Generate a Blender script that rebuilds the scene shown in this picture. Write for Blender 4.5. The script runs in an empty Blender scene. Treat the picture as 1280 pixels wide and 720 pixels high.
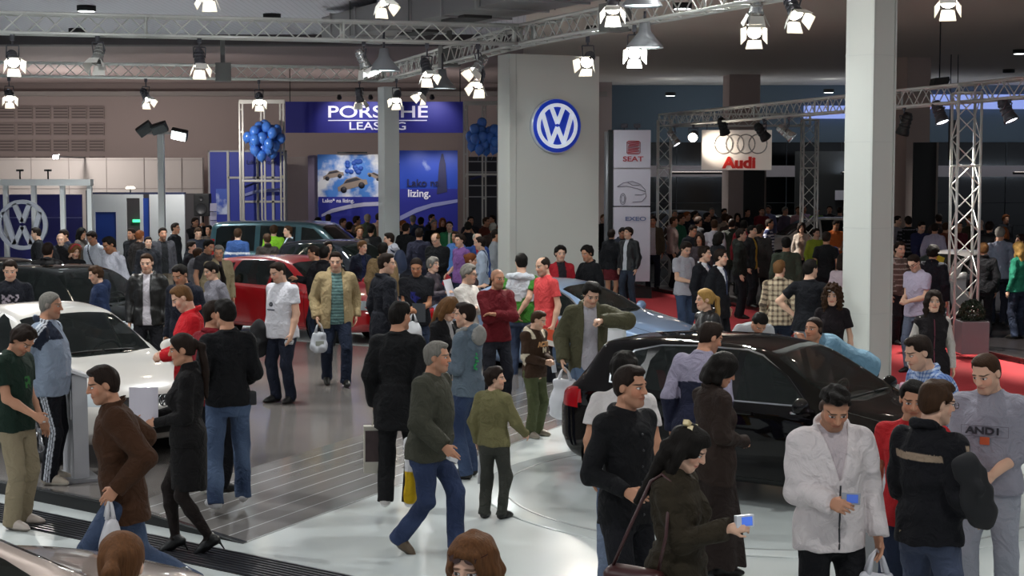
import bpy,bmesh,math,random
import numpy as np
from mathutils import Vector,Matrix
C=bpy.context.scene.collection
PI=math.pi
R=math.radians
CAM_H=3.0;FPX=2000.0;HORIZON=215.0
TILT=math.atan((360.0-HORIZON)/FPX)
_F=np.array([0.0,math.cos(TILT),-math.sin(TILT)])
_U=np.array([0.0,math.sin(TILT),math.cos(TILT)])
_R=np.array([1.0,0.0,0.0])
def ray(px,py):
 d=_F+_R*((px-640.0)/FPX)+_U*((360.0-py)/FPX)
 return d
def at_z(px,py,z):
 d=ray(px,py);t=(z-CAM_H)/d[2]
 return np.array([d[0]*t,d[1]*t,z])
def at_y(px,py,Y):
 d=ray(px,py);t=Y/d[1]
 return np.array([d[0]*t,Y,CAM_H+d[2]*t])
cam_d=bpy.data.cameras.new('camera');cam_d.sensor_width=36.0
cam_d.lens=FPX/1280.0*36.0
cam_d.clip_start=0.1;cam_d.clip_end=300
cam=bpy.data.objects.new('camera',cam_d);C.objects.link(cam)
cam.location=(0,0,CAM_H);cam.rotation_euler=(PI/2-TILT,0,0)
bpy.context.scene.camera=cam
def lin(c):
 return tuple((x/12.92 if x<=0.04045 else((x+0.055)/1.055)**2.4)for x in c)
def hexc(s):
 s=s.lstrip('#')
 return tuple(int(s[i:i+2],16)/255.0 for i in(0,2,4))
def col(s):
 return lin(hexc(s))if isinstance(s,str)else tuple(s)
MATS={}
def principled(name):
 m=bpy.data.materials.new(name);m.use_nodes=True
 return m,m.node_tree.nodes,m.node_tree.links,m.node_tree.nodes['Principled BSDF']
def mat(c,rough=0.5,metal=0.0,emit=0.0,coat=0.0,name=None,alpha=1.0,spec=0.5,emit_c=None,noise=0.0,nscale=20.0):
 key=(str(c),rough,metal,emit,coat,alpha,spec,str(emit_c),noise,nscale)
 if key in MATS:return MATS[key]
 m,N,L,B=principled(name or('m_'+str(c).strip('#()').replace(', ','_')))
 cc=col(c)
 B.inputs['Base Color'].default_value=(*cc,1)
 B.inputs['Roughness'].default_value=rough
 B.inputs['Metallic'].default_value=metal
 B.inputs['Coat Weight'].default_value=coat
 B.inputs['Coat Roughness'].default_value=0.03
 B.inputs['Specular IOR Level'].default_value=spec
 if alpha<1:B.inputs['Alpha'].default_value=alpha
 if emit>0:
  B.inputs['Emission Color'].default_value=(*(col(emit_c)if emit_c else cc),1)
  B.inputs['Emission Strength'].default_value=emit
 if noise>0:
  tc=N.new('ShaderNodeTexCoord');nz=N.new('ShaderNodeTexNoise');nz.inputs['Scale'].default_value=nscale
  nz.inputs['Detail'].default_value=4
  L.new(tc.outputs['Object'],nz.inputs['Vector'])
  mr=N.new('ShaderNodeMapRange');mr.inputs['To Min'].default_value=1-noise;mr.inputs['To Max'].default_value=1+noise
  L.new(nz.outputs['Fac'],mr.inputs['Value'])
  mx=N.new('ShaderNodeMix');mx.data_type='RGBA';mx.blend_type='MULTIPLY';mx.inputs['Factor'].default_value=1
  mx.inputs['A'].default_value=(*cc,1)
  L.new(mr.outputs['Result'],mx.inputs['B'])
  L.new(mx.outputs['Result'],B.inputs['Base Color'])
 MATS[key]=m
 return m
def fabric_material():
 if 'fabric' in MATS:return MATS['fabric']
 m,N,L,B=principled('fabric')
 at=N.new('ShaderNodeAttribute');at.attribute_name='col'
 L.new(at.outputs['Color'],B.inputs['Base Color'])
 B.inputs['Roughness'].default_value=0.85
 B.inputs['Specular IOR Level'].default_value=0.25
 tc=N.new('ShaderNodeTexCoord');nz=N.new('ShaderNodeTexNoise')
 nz.inputs['Scale'].default_value=9;nz.inputs['Detail'].default_value=5;nz.inputs['Distortion'].default_value=1.2
 L.new(tc.outputs['Object'],nz.inputs['Vector'])
 bp=N.new('ShaderNodeBump');bp.inputs['Strength'].default_value=0.8;bp.inputs['Distance'].default_value=0.05
 L.new(nz.outputs['Fac'],bp.inputs['Height']);L.new(bp.outputs['Normal'],B.inputs['Normal'])
 MATS['fabric']=m
 return m
def leather_material():
 if 'leather' in MATS:return MATS['leather']
 m,N,L,B=principled('leather')
 at=N.new('ShaderNodeAttribute');at.attribute_name='col'
 L.new(at.outputs['Color'],B.inputs['Base Color'])
 B.inputs['Roughness'].default_value=0.42;B.inputs['Specular IOR Level'].default_value=0.5
 tc=N.new('ShaderNodeTexCoord');nz=N.new('ShaderNodeTexNoise')
 nz.inputs['Scale'].default_value=11;nz.inputs['Detail'].default_value=5;nz.inputs['Distortion'].default_value=1.0
 L.new(tc.outputs['Object'],nz.inputs['Vector'])
 bp=N.new('ShaderNodeBump');bp.inputs['Strength'].default_value=0.4;bp.inputs['Distance'].default_value=0.03
 L.new(nz.outputs['Fac'],bp.inputs['Height']);L.new(bp.outputs['Normal'],B.inputs['Normal'])
 MATS['leather']=m
 return m
def hair_material(hc):
 key=('hair',hc)
 if key in MATS:return MATS[key]
 m,N,L,B=principled('hair_strands')
 c=col(hc)
 at=N.new('ShaderNodeAttribute');at.attribute_name='hl'
 wv=N.new('ShaderNodeTexNoise');wv.inputs['Scale'].default_value=1.0;wv.inputs['Detail'].default_value=3
 mp=N.new('ShaderNodeMapping');mp.inputs['Scale'].default_value=(95,95,10)
 L.new(at.outputs['Vector'],mp.inputs['Vector']);L.new(mp.outputs['Vector'],wv.inputs['Vector'])
 rp=N.new('ShaderNodeMix');rp.data_type='RGBA'
 rp.inputs['A'].default_value=(*[x*0.4 for x in c],1);rp.inputs['B'].default_value=(*[min(1,x*1.4)for x in c],1)
 L.new(wv.outputs['Fac'],rp.inputs['Factor']);L.new(rp.outputs['Result'],B.inputs['Base Color'])
 bp=N.new('ShaderNodeBump');bp.inputs['Strength'].default_value=0.6;bp.inputs['Distance'].default_value=0.01
 L.new(wv.outputs['Fac'],bp.inputs['Height']);L.new(bp.outputs['Normal'],B.inputs['Normal'])
 B.inputs['Roughness'].default_value=0.65;B.inputs['Specular IOR Level'].default_value=0.14
 MATS[key]=m
 return m
def skin_material(sc,hc,stub=0.0,lip=0.45,buzz=0.0):
 key=('skin',sc,hc,stub,lip,buzz)
 if key in MATS:return MATS[key]
 m,N,L,B=principled('skin')
 c=col(sc);h=col(hc)
 at=N.new('ShaderNodeAttribute');at.attribute_name='hl'
 sp=N.new('ShaderNodeSeparateXYZ');L.new(at.outputs['Vector'],sp.inputs[0])
 def M(op,a,b=None,cl=False):
  n=N.new('ShaderNodeMath');n.operation=op;n.use_clamp=cl
  for i,v in enumerate((a,b)):
   if v is None:continue
   if isinstance(v,(int,float)):n.inputs[i].default_value=v
   else:L.new(v,n.inputs[i])
  return n.outputs[0]
 X,Y,Z=sp.outputs[0],sp.outputs[1],sp.outputs[2]
 AX=M('ABSOLUTE',X)
 front=M('GREATER_THAN',Y,0.045)
 def ell(cx,cz,rx,rz,soft=0.3,slope=0.0):
  dx=M('DIVIDE',M('SUBTRACT',AX,cx),rx)
  zz=Z if slope==0 else M('SUBTRACT',Z,M('MULTIPLY',M('SUBTRACT',AX,cx),slope))
  dz=M('DIVIDE',M('SUBTRACT',zz,cz),rz)
  r=M('SQRT',M('ADD',M('MULTIPLY',dx,dx),M('MULTIPLY',dz,dz)))
  return M('MULTIPLY',M('DIVIDE',M('SUBTRACT',1.0+soft,r),soft,True),front,True)
 cur=None
 def layer(c_in,rgb,fac,amt=1.0):
  mx=N.new('ShaderNodeMix');mx.data_type='RGBA'
  if isinstance(c_in,tuple):mx.inputs['A'].default_value=(*c_in,1)
  else:L.new(c_in,mx.inputs['A'])
  mx.inputs['B'].default_value=(*rgb,1)
  L.new(M('MULTIPLY',fac,amt)if amt!=1 else fac,mx.inputs['Factor'])
  return mx.outputs['Result']
 x=layer(c,(min(1,c[0]*1.1),c[1]*0.72,c[2]*0.66),ell(0.045,-0.025,0.022,0.022,0.8),0.45)
 if stub>0:
  jw=M('MULTIPLY',M('LESS_THAN',Z,-0.035),M('GREATER_THAN',Y,0.0))
  fall=M('DIVIDE',M('SUBTRACT',-0.03,Z),0.03,True)
  x=layer(x,tuple(q*0.45 for q in h),M('MULTIPLY',jw,fall),stub)
 x=layer(x,(c[0]*0.75,c[1]*0.42,c[2]*0.42),ell(0.0,-0.060,0.026,0.010,0.3),min(1,lip*1.6))
 x=layer(x,(c[0]*0.25,c[1]*0.14,c[2]*0.14),ell(0.0,-0.059,0.025,0.0016,0.8),0.8)
 x=layer(x,tuple(q*0.6 for q in h),ell(0.034,0.026,0.021,0.0048,0.5,-0.1),0.85)
 x=layer(x,(0.03,0.02,0.018),ell(0.032,0.004,0.0165,0.0075,0.25),0.9)
 x=layer(x,(0.62,0.60,0.58),ell(0.032,0.003,0.0145,0.0058,0.2))
 x=layer(x,(0.035,0.022,0.016),ell(0.032,0.0035,0.0062,0.0066,0.2))
 x=layer(x,tuple(q*0.3 for q in c),ell(0.010,-0.036,0.004,0.0025,0.8),0.8)
 if buzz>0:
  k=M('SUBTRACT',M('ADD',Z,M('MULTIPLY',M('LESS_THAN',Y,0.02),0.05)),M('MULTIPLY',Y,0.75))
  x=layer(x,h,M('DIVIDE',M('SUBTRACT',k,0.012),0.02,True),buzz)
 L.new(x,B.inputs['Base Color'])
 B.inputs['Roughness'].default_value=0.55;B.inputs['Specular IOR Level'].default_value=0.35
 B.inputs['Subsurface Weight'].default_value=0.0
 MATS[key]=m
 return m
def link(o,parent=None):
 C.objects.link(o)
 if parent is not None:o.parent=parent
 return o
def empty(name,loc=(0,0,0),rz=0.0):
 o=bpy.data.objects.new(name,None);o.empty_display_size=0.2
 o.location=loc;o.rotation_euler=(0,0,rz)
 return link(o)
def tag(o,label=None,cat=None,group=None,kind=None):
 if label:o['label']=label
 if cat:o['category']=cat
 if group:o['group']=group
 if kind:o['kind']=kind
 return o
def mesh_np(name,V,Q,m=None,smooth=True,attrs=None,colors=None):
 me=bpy.data.meshes.new(name)
 V=np.asarray(V,dtype=np.float32);Q=np.asarray(Q,dtype=np.int32)
 n,k=Q.shape
 me.vertices.add(len(V));me.vertices.foreach_set('co',V.ravel())
 me.loops.add(n*k);me.loops.foreach_set('vertex_index',Q.ravel())
 me.polygons.add(n);me.polygons.foreach_set('loop_start',np.arange(0,n*k,k,dtype=np.int32))
 me.polygons.foreach_set('loop_total',np.full(n,k,dtype=np.int32))
 me.update(calc_edges=True)
 if smooth:me.polygons.foreach_set('use_smooth',np.ones(n,dtype=bool))
 if attrs:
  for an,av in attrs.items():
   a=me.attributes.new(an,'FLOAT_VECTOR','POINT');a.data.foreach_set('vector',np.asarray(av,np.float32).ravel())
 if colors is not None:
  a=me.attributes.new('col','FLOAT_COLOR','POINT')
  cc=np.ones((len(V),4),np.float32);cc[:,:3]=colors
  a.data.foreach_set('color',cc.ravel())
 if m:me.materials.append(m)
 return me
def bm_obj(name,bm,m,parent=None,smooth=False,loc=None,rot=None,fix=True):
 me=bpy.data.meshes.new(name)
 if fix:bmesh.ops.recalc_face_normals(bm,faces=bm.faces)
 bm.to_mesh(me);bm.free()
 if smooth:
  me.polygons.foreach_set('use_smooth',np.ones(len(me.polygons),dtype=bool))
 for x in(m if isinstance(m,(list,tuple))else[m]):me.materials.append(x)
 o=bpy.data.objects.new(name,me)
 link(o,parent)
 if loc is not None:o.location=loc
 if rot is not None:o.rotation_euler=rot
 return o
def bx(bm,c,s,rot=None,bevel=0.0,mi=0):
 r=bmesh.ops.create_cube(bm,size=1.0)
 vs=r['verts']
 M_=Matrix.Translation(Vector(c))@(rot.to_4x4()if rot is not None else Matrix.Identity(4))@Matrix.Diagonal((s[0],s[1],s[2],1))
 bmesh.ops.transform(bm,matrix=M_,verts=vs)
 fs=set(f for v in vs for f in v.link_faces)
 for f in fs:f.material_index=mi
 if bevel>0:
  es=set(e for v in vs for e in v.link_edges)
  bmesh.ops.bevel(bm,geom=list(es),offset=bevel,segments=2,affect='EDGES',profile=0.7,material=-1)
 return vs
def tube(bm,a,b,r0,r1=None,n=8,caps=True,mi=0):
 a=Vector(a);b=Vector(b);r1=r0 if r1 is None else r1
 d=b-a
 if d.length<1e-6:return
 q=d.to_track_quat('Z','X').to_matrix()
 A=[];B_=[]
 for i in range(n):
  t=2*PI*i/n;v=q@Vector((math.cos(t),math.sin(t),0))
  A.append(bm.verts.new(a+v*r0));B_.append(bm.verts.new(b+v*r1))
 for i in range(n):
  j=(i+1)%n
  f=bm.faces.new((A[i],A[j],B_[j],B_[i]));f.material_index=mi;f.smooth=True
 if caps:
  f=bm.faces.new(A[::-1]);f.material_index=mi
  f=bm.faces.new(B_);f.material_index=mi
def path_tube(bm,pts,r,n=6,closed=False,mi=0):
 pts=[Vector(p)for p in pts];rings=[]
 K=len(pts)
 up=Vector((0,0,1))
 for i,p in enumerate(pts):
  if closed:d=pts[(i+1)%K]-pts[i-1]
  else:d=pts[min(i+1,K-1)]-pts[max(i-1,0)]
  d.normalize()
  s=d.cross(up)
  if s.length<1e-3:s=d.cross(Vector((1,0,0)))
  s.normalize();u=s.cross(d)
  rr=r[i]if isinstance(r,(list,tuple))else r
  rings.append([bm.verts.new(p+s*math.cos(2*PI*j/n)*rr+u*math.sin(2*PI*j/n)*rr)for j in range(n)])
 for i in range(K if closed else K-1):
  A=rings[i];B_=rings[(i+1)%K]
  for j in range(n):
   f=bm.faces.new((A[j],A[(j+1)%n],B_[(j+1)%n],B_[j]));f.smooth=True;f.material_index=mi
 if not closed:
  bm.faces.new(rings[0][::-1]).material_index=mi;bm.faces.new(rings[-1]).material_index=mi
def lathe(bm,prof,n=24,mat4=None,mi=0):
 rings=[]
 for r_,z in prof:
  if r_<1e-6:rings.append([bm.verts.new((0,0,z))])
  else:rings.append([bm.verts.new((r_*math.cos(2*PI*i/n),r_*math.sin(2*PI*i/n),z))for i in range(n)])
 for A,B_ in zip(rings,rings[1:]):
  for i in range(n):
   j=(i+1)%n
   if len(A)==1 and len(B_)==1:continue
   if len(A)==1:f=bm.faces.new((A[0],B_[j],B_[i]))
   elif len(B_)==1:f=bm.faces.new((A[i],A[j],B_[0]))
   else:f=bm.faces.new((A[i],A[j],B_[j],B_[i]))
   f.material_index=mi;f.smooth=True
 vs=[v for r_ in rings for v in r_]
 if mat4 is not None:bmesh.ops.transform(bm,matrix=mat4,verts=vs)
 return vs
def prism(bm,poly,d,mat4=None,mi=0):
 A=[bm.verts.new((x,0,z))for x,z in poly];B_=[bm.verts.new((x,d,z))for x,z in poly]
 n=len(poly)
 fs=[bm.faces.new(A),bm.faces.new(B_[::-1])]
 for i in range(n):
  fs.append(bm.faces.new((A[i],B_[i],B_[(i+1)%n],A[(i+1)%n])))
 for f in fs:f.material_index=mi
 if mat4 is not None:bmesh.ops.transform(bm,matrix=mat4,verts=A+B_)
 return A+B_
def text_mesh(name,s,size,m,parent,loc,rot,depth=0.01,align='CENTER',bold=0.0,sx=1.0):
 cu=bpy.data.curves.new(name,'FONT');cu.body=s;cu.size=size;cu.extrude=depth;cu.align_x=align;cu.align_y='CENTER'
 cu.offset=bold;cu.resolution_u=4
 t=bpy.data.objects.new(name,cu);C.objects.link(t)
 dg=bpy.context.evaluated_depsgraph_get();dg.update()
 me=bpy.data.meshes.new_from_object(t.evaluated_get(dg))
 bpy.data.objects.remove(t);bpy.data.curves.remove(cu)
 me.materials.clear();me.materials.append(m)
 o=bpy.data.objects.new(name,me);link(o,parent);o.location=loc;o.rotation_euler=rot;o.scale=(sx,1,1)
 return o
def smin(a,b,k):
 if k<=0:return np.minimum(a,b)
 h=np.maximum(k-np.abs(a-b),0.0)
 return np.minimum(a,b)-h*h/(4*k)
def smax(a,b,k):return-smin(-a,-b,k)
def cone_f(a,b,ra,rb):
 a=np.asarray(a,float);b=np.asarray(b,float);ab=b-a;L2=max(1e-9,float(ab@ab))
 def f(P):
  t=np.clip(((P-a)@ab)/L2,0,1)
  d=P-a-t[...,None]*ab
  return np.sqrt(np.einsum('...i,...i->...',d,d))-(ra+(rb-ra)*t)
 return f
def ell_f(c,r,M=None):
 c=np.asarray(c,float);r=np.asarray(r,float)
 def f(P):
  q=P-c
  if M is not None:q=q@M.T
  k0=np.sqrt((((q/r)**2)).sum(-1));k1=np.sqrt((((q/(r*r))**2)).sum(-1))
  return k0*(k0-1.0)/np.maximum(k1,1e-6)
 return f
def box_f(c,hs,M=None,rd=0.0):
 c=np.asarray(c,float);hs=np.asarray(hs,float)-rd
 def f(P):
  q=P-c
  if M is not None:q=q@M.T
  q=np.abs(q)-hs
  return np.sqrt((np.maximum(q,0)**2).sum(-1))+np.minimum(q.max(-1),0)-rd
 return f
def plane_f(p,n):
 p=np.asarray(p,float);n=np.asarray(n,float);n=n/np.linalg.norm(n)
 return lambda P:(P-p)@n
def loft_f(o,M,zs,aw,bw,cy,caps=True):
 o=np.asarray(o,float);zs=np.asarray(zs,float)
 def f(P):
  q=(P-o)@M.T
  a=np.interp(q[...,2],zs,aw);b=np.interp(q[...,2],zs,bw);c=np.interp(q[...,2],zs,cy)
  x=q[...,0]/a;y=(q[...,1]-c)/b
  k0=np.sqrt(x*x+y*y)
  k1=np.sqrt((x/a)**2+(y/b)**2)
  d=np.where(k0>1e-4,k0*(k0-1)/np.maximum(k1,1e-4),-np.minimum(a,b))
  if caps:d=np.maximum(d,np.maximum(zs[0]-q[...,2],q[...,2]-zs[-1]))
  return d
 return f
class SDF:
 def __init__(s):s.ops=[];s.lo=np.full(3,1e9);s.hi=np.full(3,-1e9)
 def grow(s,pts,r):
  for p in pts:
   p=np.asarray(p,float);s.lo=np.minimum(s.lo,p-r);s.hi=np.maximum(s.hi,p+r)
 def add(s,f,k=0.02):s.ops.append(('a',f,k));return s
 def sub(s,f,k=0.01):s.ops.append(('s',f,k));return s
 def cut(s,f,k=0.004):s.ops.append(('c',f,k));return s
 def disp(s,f):s.ops.append(('d',f,0));return s
 def cone(s,a,b,ra,rb,k=0.02):s.grow((a,b),max(ra,rb));return s.add(cone_f(a,b,ra,rb),k)
 def ell(s,c,r,M=None,k=0.02):s.grow((c,),max(r));return s.add(ell_f(c,r,M),k)
 def box(s,c,hs,M=None,rd=0.0,k=0.01):s.grow((c,),float(np.linalg.norm(hs)));return s.add(box_f(c,hs,M,rd),k)
 def chain(s,pts,rs,k=0.02):
  for(p,q,a,b)in zip(pts,pts[1:],rs,rs[1:]):s.cone(p,q,a,b,k)
  return s
 def mesh(s,h,relax=1):
  pad=3*h
  lo=s.lo-pad;n=np.ceil((s.hi+pad-lo)/h).astype(int)+1
  B=8;nb=(n+B-1)//B;n=nb*B
  ci=np.stack(np.meshgrid(*[np.arange(k)for k in nb],indexing='ij'),-1).reshape(-1,3)
  ctr=lo+(ci*B+(B-1)/2.0)*h
  Rb=h*B*0.9
  cd=[];D=np.full(len(ctr),1e3)
  for op,f,k in s.ops:
   d=f(ctr)if op!='d' else None;cd.append(d)
   if op=='a':D=smin(D,d,k)
   elif op=='s':D=smax(D,-d,k)
   elif op=='c':D=smax(D,d,k)
  slack=Rb*1.25+0.025
  act=np.abs(D)<slack
  ai=np.nonzero(act)[0]
  if len(ai)==0:return None
  g=np.stack(np.meshgrid(*[np.arange(B)]*3,indexing='ij'),-1).reshape(-1,3)*h
  P=(lo+ci[ai]*B*h)[:,None,:]+g[None]
  F=np.full(P.shape[:2],1e3)
  for(op,f,k),d0 in zip(s.ops,cd):
   if op=='d':
    sel=np.abs(F).min(1)<0.03
    F[sel]+=f(P[sel]);continue
   dd=d0[ai]
   if op=='a':sel=dd<slack+Rb+k
   elif op=='s':sel=dd<Rb+k+slack
   else:sel=dd>-(Rb+k+slack)
   if not sel.any():continue
   v=f(P[sel])
   if op=='a':F[sel]=smin(F[sel],v,k)
   elif op=='s':F[sel]=smax(F[sel],-v,k)
   else:F[sel]=smax(F[sel],v,k)
  full=np.empty((nb[0],nb[1],nb[2],B,B,B),np.float32)
  full[...]=np.where(D>0,1.0,-1.0).reshape(nb)[...,None,None,None]
  full.reshape(-1,B,B,B)[ai]=F.reshape(-1,B,B,B)
  G=full.transpose(0,3,1,4,2,5).reshape(n)
  G[0]=G[-1]=1;G[:,0]=G[:,-1]=1;G[:,:,0]=G[:,:,-1]=1
  S=G<0
  cnt=np.zeros(tuple(n-1),np.uint8)
  for dx in(0,1):
   for dy in(0,1):
    for dz in(0,1):
     cnt+=S[dx:n[0]-1+dx,dy:n[1]-1+dy,dz:n[2]-1+dz]
  am=(cnt>0)&(cnt<8)
  idx=np.argwhere(am)
  if len(idx)==0:return None
  vid=np.full(tuple(n-1),-1,np.int32);vid[am]=np.arange(len(idx))
  acc=np.zeros((len(idx),3));w=np.zeros(len(idx))
  for ax in range(3):
   o1,o2=[q for q in range(3)if q!=ax]
   for u in(0,1):
    for v in(0,1):
     c0=idx.copy();c0[:,o1]+=u;c0[:,o2]+=v
     c1=c0.copy();c1[:,ax]+=1
     a=G[c0[:,0],c0[:,1],c0[:,2]];b=G[c1[:,0],c1[:,1],c1[:,2]]
     x=(a<0)!=(b<0)
     t=np.where(x,a/np.where(x,a-b,1),0)
     p=np.zeros((len(idx),3));p[:,o1]=u;p[:,o2]=v;p[:,ax]=t
     acc+=p*x[:,None];w+=x
  V=lo+(idx+acc/w[:,None])*h
  Q=[]
  for ax in range(3):
   o1,o2=[(1,2),(2,0),(0,1)][ax]
   sl0=[slice(None)]*3;sl1=[slice(None)]*3
   sl0[ax]=slice(0,-1);sl1[ax]=slice(1,None)
   e=S[tuple(sl0)]!=S[tuple(sl1)]
   ee=np.argwhere(e)
   ee=ee[(ee[:,o1]>0)&(ee[:,o2]>0)&(ee[:,o1]<n[o1]-1)&(ee[:,o2]<n[o2]-1)]
   ins=S[ee[:,0],ee[:,1],ee[:,2]]
   def cell(d1,d2):
    c=ee.copy();c[:,o1]+=d1;c[:,o2]+=d2
    return vid[c[:,0],c[:,1],c[:,2]]
   q=np.stack([cell(-1,-1),cell(0,-1),cell(0,0),cell(-1,0)],1)
   q[~ins]=q[~ins][:,::-1]
   Q.append(q)
  Q=np.concatenate(Q)
  Q=Q[(Q>=0).all(1)]
  for _ in range(relax):
   nb_s=np.zeros_like(V);c=np.zeros(len(V))
   for i in range(4):
    for j in((i+1)%4,(i+3)%4):
     np.add.at(nb_s,Q[:,i],V[Q[:,j]]);np.add.at(c,Q[:,i],1)
   V=V*0.5+0.5*nb_s/np.maximum(c,1)[:,None]
  return V,Q
def waves(seed,amp,fmin=22,fmax=60,n=5,vert=1.0):
 rs=np.random.RandomState(seed)
 ks=rs.normal(size=(n,3));ks/=np.linalg.norm(ks,axis=1)[:,None]
 ks*=rs.uniform(fmin,fmax,n)[:,None];ks[:,2]*=vert
 ph=rs.uniform(0,6.28,n);w2=rs.normal(size=3)*7
 def f(P):
  wob=np.sin(P@w2)*1.3
  v=0
  for k,p in zip(ks,ph):v=v+np.sin(P@k+p+wob)
  return v*(amp/math.sqrt(n))
 return f
def rotx(a):c,s=math.cos(a),math.sin(a);return np.array([[1,0,0],[0,c,-s],[0,s,c]])
def rotz(a):c,s=math.cos(a),math.sin(a);return np.array([[c,-s,0],[s,c,0],[0,0,1]])
def nrm(v):v=np.asarray(v,float);return v/max(1e-9,np.linalg.norm(v))
POSES={'stand':dict(rh=(.232,.03,.868),lh=(.232,.03,.868),rf=(.10,.02,0,10,0),lf=(.11,-.03,0,14,0)),'relax':dict(rh=(.232,.06,.87),lh=(.24,-.02,.87),rf=(.09,-.05,0,5,0),lf=(.15,.08,0,24,0),side=.02),'walk':dict(rh=(.25,.20,.93),lh=(.24,-.20,.93),rf=(.07,-.34,.07,2,38),lf=(.08,.30,.0,4,-12),drop=.035,lean=5),'stride':dict(rh=(.25,.12,.92),lh=(.24,-.16,.93),rf=(.07,-.44,.10,2,45),lf=(.08,.40,.0,4,-14),drop=.085,lean=7),'phone':dict(rh=(.03,.27,1.13),lh=(.232,.03,.868),rf=(.10,.02,0,10,0),lf=(.12,-.03,0,14,0),hp=26,rc=55),'both':dict(rh=(.06,.25,1.07),lh=(.05,.26,1.06),rf=(.10,.02,0,10,0),lf=(.12,-.03,0,14,0),hp=18,rc=55,lc=55),'cross':dict(rh=(-.10,.17,1.17),lh=(-.09,.205,1.20),pole=(1,.1,-.6),rd=(-1,-.25,.1),ld=(-1,-.25,.1),rf=(.12,.0,0,10,0),lf=(.13,-.03,0,14,0)),'pocket':dict(rh=(.20,.06,.94),lh=(.20,.06,.94),rf=(.11,.02,0,10,0),lf=(.14,.04,0,18,0),pole=(.8,-.5,0)),'rpocket':dict(rh=(.20,.06,.94),lh=(.232,.03,.868),rf=(.11,.02,0,10,0),lf=(.14,.04,0,18,0)),'ear':dict(rh=(.10,.05,1.53),lh=(.232,.03,.868),rf=(.10,.02,0,10,0),lf=(.12,-.03,0,14,0),rc=60,rup=1),'behind':dict(rh=(.03,-.19,.95),lh=(.02,-.21,.96),rf=(.10,.02,0,10,0),lf=(.12,-.03,0,14,0)),'hips':dict(rh=(.20,.02,1.03),lh=(.20,.02,1.03),rf=(.12,.02,0,10,0),lf=(.14,-.03,0,14,0),pole=(1,-.2,0)),'camera':dict(rh=(.08,.25,1.53),lh=(.08,.25,1.53),rf=(.10,.02,0,10,0),lf=(.12,-.03,0,14,0),pole=(.5,0,-1),rc=55,lc=55),'bend':dict(rh=(.17,.42,.88),lh=(.17,.42,.88),rf=(.10,.02,0,10,0),lf=(.14,-.06,0,14,0),lean=52,hp=-8),}
HAIRC={'black':'#16120f','dark':'#231812','brown':'#3a2617','light':'#6a4a2c','blond':'#b08a4e','auburn':'#6b3a1c','grey':'#77736c','ginger':'#8a4a22','white':'#b5b0a6','chestnut':'#5e3c22'}
SKINS={'a':'#c99a7e','b':'#b9866a','c':'#d3a88f','d':'#a97658'}
TOPS={'tee':(.012,.62,-.10,'crew',.016),'polo':(.012,.66,-.10,'polo',.016),'shirt':(.012,1.97,-.12,'shirt',.010),'sweater':(.018,1.98,-.08,'crew',.014),'turtle':(.010,1.98,-.06,'turtle',.008),'jacket':(.022,2.0,-.10,'stand',.018),'hoodie':(.020,2.0,-.09,'hood',.016),'suit':(.020,1.97,-.22,'lapel',.014),'coat':(.026,2.0,-.36,'stand',.020),'vest':(.022,.12,-.08,'stand',.0),'blouse':(.008,1.95,-.06,'none',.006),}
def solve_ik(S,T,l1,l2,pole):
 S=np.asarray(S,float);T=np.asarray(T,float)
 d=T-S;L=np.linalg.norm(d)
 mx=(l1+l2)*0.995
 if L>mx:T=S+d/L*mx;d=T-S;L=mx
 L=max(L,abs(l1-l2)+1e-3);u=d/max(np.linalg.norm(d),1e-9)
 a=(l1*l1-l2*l2+L*L)/(2*L);hh=math.sqrt(max(0,l1*l1-a*a))
 p=np.asarray(pole,float);p=p-u*(p@u);p=nrm(p)if np.linalg.norm(p)>1e-6 else np.array([1.,0,0])
 return S+u*a+p*hh,T
def cone_cut(a,b,ra,rb,over=0.0):
 f=cone_f(a,b,ra,rb);n=nrm(np.asarray(b)-np.asarray(a));e=np.asarray(b)+n*over
 return lambda P:np.maximum(f(P),(P-e)@n)
PCOUNT=[0]
OBST=[(4.8,21.6,.5),(-2.92,38,.5),(3.85,40.6,.42),(7.45,40.2,.45),(7.52,26.6,.45),(2.83,38,.75),(25.6*.2875,25.6,.5),(-4.08,14.95,.3),(1.32,20.6,.4),(-8.96,41,.3),(-7.9,42,.35),(-8.5,44,.4),(13.2,54,.9),(11.3,46,.9)]
def inside_car(x,y,m=.24):
 for c in CARS:
  P_,(cx,cy),hd,sc_=c[1],c[3],c[4],c[6]
  a=R(hd);dx,dy=x-cx,y-cy;u=dx*math.cos(a)+dy*math.sin(a);v=-dx*math.sin(a)+dy*math.cos(a)
  if P_['Bk']*sc_-m<u<P_['F']*sc_+m+.06 and abs(v)<.9*sc_+m:return True
 dx,dy=x+.04,y-27;u=dx*math.cos(R(25))+dy*math.sin(R(25));v=-dx*math.sin(R(25))+dy*math.cos(R(25))
 return-.3<u<2.0 and-.3<v<.8
def clear_spot(px,py,fx,fy,z0,h,pp):
 if pp['lean']>20:return fx,fy,h
 best=None
 rng=.35 if fy<14 else(1.2 if fy<26 else 3.2)
 for o in sorted(np.arange(-rng,rng+.01,.1),key=abs):
  Y_=fy+o;k=Y_/fy;x=fx*k
  if inside_car(x,Y_)or any(math.hypot(x-a,Y_-b)<r for a,b,r in OBST):pen=5
  else:pen=0
  for(l_,a,b,d_)in PLACED:
   q=math.hypot(x-a,Y_-b)
   if q<.58:pen+=(.58-q)*4
  hd=(CAM_H-z0-h);h2=CAM_H-z0-hd*k
  if not(.86*h<h2<1.13*h and h2<2.0):pen+=3
  c=pen+abs(o)*.12
  if best is None or c<best[0]:best=(c,x,Y_,h2)
  if pen==0:break
 return best[1:]
PLACED=[]
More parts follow.
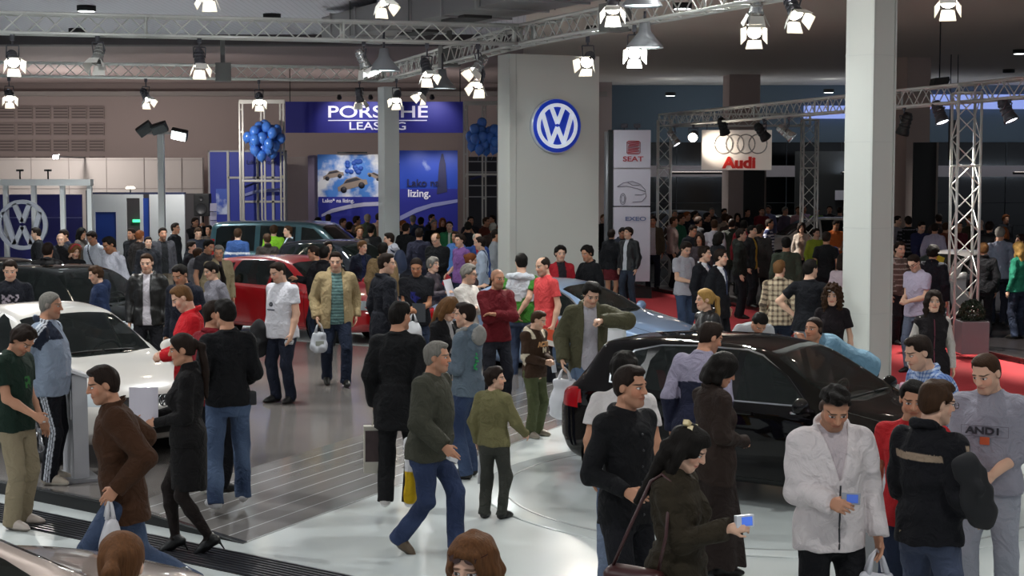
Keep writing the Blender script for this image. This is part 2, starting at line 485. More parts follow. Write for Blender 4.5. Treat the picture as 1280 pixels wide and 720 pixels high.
def person(px,py,label,h=1.75,z0=0.0,face=0,top=None,bot=None,hair=('short','dark'),skin='b',pose='stand',head=(0,0),fem=False,fat=1.0,Y=None,shoes='#15130f',under=None,seed=None,vox=None,at=None,group=None,extra=None,**pk):
 PCOUNT[0]+=1;seed=PCOUNT[0]if seed is None else seed
 s=h/1.75
 pp=dict(lean=0,twist=0,drop=0,side=0,hp=0,rc=22,lc=22);pp.update(POSES[pose])
 if bot and bot[0]=='skirt' and pose in('stand','relax','phone','both'):pp.update(rf=(.065,.02,0,6,0),lf=(.07,-.02,0,8,0))
 pp.update(pk);pant=not(bot and bot[0]in('skirt','longskirt','shorts'))
 if at is None:
  if Y is None:
   hh=h
   if pp['lean']>20:hh=h*(0.53+0.47*math.cos(R(pp['lean'])))
   hh-=pp['drop']*s
   Z=z0+hh
   w=at_z(px,py,Z);fx=w[0];fy=w[1]
  else:
   w=at_y(px,py,Y);fx,fy=w[0],w[1]
 else:fx,fy=at
 if pp['lean']>20:
  off=0.72*s*math.sin(R(pp['lean']))
  fd=np.array([math.sin(R(face)),-math.cos(R(face))])
  fx-=fd[0]*off;fy-=fd[1]*off
 if at is None:fx,fy,h=clear_spot(px,py,fx,fy,z0,h,pp)
 s=h/1.75
 dist=math.hypot(fx,fy)
 vb=vox or min(.024,max(.0048,dist*.00048))
 PLACED.append((label,fx,fy,dist))
 root=empty('person',(fx,fy,z0),R(face));tag(root,label,'person',group)
 def P3(side,fwd,up):return np.array([side,-fwd,up])*s
 hipz=.93-pp['drop']
 pel=np.array([pp['side'],0,hipz])*s
 la=R(pp['lean'])
 Mt=rotz(R(pp['twist']))@rotx(la)
 MT=Mt.T
 Mp=(rotx(la*.5)).T
 if pp['lean']>20:pel=pel+np.array([0,.10*s*math.sin(la),0])
 def T3(x,fwd,z):return pel+Mt@(np.array([x,-fwd,z])*s)
 sw=(.150 if fem else .172)*(1+.25*(fat-1))
 neck=T3(0,-.005,.555)
 hy,hpit=head[0],head[1]+pp['hp']
 Mh=rotz(R(hy))@rotx(R(hpit)+la*.55)
 hc=neck+(Mt@np.array([0,-.012,.045])+Mh@np.array([0,-.018,.100]))*s
 k_h=s if h>1.55 else s*(1+.35*(1.55-h))
 MH=np.stack([Mh[:,0],-Mh[:,1],Mh[:,2]])
 def H3(x,fwd,z):return hc+(MH.T@(np.array([x,fwd,z])*k_h))
 arms={}
 for sd,key in((-1,'r'),(1,'l')):
  S=T3(sd*sw,-.01,.478)
  t=pp[key+'h'];W=P3(sd*t[0],t[1],t[2])
  po=pp.get(key+'pole',pp.get('pole',(.35,-.7,-.5)))
  E,W=solve_ik(S,W,.295*s,.265*s,(sd*po[0],-po[1],po[2]))
  arms[key]=(S,E,W)
 legs={}
 for sd,key in((-1,'r'),(1,'l')):
  Hh=pel+np.array([sd*.088*s,0,-.025*s])
  f=pp[key+'f'];pit=R(f[4])
  A=P3(sd*f[0],f[1],.085+f[2])
  fy_=R(f[3])*sd
  kn,A=solve_ik(Hh,A,.428*s,.408*s,(sd*.15+math.sin(fy_)*.6,-1,0))
  fd=np.array([math.sin(fy_),-math.cos(fy_),0])
  fd2=fd*math.cos(pit)+np.array([0,0,-math.sin(pit)])
  legs[key]=(Hh,kn,A,fd2,pit)
 tz=np.array([-.12,-.02,.06,.15,.25,.35,.43,.49,.53,.575])*s
 if fem:
  aw=np.array([.172,.172,.145,.128,.134,.144,.142,.112,.076,.052]);bw=np.array([.118,.118,.100,.092,.105,.115,.105,.085,.066,.050])
 else:
  aw=np.array([.163,.165,.157,.150,.158,.166,.164,.128,.086,.060]);bw=np.array([.115,.117,.108,.107,.117,.124,.116,.095,.075,.056])
 fz=np.array([1,1,1,1,.9,.7,.5,.4,.2,0.])
 aw=aw*(1+(fat-1)*fz);bw=bw*(1+(fat-1)*1.3*fz)
 cy=np.array([.0,.0,-.004,-.008,-.010,-.006,.002,.008,.010,.006])-np.array([0,.02,.06,.08,.05,.02,0,0,0,0])*max(0,fat-1)*1.6
 aw,bw,cy=aw*s,bw*s,cy*s
 b=SDF();sh=.012*s
 b.grow((neck,pel),.22*s)
 b.add(loft_f(pel,MT,tz,aw-sh,bw-sh,cy),.02)
 b.ell(pel+np.array([0,.01,-.05])*s,np.array([.145,.095,.07])*s,Mp,.05*s)
 nr=(.044 if fem else .054)*s*(1+.5*(fat-1))
 b.cone(T3(0,-.012,.50),H3(0,-.022,-.055),nr*1.08,nr,.035*s)
 for key,sd in(('r',-1),('l',1)):
  S,E,W=arms[key]
  fa=(.84 if fem else 1.0)*s*(1+.6*(fat-1))
  b.cone(T3(sd*.05,-.015,.52),S,.034*s,.043*fa,.05*s)
  b.cone(S,E,.045*fa,.039*fa,.03*s)
  b.cone(E,E+(W-E)*.35,.039*fa,.040*fa,.02*s);b.cone(E+(W-E)*.35,W,.040*fa,.026*fa,.02*s)
  Hh,kn,A,fd2,pit=legs[key]
  b.cone(Hh,kn,.078*s*fat,.052*s,.05*s);b.cone(kn,kn+(A-kn)*.35,(.046 if pant else .050)*s,(.044 if pant else .053)*s,.02*s);b.cone(kn+(A-kn)*.35,A,(.044 if pant else .053)*s,.032*s,.02*s)
  upv=nrm(np.array([0,0,1.])-fd2*fd2[2]);b.cone(A+(fd2*-.01-upv*.035)*s,A+(fd2*.13-upv*.050)*s,.024*s,.020*s,.02)
  d=nrm(W-E)
  if pp.get(key+'up'):d=nrm(d*.5+np.array([-sd*.1,0,1.0]))
  if key+'d' in pp:d=nrm(P3(sd*pp[key+'d'][0],pp[key+'d'][1],pp[key+'d'][2]))
  pn=np.array([-sd,-.15,0])if abs(d[2])>.75 else np.array([-sd*.75,0,-.35]if not pp.get(key+'palm_up')else[-sd*.3,-.2,.9])
  pn=nrm(pn-d*(pn@d));sv=np.cross(d,pn)*sd
  if sv@np.array([0,-1,.4])<0:sv=-sv
  hs=s*(.9 if fem else 1.0)
  fr=max(.0085*hs,vb*.62)
  curl=R(pp[key+'c'])
  kn_=[]
  for j,(off,ln)in enumerate(((.030,.072),(.011,.080),(-.009,.074),(-.027,.058))):
   K=W+d*(.088-.008*abs(j-1))*hs+sv*off*hs
   b.cone(W+d*.015*hs+sv*off*.55*hs,K,.016*hs,.0125*hs,.012)
   c1=curl*(.8+.12*j);d1=d*math.cos(c1)+pn*math.sin(c1);m1=K+d1*ln*.5*hs
   c2=c1+curl*.9;d2=d*math.cos(c2)+pn*math.sin(c2);m2=m1+d2*ln*.5*hs
   b.cone(K,m1,fr*1.1,fr,.004);b.cone(m1,m2,fr,fr*.82,.003)
  t0=W+d*.028*hs+sv*.026*hs;t1=t0+(d*.55+sv*.62+pn*.35)*.045*hs;t2=t1+(d*.85+sv*.12+pn*.45)*.034*hs
  b.cone(W+d*.02*hs+sv*.012*hs,t0,.016*hs,.014*hs,.01);b.cone(t0,t1,.0135*hs,fr*1.15,.008);b.cone(t1,t2,fr*1.1,fr*.9,.003)
  arms[key]=(S,E,W,d,pn,sv)
 def he(c,r,k=.01,op='add'):
  c_=H3(*c);r_=np.asarray(r)*k_h
  if op=='add':b.ell(c_,r_,MH,k*k_h)
  else:b.sub(ell_f(c_,r_,MH),k*k_h)
 jw=.90 if fem else 1.0
 he((0,-.006,.032),(.0745,.093,.084),.01)
 he((0,.026,-.040),(.057*jw,.062,.078),.025)
 b.cone(H3(-.018*jw,.060,-.095),H3(.018*jw,.060,-.095),.024*k_h*jw,.024*k_h*jw,.02*k_h)
 for sd in(-1,1):
  he((sd*.037,.052,-.022),(.026,.026,.028),.02)
  b.cone(H3(sd*.050*jw,-.005,-.062),H3(sd*.02*jw,.055,-.092),.020*k_h,.020*k_h,.02*k_h)
 for sd in(-1,1):
  he((sd*.031,.097,.004),(.019,.013,.012),.018,'sub')
 b.cone(H3(-.034,.078,.026),H3(.034,.078,.026),.013*k_h,.013*k_h,.012*k_h)
 for sd in(-1,1):he((sd*.031,.072,.003),(.0155,.0155,.0125),.004)
 b.cone(H3(0,.086,.018),H3(0,.106,-.024),.0085*k_h,.0125*k_h,.012*k_h)
 for sd in(-1,1):he((sd*.012,.094,-.027),(.009,.012,.008),.006)
 b.cone(H3(-.017,.082,-.0545),H3(.017,.082,-.0545),.0095*k_h,.0095*k_h,.006*k_h)
 b.cone(H3(-.014,.081,-.066),H3(.014,.081,-.066),.010*k_h,.010*k_h,.006*k_h)
 for sd in(-1,1):
  he((sd*.077,-.012,.0),(.010,.021,.031),.008)
 V,Q=b.mesh(vb,1)
 hl=((V-hc)@MH.T)/k_h
 far=(np.abs(hl)>.2).any(1);hl[far]=(9,-9,-99)
 hk,hcl=hair[0],HAIRC.get(hair[1],hair[1])
 stub=pp.get('stub',0.0 if fem else .25)
 sm=skin_material(SKINS.get(skin,skin),hcl,stub,.7 if fem else .4,.9 if hk in('buzz','quiff')else(.45 if hk in('bald',)else 0.0))
 bo=bpy.data.objects.new('body',mesh_np('body',V,Q,sm,attrs={'hl':hl}));link(bo,root)
 if hk!='bald':
  g=SDF();n0=.010 if hk=='buzz' else .0;inf={'buzz':.003,'crop':.005,'short':.009,'quiff':.007,'full':.017,'curly':.032,'bob':.024,'long':.018,'tail':.010,'bun':.010,'cap':.016,'horseshoe':.007,'spiky':.016}.get(hk,.012)+vb*.35
  r=(np.array([.0765,.0945,.086])+inf)*k_h
  g.ell(H3(0,-.008,.034),r,MH,0)
  if hk not in('horseshoe','long','bob'):g.ell(H3(0,-.042,-.022),np.array([.063,.050,.060])*k_h+inf*.45,MH,.03)
  if hk in('short','crop','full'):g.ell(H3(0,.022,.088),np.array([.060,.062,.036])*k_h+inf*.35,MH,.025)
  if hk in('tail','bun','long','bob'):g.ell(H3(0,.0,.070),np.array([.072,.080,.058])*k_h+inf*.4,MH,.02)
  if hk in('quiff','spiky'):g.ell(H3(0,.030,.112),np.array([.058,.072,.036])*k_h,MH,.015)
  if hk=='full':
   for sd in(-1,1):g.ell(H3(sd*.06,.0,.02),np.array([.036,.06,.07])*k_h,MH,.03)
  fl={'cap':.3,'horseshoe':-.04}.get(hk,.0)
  hz=(.072 if fem else .084)if hk not in('horseshoe','buzz','crop','quiff')else .094
  A0=H3(0,.082+fl*.1,hz);nA=MH.T@nrm((0,.80,-.62 if not fem else-.50))
  longh=hk in('long','bob','curly')and fem or hk in('long','bob')
  if longh:
   side_drop={'bob':-.10,'long':-.30,'curly':-.16}[hk]if hk!='curly' else-.17
   wd=.030 if hk!='curly' else .045
   for sd in(-1,1):
    g.chain([H3(sd*.060,-.02,.06),H3(sd*.080,-.018,-.02),H3(sd*.082,-.02,-.09),H3(sd*(.085 if hk!='bob' else .07),.0 if hk!='long' else .01,side_drop)],[.03*k_h,wd*k_h,wd*k_h,(wd-.006)*k_h],.03)
   bl={'bob':-.10,'long':pp.get('hlen',-.36),'curly':-.18}[hk]
   for sd in(-1,0,1):
    g.chain([H3(sd*.04,-.075,.05),H3(sd*.05,-.095,-.05),H3(sd*.055,-.090,-.11),H3(sd*.05,-.105 if bl<-.2 else-.08,bl)],[.04*k_h,.040*k_h,.038*k_h,.026*k_h],.03)
   g.sub(ell_f(H3(0,.105,-.035),np.array([.062 if hk!='curly' else .066,.085,.112])*k_h,MH),.012)
   g.sub(ell_f(H3(0,.02,-.16),np.array([.05,.09,.09])*k_h,MH),.012)
  else:
   g.cut(plane_f(A0,nA),.016)
   pB=H3(0,.015,-.030);nB=-(MH.T@nrm((0,-.45,1.0)))
   if hk in('tail','bun'):pB=H3(0,.015,-.03);nB=-(MH.T@nrm((0,-.25,1.0)))
   g.cut(plane_f(pB,nB),.006)
   for sd in(-1,1):g.sub(ell_f(H3(sd*.085,.0,-.008),np.array([.03,.024,.034])*k_h,MH),.004)
   if hk in('short','crop','full','spiky','quiff')and not fem:
    for sd in(-1,1):g.sub(ell_f(H3(sd*.060,.082,.070),np.array([.030,.036,.026])*k_h,MH),.012)
   if hk=='quiff':g.cut(plane_f(H3(0,0,.050),-MH[2]),.012)
   if hk=='horseshoe':g.sub(ell_f(H3(0,.05,.13),np.array([.062,.12,.10])*k_h,MH),.006)
  if hk=='tail':
   tl=pp.get('tlen',.30)
   g.ell(H3(0,-.098,.045),np.array([.028]*3)*k_h,MH,.012)
   g.chain([H3(0,-.105,.045),H3(0,-.150,.0),H3(.0,-.150,-.5*tl),H3(.01,-.125,-tl)],[.022*k_h,.032*k_h,.032*k_h,.014*k_h],.015)
  if hk=='bun':g.ell(H3(0,-.105,.06),np.array([.045,.04,.042])*k_h,MH,.012)
  if hk=='cap':
   g.ell(H3(0,.10,.062),np.array([.062,.07,.010])*k_h,MH,.01)
  amp={'curly':.012,'spiky':.008,'full':.005,'short':.003,'quiff':.007,'long':.005,'bob':.003,'tail':.002}.get(hk,.0)
  if amp:g.disp(waves(seed+7,amp*k_h,70,150,6)if hk in('curly','spiky','quiff')else waves(seed+7,amp*k_h,40,110,6))
  res=g.mesh(max(.0045,vb*.9),1)
  if res:
   Vh,Qh=res;hlh=((Vh-hc)@MH.T)/k_h
   nm='cap' if hk=='cap' else 'hair'
   ho=bpy.data.objects.new(nm,mesh_np(nm,Vh,Qh,hair_material(hcl),attrs={'hl':hlh}));link(ho,root)
 vg=max(.0065,vb*1.2)
 kind,bc=(bot or('trousers','#1c1e26'))[:2];bo_=(bot[2]if bot and len(bot)>2 else{})
 g=SDF();hipf=(1.05 if fem else 1.0)
 g.grow((pel,),.24*s)
 if kind in('skirt','longskirt'):
  hz_=bo_.get('hem',.48 if kind=='skirt' else .12)*s
  top_=pel[2]+.07*s
  zz=np.array([hz_,(hz_+pel[2])/2,pel[2]-.06*s,top_])
  fl=bo_.get('flare',.185 if kind=='skirt' else .26)*s
  yo=np.array([0,0,0,0.])
  g.grow(((0,0,hz_),),fl+.05)
  g.add(loft_f((pel[0],pel[1],0),np.eye(3),zz,np.array([fl,(fl+.17*s)/2+.012*s,.188*s,.145*s]),np.array([fl*.85,(fl*.85+.13*s)/2+.008*s,.142*s,.108*s]),yo),.01)
  if kind=='longskirt':
   g.disp(lambda P:np.sin(np.arctan2(P[...,0]-pel[0],P[...,1]-pel[1])*9)*.012*np.clip((pel[2]-P[...,2])/.7,0,1))
 else:
  wz=np.array([-.16,-.08,.0,.055])*s
  fw=1+(fat-1)*.9
  g.add(loft_f(pel,Mp,wz,np.array([.160,.176,.170,.160])*s*fw*hipf,np.array([.105,.126,.120,.114])*s*fw,np.array([.006,.010,.0,-.003])*s),.02)
  slim=bo_.get('slim',.0)
  for key,sd in(('r',-1),('l',1)):
   Hh,kn,A,fd2,pit=legs[key]
   rt,rk,rh_=(.098-.006*slim)*s*fw,(.074-.012*slim)*s,(.070-.020*slim+bo_.get('flare',0))*s
   g.cone(Hh+np.array([0,0,-.01])*s,kn,rt,rk,.04*s)
   if kind=='shorts':continue
   an=A+nrm(A-kn)*.045*s
   g.grow((A,),.12*s);g.add(cone_cut(kn,an,rk,rh_,0),.02)
  wq_=waves(seed+3,.0055*(1-.4*slim),14,48,6,.9);g.disp(lambda P:np.maximum(wq_(P),-.004))
 V,Q=g.mesh(vg,1)
 bcol=col(bc)
 cols=np.tile(np.array(bcol),(len(V),1))
 if bo_.get('fade'):
  fdv=np.array(col(bo_['fade']));wv=np.clip(waves(seed,.8,8,20,4)(V)*.4+.35,0,1)[:,None]
  cols=cols*(1-wv)+fdv*wv
 if bo_.get('stripes'):
  sc_=np.array(col(bo_['stripes']))
  for key,sd in(('r',-1),('l',1)):
   Hh,kn,A=legs[key][:3]
   ax=np.where((V[:,2]>kn[2])[:,None],Hh+(kn-Hh)*np.clip((V[:,2]-Hh[2])/(kn[2]-Hh[2]+1e-9),0,1)[:,None],kn+(A-kn)*np.clip((V[:,2]-kn[2])/(A[2]-kn[2]+1e-9),0,1)[:,None])
   rel=V-ax
   m_=(rel[:,0]*sd>.02)&(V[:,2]<pel[2]+.02)
   st=np.zeros(len(V),bool)
   for o_ in(-.022,0,.022):st|=np.abs(rel[:,1]-o_+.0)<.0065
   cols[m_&st&(V[:,0]*sd>0)]=sc_
 nm={'skirt':'skirt','longskirt':'skirt','shorts':'shorts'}.get(kind,'trousers')
 if bo_.get('jeans'):nm='jeans'
 fabm=fabric_material()
 o=bpy.data.objects.new(nm,mesh_np(nm,V,Q,fabm,colors=cols));link(o,root)
 if pp.get('tights'):
  g=SDF()
  for key in('r','l'):
   Hh,kn,A=legs[key][:3];g.cone(Hh,kn,.080*s,.055*s,.04*s);g.cone(kn,kn+(A-kn)*.35,.053*s,.056*s,.02*s);g.cone(kn+(A-kn)*.35,A,.056*s,.036*s,.02*s);g.cone(A,A+legs[key][3]*.10*s-np.array([0,0,.05])*s,.034*s,.026*s,.02)
  V,Q=g.mesh(vg,1);link(bpy.data.objects.new('tights',mesh_np('tights',V,Q,fabm,colors=np.tile(np.array(col(pp['tights'])),(len(V),1)))),root)
 for key,sd in(('r',-1),('l',1)):
  Hh,kn,A,fd2,pit=legs[key]
  g=SDF();up=nrm(np.array([0,0,1.])-fd2*fd2[2]);sl=np.cross(fd2,up)
  heel_h=pp.get('heel',0)
  Msh=np.stack([sl,fd2,up])
  def F3(x,f,z):return A+(sl*x+fd2*f+up*(z-.085))*s
  wq=.9 if fem else 1.0
  g.cone(F3(0,-.035,.040),F3(0,.06,.040),.036*s*wq,.040*s*wq,.02)
  g.cone(F3(0,.06,.036),F3(sd*.004,.135,.030),.040*s*wq,.034*s*wq,.02)
  g.cone(F3(sd*.004,.135,.030),F3(0,.175,.026),.034*s*wq,.022*s*wq,.02)
  g.cone(F3(0,-.02,.05),F3(0,-.005,.095),.042*s*wq,.042*s*wq,.02);g.cone(F3(0,.0,.085),F3(0,.10,.045),.036*s*wq,.034*s*wq,.02)
  if heel_h:g.cone(F3(0,-.045,.03),F3(0,-.05,-.055),.012*s,.006*s,.01)
  if not heel_h:
   g.cut(plane_f(F3(0,0,.0),-up),.003)
  V,Q=g.mesh(max(.006,vb),1)
  sc_=np.tile(np.array(col(shoes)),(len(V),1))
  if pp.get('sole'):
   lowm=((V-F3(0,0,0))@up)<.026*s;sc_[lowm]=col(pp['sole'])
  o=bpy.data.objects.new('shoe',mesh_np('shoe',V,Q,leather_material(),colors=sc_));link(o,root)
 tops=[top or('tee','#444444')]
 if under:tops.append(under)
 for li,tp in enumerate(tops):
  tk,tc=tp[:2];to=tp[2]if len(tp)>2 else{}
  th,sl_end,hem,collar,loose=TOPS[tk]
  if li==1:th=.004
  th=to.get('th',th);hem=to.get('hem',hem);sl_end=to.get('sleeve',sl_end);collar=to.get('collar',collar);loose=to.get('loose',loose)
  if li==1:sl_end=to.get('sleeve',0);collar=to.get('collar','shirt')
  g=SDF();g.grow((pel,neck),.30*s*fat)
  t=th*s
  z2=tz.copy();z2[0]=hem*s
  if hem<-.2:
   pass
  aw2=aw+t;bw2=bw+t
  blouson=to.get('blouson',.0)
  if blouson:aw2[0]-=.0;aw2[1]+=blouson*s*.5;aw2[2]+=blouson*s;bw2[2]+=blouson*s;bw2[1]+=blouson*s*.5
  if not to.get('tuck'):
   aw2[:3]=np.maximum(aw2[:3],np.array([.186,.186,.176])*s*(1+(fat-1)*.9)*(1.05 if fem else 1.0)+(.012 if li==0 else .0)*s)
   bw2[:3]=np.maximum(bw2[:3],np.array([.136,.138,.130])*s*(1+(fat-1)*.9)+(.012 if li==0 else .0)*s)
  aw2[8]=aw[8]+t*.7;aw2[9]=aw[9]+t*.3;bw2[8]=bw[8]+t*.7;bw2[9]=bw[9]+t*.3
  if hem<-.2:
   zz=np.array([hem,-.1,.04,.12])*s;fl=to.get('flare',.01)*s
   g.grow((pel+np.array([0,0,hem*s]),),.3*s)
   g.add(loft_f(pel,Mp,zz,np.array([aw2[0]+fl,aw2[0]+fl*.5,aw2[1],aw2[2]-.01]),np.array([bw2[0]+fl,bw2[0]+fl*.6,bw2[1],bw2[2]-.01]),np.array([0,.004,0,0])),.02)
   z2[0]=-.12*s
  g.add(loft_f(pel,MT,z2,aw2,bw2,cy),.03)
  if fem and li==0:
   for sd in(-1,1):g.ell(T3(sd*.068,.095,.315),np.array([.062,.052,.062])*s+t*.8,None,.04)
  if hem>-.2 and pp['lean']>20:
   g.ell(pel+np.array([0,.01,.0])*s,np.array([.165,.12,.10])*s+t,Mp,.05*s)
  for key,sd in(('r',-1),('l',1)):
   S,E,W=arms[key][:3]
   fa=(.84 if fem else 1.0)*s*(1+.5*(fat-1))
   g.cone(T3(sd*.055,-.014,.518),S+(T3(0,0,.0)-T3(0,0,.006)),.037*s+t*.7,.049*fa+t*.9,.045*s)
   if sl_end<=0.2:
    continue
   lo_=loose*s
   r0,r1,r2=.050*fa+t*.95+lo_*.3,.043*fa+t*.8+lo_*.8,.033*fa+t*.55+lo_*.6
   if sl_end<=1:
    e=S+(E-S)*sl_end
    g.add(cone_cut(S,e,r0,r0+.004,0),.02)
   else:
    g.cone(S,E,r0,r1,.03)
    e=E+(W-E)*(sl_end-1)+arms[key][3]*.012*s*(1 if sl_end>1.9 else 0)
    g.add(cone_cut(E,e,r1,r2,0),.015)
    if to.get('cuff'):
     g.add(cone_cut(e-nrm(e-E)*.05*s,e,r2-.002,r2-.006,0),.006)
  nc=T3(0,-.010,.553)
  axn=nrm(H3(0,-.022,-.055)-T3(0,-.012,.50))
  def ring(rad,up0,r_,lift_back=.0,gap=0.0,front_drop=0.0,nseg=20):
   pts=[]
   for i in range(nseg+1):
    a_=gap+(2*PI-2*gap)*i/nseg
    c_,s_=math.cos(a_),math.sin(a_)
    pts.append(nc+Mt@(np.array([s_*rad*1.08,-c_*rad+.005,up0+lift_back*(1-c_)*.5-front_drop*(1+c_)*.5])*s))
   g.chain(pts,[r_*s]*len(pts),.006)
  nr1=nr/s
  if collar=='crew':g.sub(ell_f(T3(0,.035,.605),np.array([.070,.075,.050])*s,MT),.008);ring(nr1+.018,-.012,.0075,.02,0,.022)
  elif collar=='none':g.sub(ell_f(T3(0,.06,.60),np.array([.08,.08,.085])*s,MT),.01)
  elif collar=='turtle':ring(nr1+.008,.010,.018,.01,0,.01);ring(nr1+.006,.032,.014,.01,0,.01)
  elif collar in('shirt','polo'):ring(nr1+.014,.004,.012,.022,.18,.022);ring(nr1+.022,-.004,.012,.016,.30,.03)
  elif collar=='stand':ring(nr1+.024,.004,.016,.028,.35,.03);ring(nr1+.026,.022,.014,.028,.5,.035)
  elif collar=='lapel':ring(nr1+.024,-.004,.014,.026,.6,.035)
  elif collar=='hood':
   ring(nr1+.026,-.002,.018,.03,.3,.03)
   g.ell(T3(0,-.100,.525),np.array([.115,.055,.085])*s,MT,.03);g.ell(T3(0,-.075,.565),np.array([.085,.05,.05])*s,MT,.03)
  if to.get('fur'):ring(nr1+.032,.012,.026,.03,.3,.03)
  if to.get('scarf'):ring(nr1+.02,.02,.026,.015,0,.0)
  wa=to.get('wrinkle',.0078 if tk in('jacket','shirt','hoodie','coat','suit')else .0062)
  if tk=='coat' and to.get('quilt'):
   q0=to['quilt'];g.disp(lambda P:.007*np.abs(np.sin(((P-pel)@MT.T)[...,2]*PI/q0))*-1+.004)
  wv_=waves(seed+11*li,wa if li==0 else .0012,16,52,6,.8);g.disp(lambda P,wv_=wv_,t=t:np.clip(wv_(P),-.02,t*.5))
  ow=to.get('open',0)
  if ow and li==0:
   zb=to.get('vbot',None)
   def slot(P,ow=ow,zb=zb):
    q=(P-pel)@MT.T
    z=q[...,2]/s
    if zb is None:w_=ow*(1-.25*np.clip(z/.55,0,1))
    else:w_=ow*np.clip((z-zb)/(.56-zb),-.05,1)
    return np.maximum(np.abs(q[...,0])-w_*s,q[...,1]+.012*s)
   g.sub(slot,.008)
  V,Q=g.mesh(vg if li==0 else max(vg,.008),1)
  q=((V-pel)@MT.T)/s;q[:,1]*=-1
  cols=np.tile(np.array(col(tc)),(len(V),1))
  pf=to.get('paint')
  if pf:
   info=dict(q=q,V=V,seed=seed)
   arm=np.zeros(len(V),bool);at_=np.zeros(len(V));ao=np.zeros((len(V),2));dm=np.full(len(V),1e9)
   for key,sd in(('r',-1),('l',1)):
    S,E,W=arms[key][:3]
    for base,(a_,c_)in enumerate(((S,E),(E,W))):
     ab=c_-a_;tt=np.clip(((V-a_)@ab)/(ab@ab),0,1);pt=a_+tt[:,None]*ab;dd=np.linalg.norm(V-pt,axis=1)
     m_=dd<dm
     if base==0:m_&=np.abs(q[:,0])>sw*.93
     m_&=dd<.115*s
     dm[m_]=dd[m_];arm[m_]=True;at_[m_]=base+tt[m_]
     out=np.array([sd,0,0.]);u_=nrm(ab);out=nrm(out-u_*(out@u_));fw_=np.cross(u_,out)
     rel=V-pt;ao[m_,0]=(rel@out)[m_];ao[m_,1]=(rel@fw_)[m_]
   info.update(arm=arm,at=at_,ao=ao)
   pf(cols,info)
  nm={'tee':'t_shirt','polo':'polo_shirt','shirt':'shirt','sweater':'sweater','turtle':'sweater','jacket':'jacket','hoodie':'hooded_top','suit':'suit_jacket','coat':'coat','vest':'vest','blouse':'blouse'}[tk]
  if li==1 and tk not in('tee','sweater','polo'):nm='shirt'
  o=bpy.data.objects.new(nm,mesh_np(nm,V,Q,leather_material()if to.get('leather')else fabm,colors=cols));link(o,root)
  if to.get('label'):o['label']=to['label']
  if to.get('zip')is not None or to.get('buttons'):
   dz=np.linspace(to.get('z0',hem+.02),to.get('z1',.50),26);pts=[]
   for z in dz:
    fe=float(np.interp(z*s,z2,bw2-cy))/s;m_=(np.abs(q[:,0])<.02)&(np.abs(q[:,2]-z)<.02)&(np.abs(q[:,1]-fe)<.03)
    if m_.any():
     f_=np.median(q[m_,1]);pts.append(T3(0,f_+.001,z))
   if len(pts)>3:
    bm=bmesh.new()
    if to.get('buttons'):
     for p in pts[2::4]:bmesh.ops.create_icosphere(bm,subdivisions=1,radius=.009*s,matrix=Matrix.Translation(Vector(p)))
     bm_obj('button',bm,mat(to['buttons'],.35),root,True)
    else:
     path_tube(bm,pts,.0055*s,6);bm_obj('zip',bm,mat(to['zip'],.5),root,True)
 if under and under[0]!='tee' and len(under)>2 and under[2].get('tie'):
  g=SDF();g.chain([T3(0,.075,.535),T3(0,.122,.47),T3(0,.128,.33),T3(0,.125,.15)],[.014*s,.015*s,.022*s,.026*s],.01)
  V,Q=g.mesh(max(.007,vb),1)
  link(bpy.data.objects.new('necktie',mesh_np('necktie',V,Q,fabm,colors=np.tile(np.array(col(under[2]['tie'])),(len(V),1)))),root)
 gl=pp.get('glasses')
 if gl:
  bm=bmesh.new()
  upz={'eyes':0.0,'head':.062}[gl];yo={'eyes':.104,'head':.084}[gl]
  for sd in(-1,1):
   pts=[H3(sd*.032+math.cos(a)*.024,yo+(.004 if gl=='eyes' else .0),upz+.003+math.sin(a)*.017)for a in np.linspace(0,2*PI,14)[:-1]]
   path_tube(bm,pts,max(.002,vb*.3),5,True)
   path_tube(bm,[H3(sd*.056,yo,upz+.008),H3(sd*.082,.04,upz+.012),H3(sd*.084,-.01,upz+.010)],max(.0018,vb*.28),5)
   if gl=='head':
    c=[bm.verts.new(Vector(p)+Vector(MH[1]*.001))for p in pts];f=bm.faces.new(c)
  path_tube(bm,[H3(-.009,yo+.004,upz+.006),H3(.009,yo+.004,upz+.006)],max(.002,vb*.3),5)
  bm_obj('glasses' if gl=='eyes' else 'sunglasses',bm,mat(pp.get('gcol','#17120f'),.15),root,True)
 info=dict(root=root,arms=arms,legs=legs,T3=T3,H3=H3,s=s,pos=(fx,fy,z0),face=face,MH=MH,Mt=Mt,pel=pel,vb=vb)
 def world(p):
  p=rotz(R(face))@np.asarray(p);return np.array([fx+p[0],fy+p[1],z0+p[2]])
 info['world']=world
 info['hand']=lambda k:world(arms[k][2]+arms[k][3]*.08*s+arms[k][4]*.02*s)
 if extra:extra(info)
 return info
def hermite(pts,x):
 pts=sorted(pts);X=np.array([p[0]for p in pts]);Y=np.array([p[1]for p in pts])
 d=np.diff(Y)/np.diff(X);m=np.zeros(len(X))
 for i in range(1,len(X)-1):
  m[i]=0 if d[i-1]*d[i]<=0 else 2*d[i-1]*d[i]/(d[i-1]+d[i])
 m[0]=d[0];m[-1]=d[-1]
 i=np.clip(np.searchsorted(X,x)-1,0,len(X)-2);h=X[i+1]-X[i];t=np.clip((x-X[i])/h,0,1)
 return(2*t**3-3*t*t+1)*Y[i]+(t**3-2*t*t+t)*h*m[i]+(-2*t**3+3*t*t)*Y[i+1]+(t**3-t*t)*h*m[i+1]
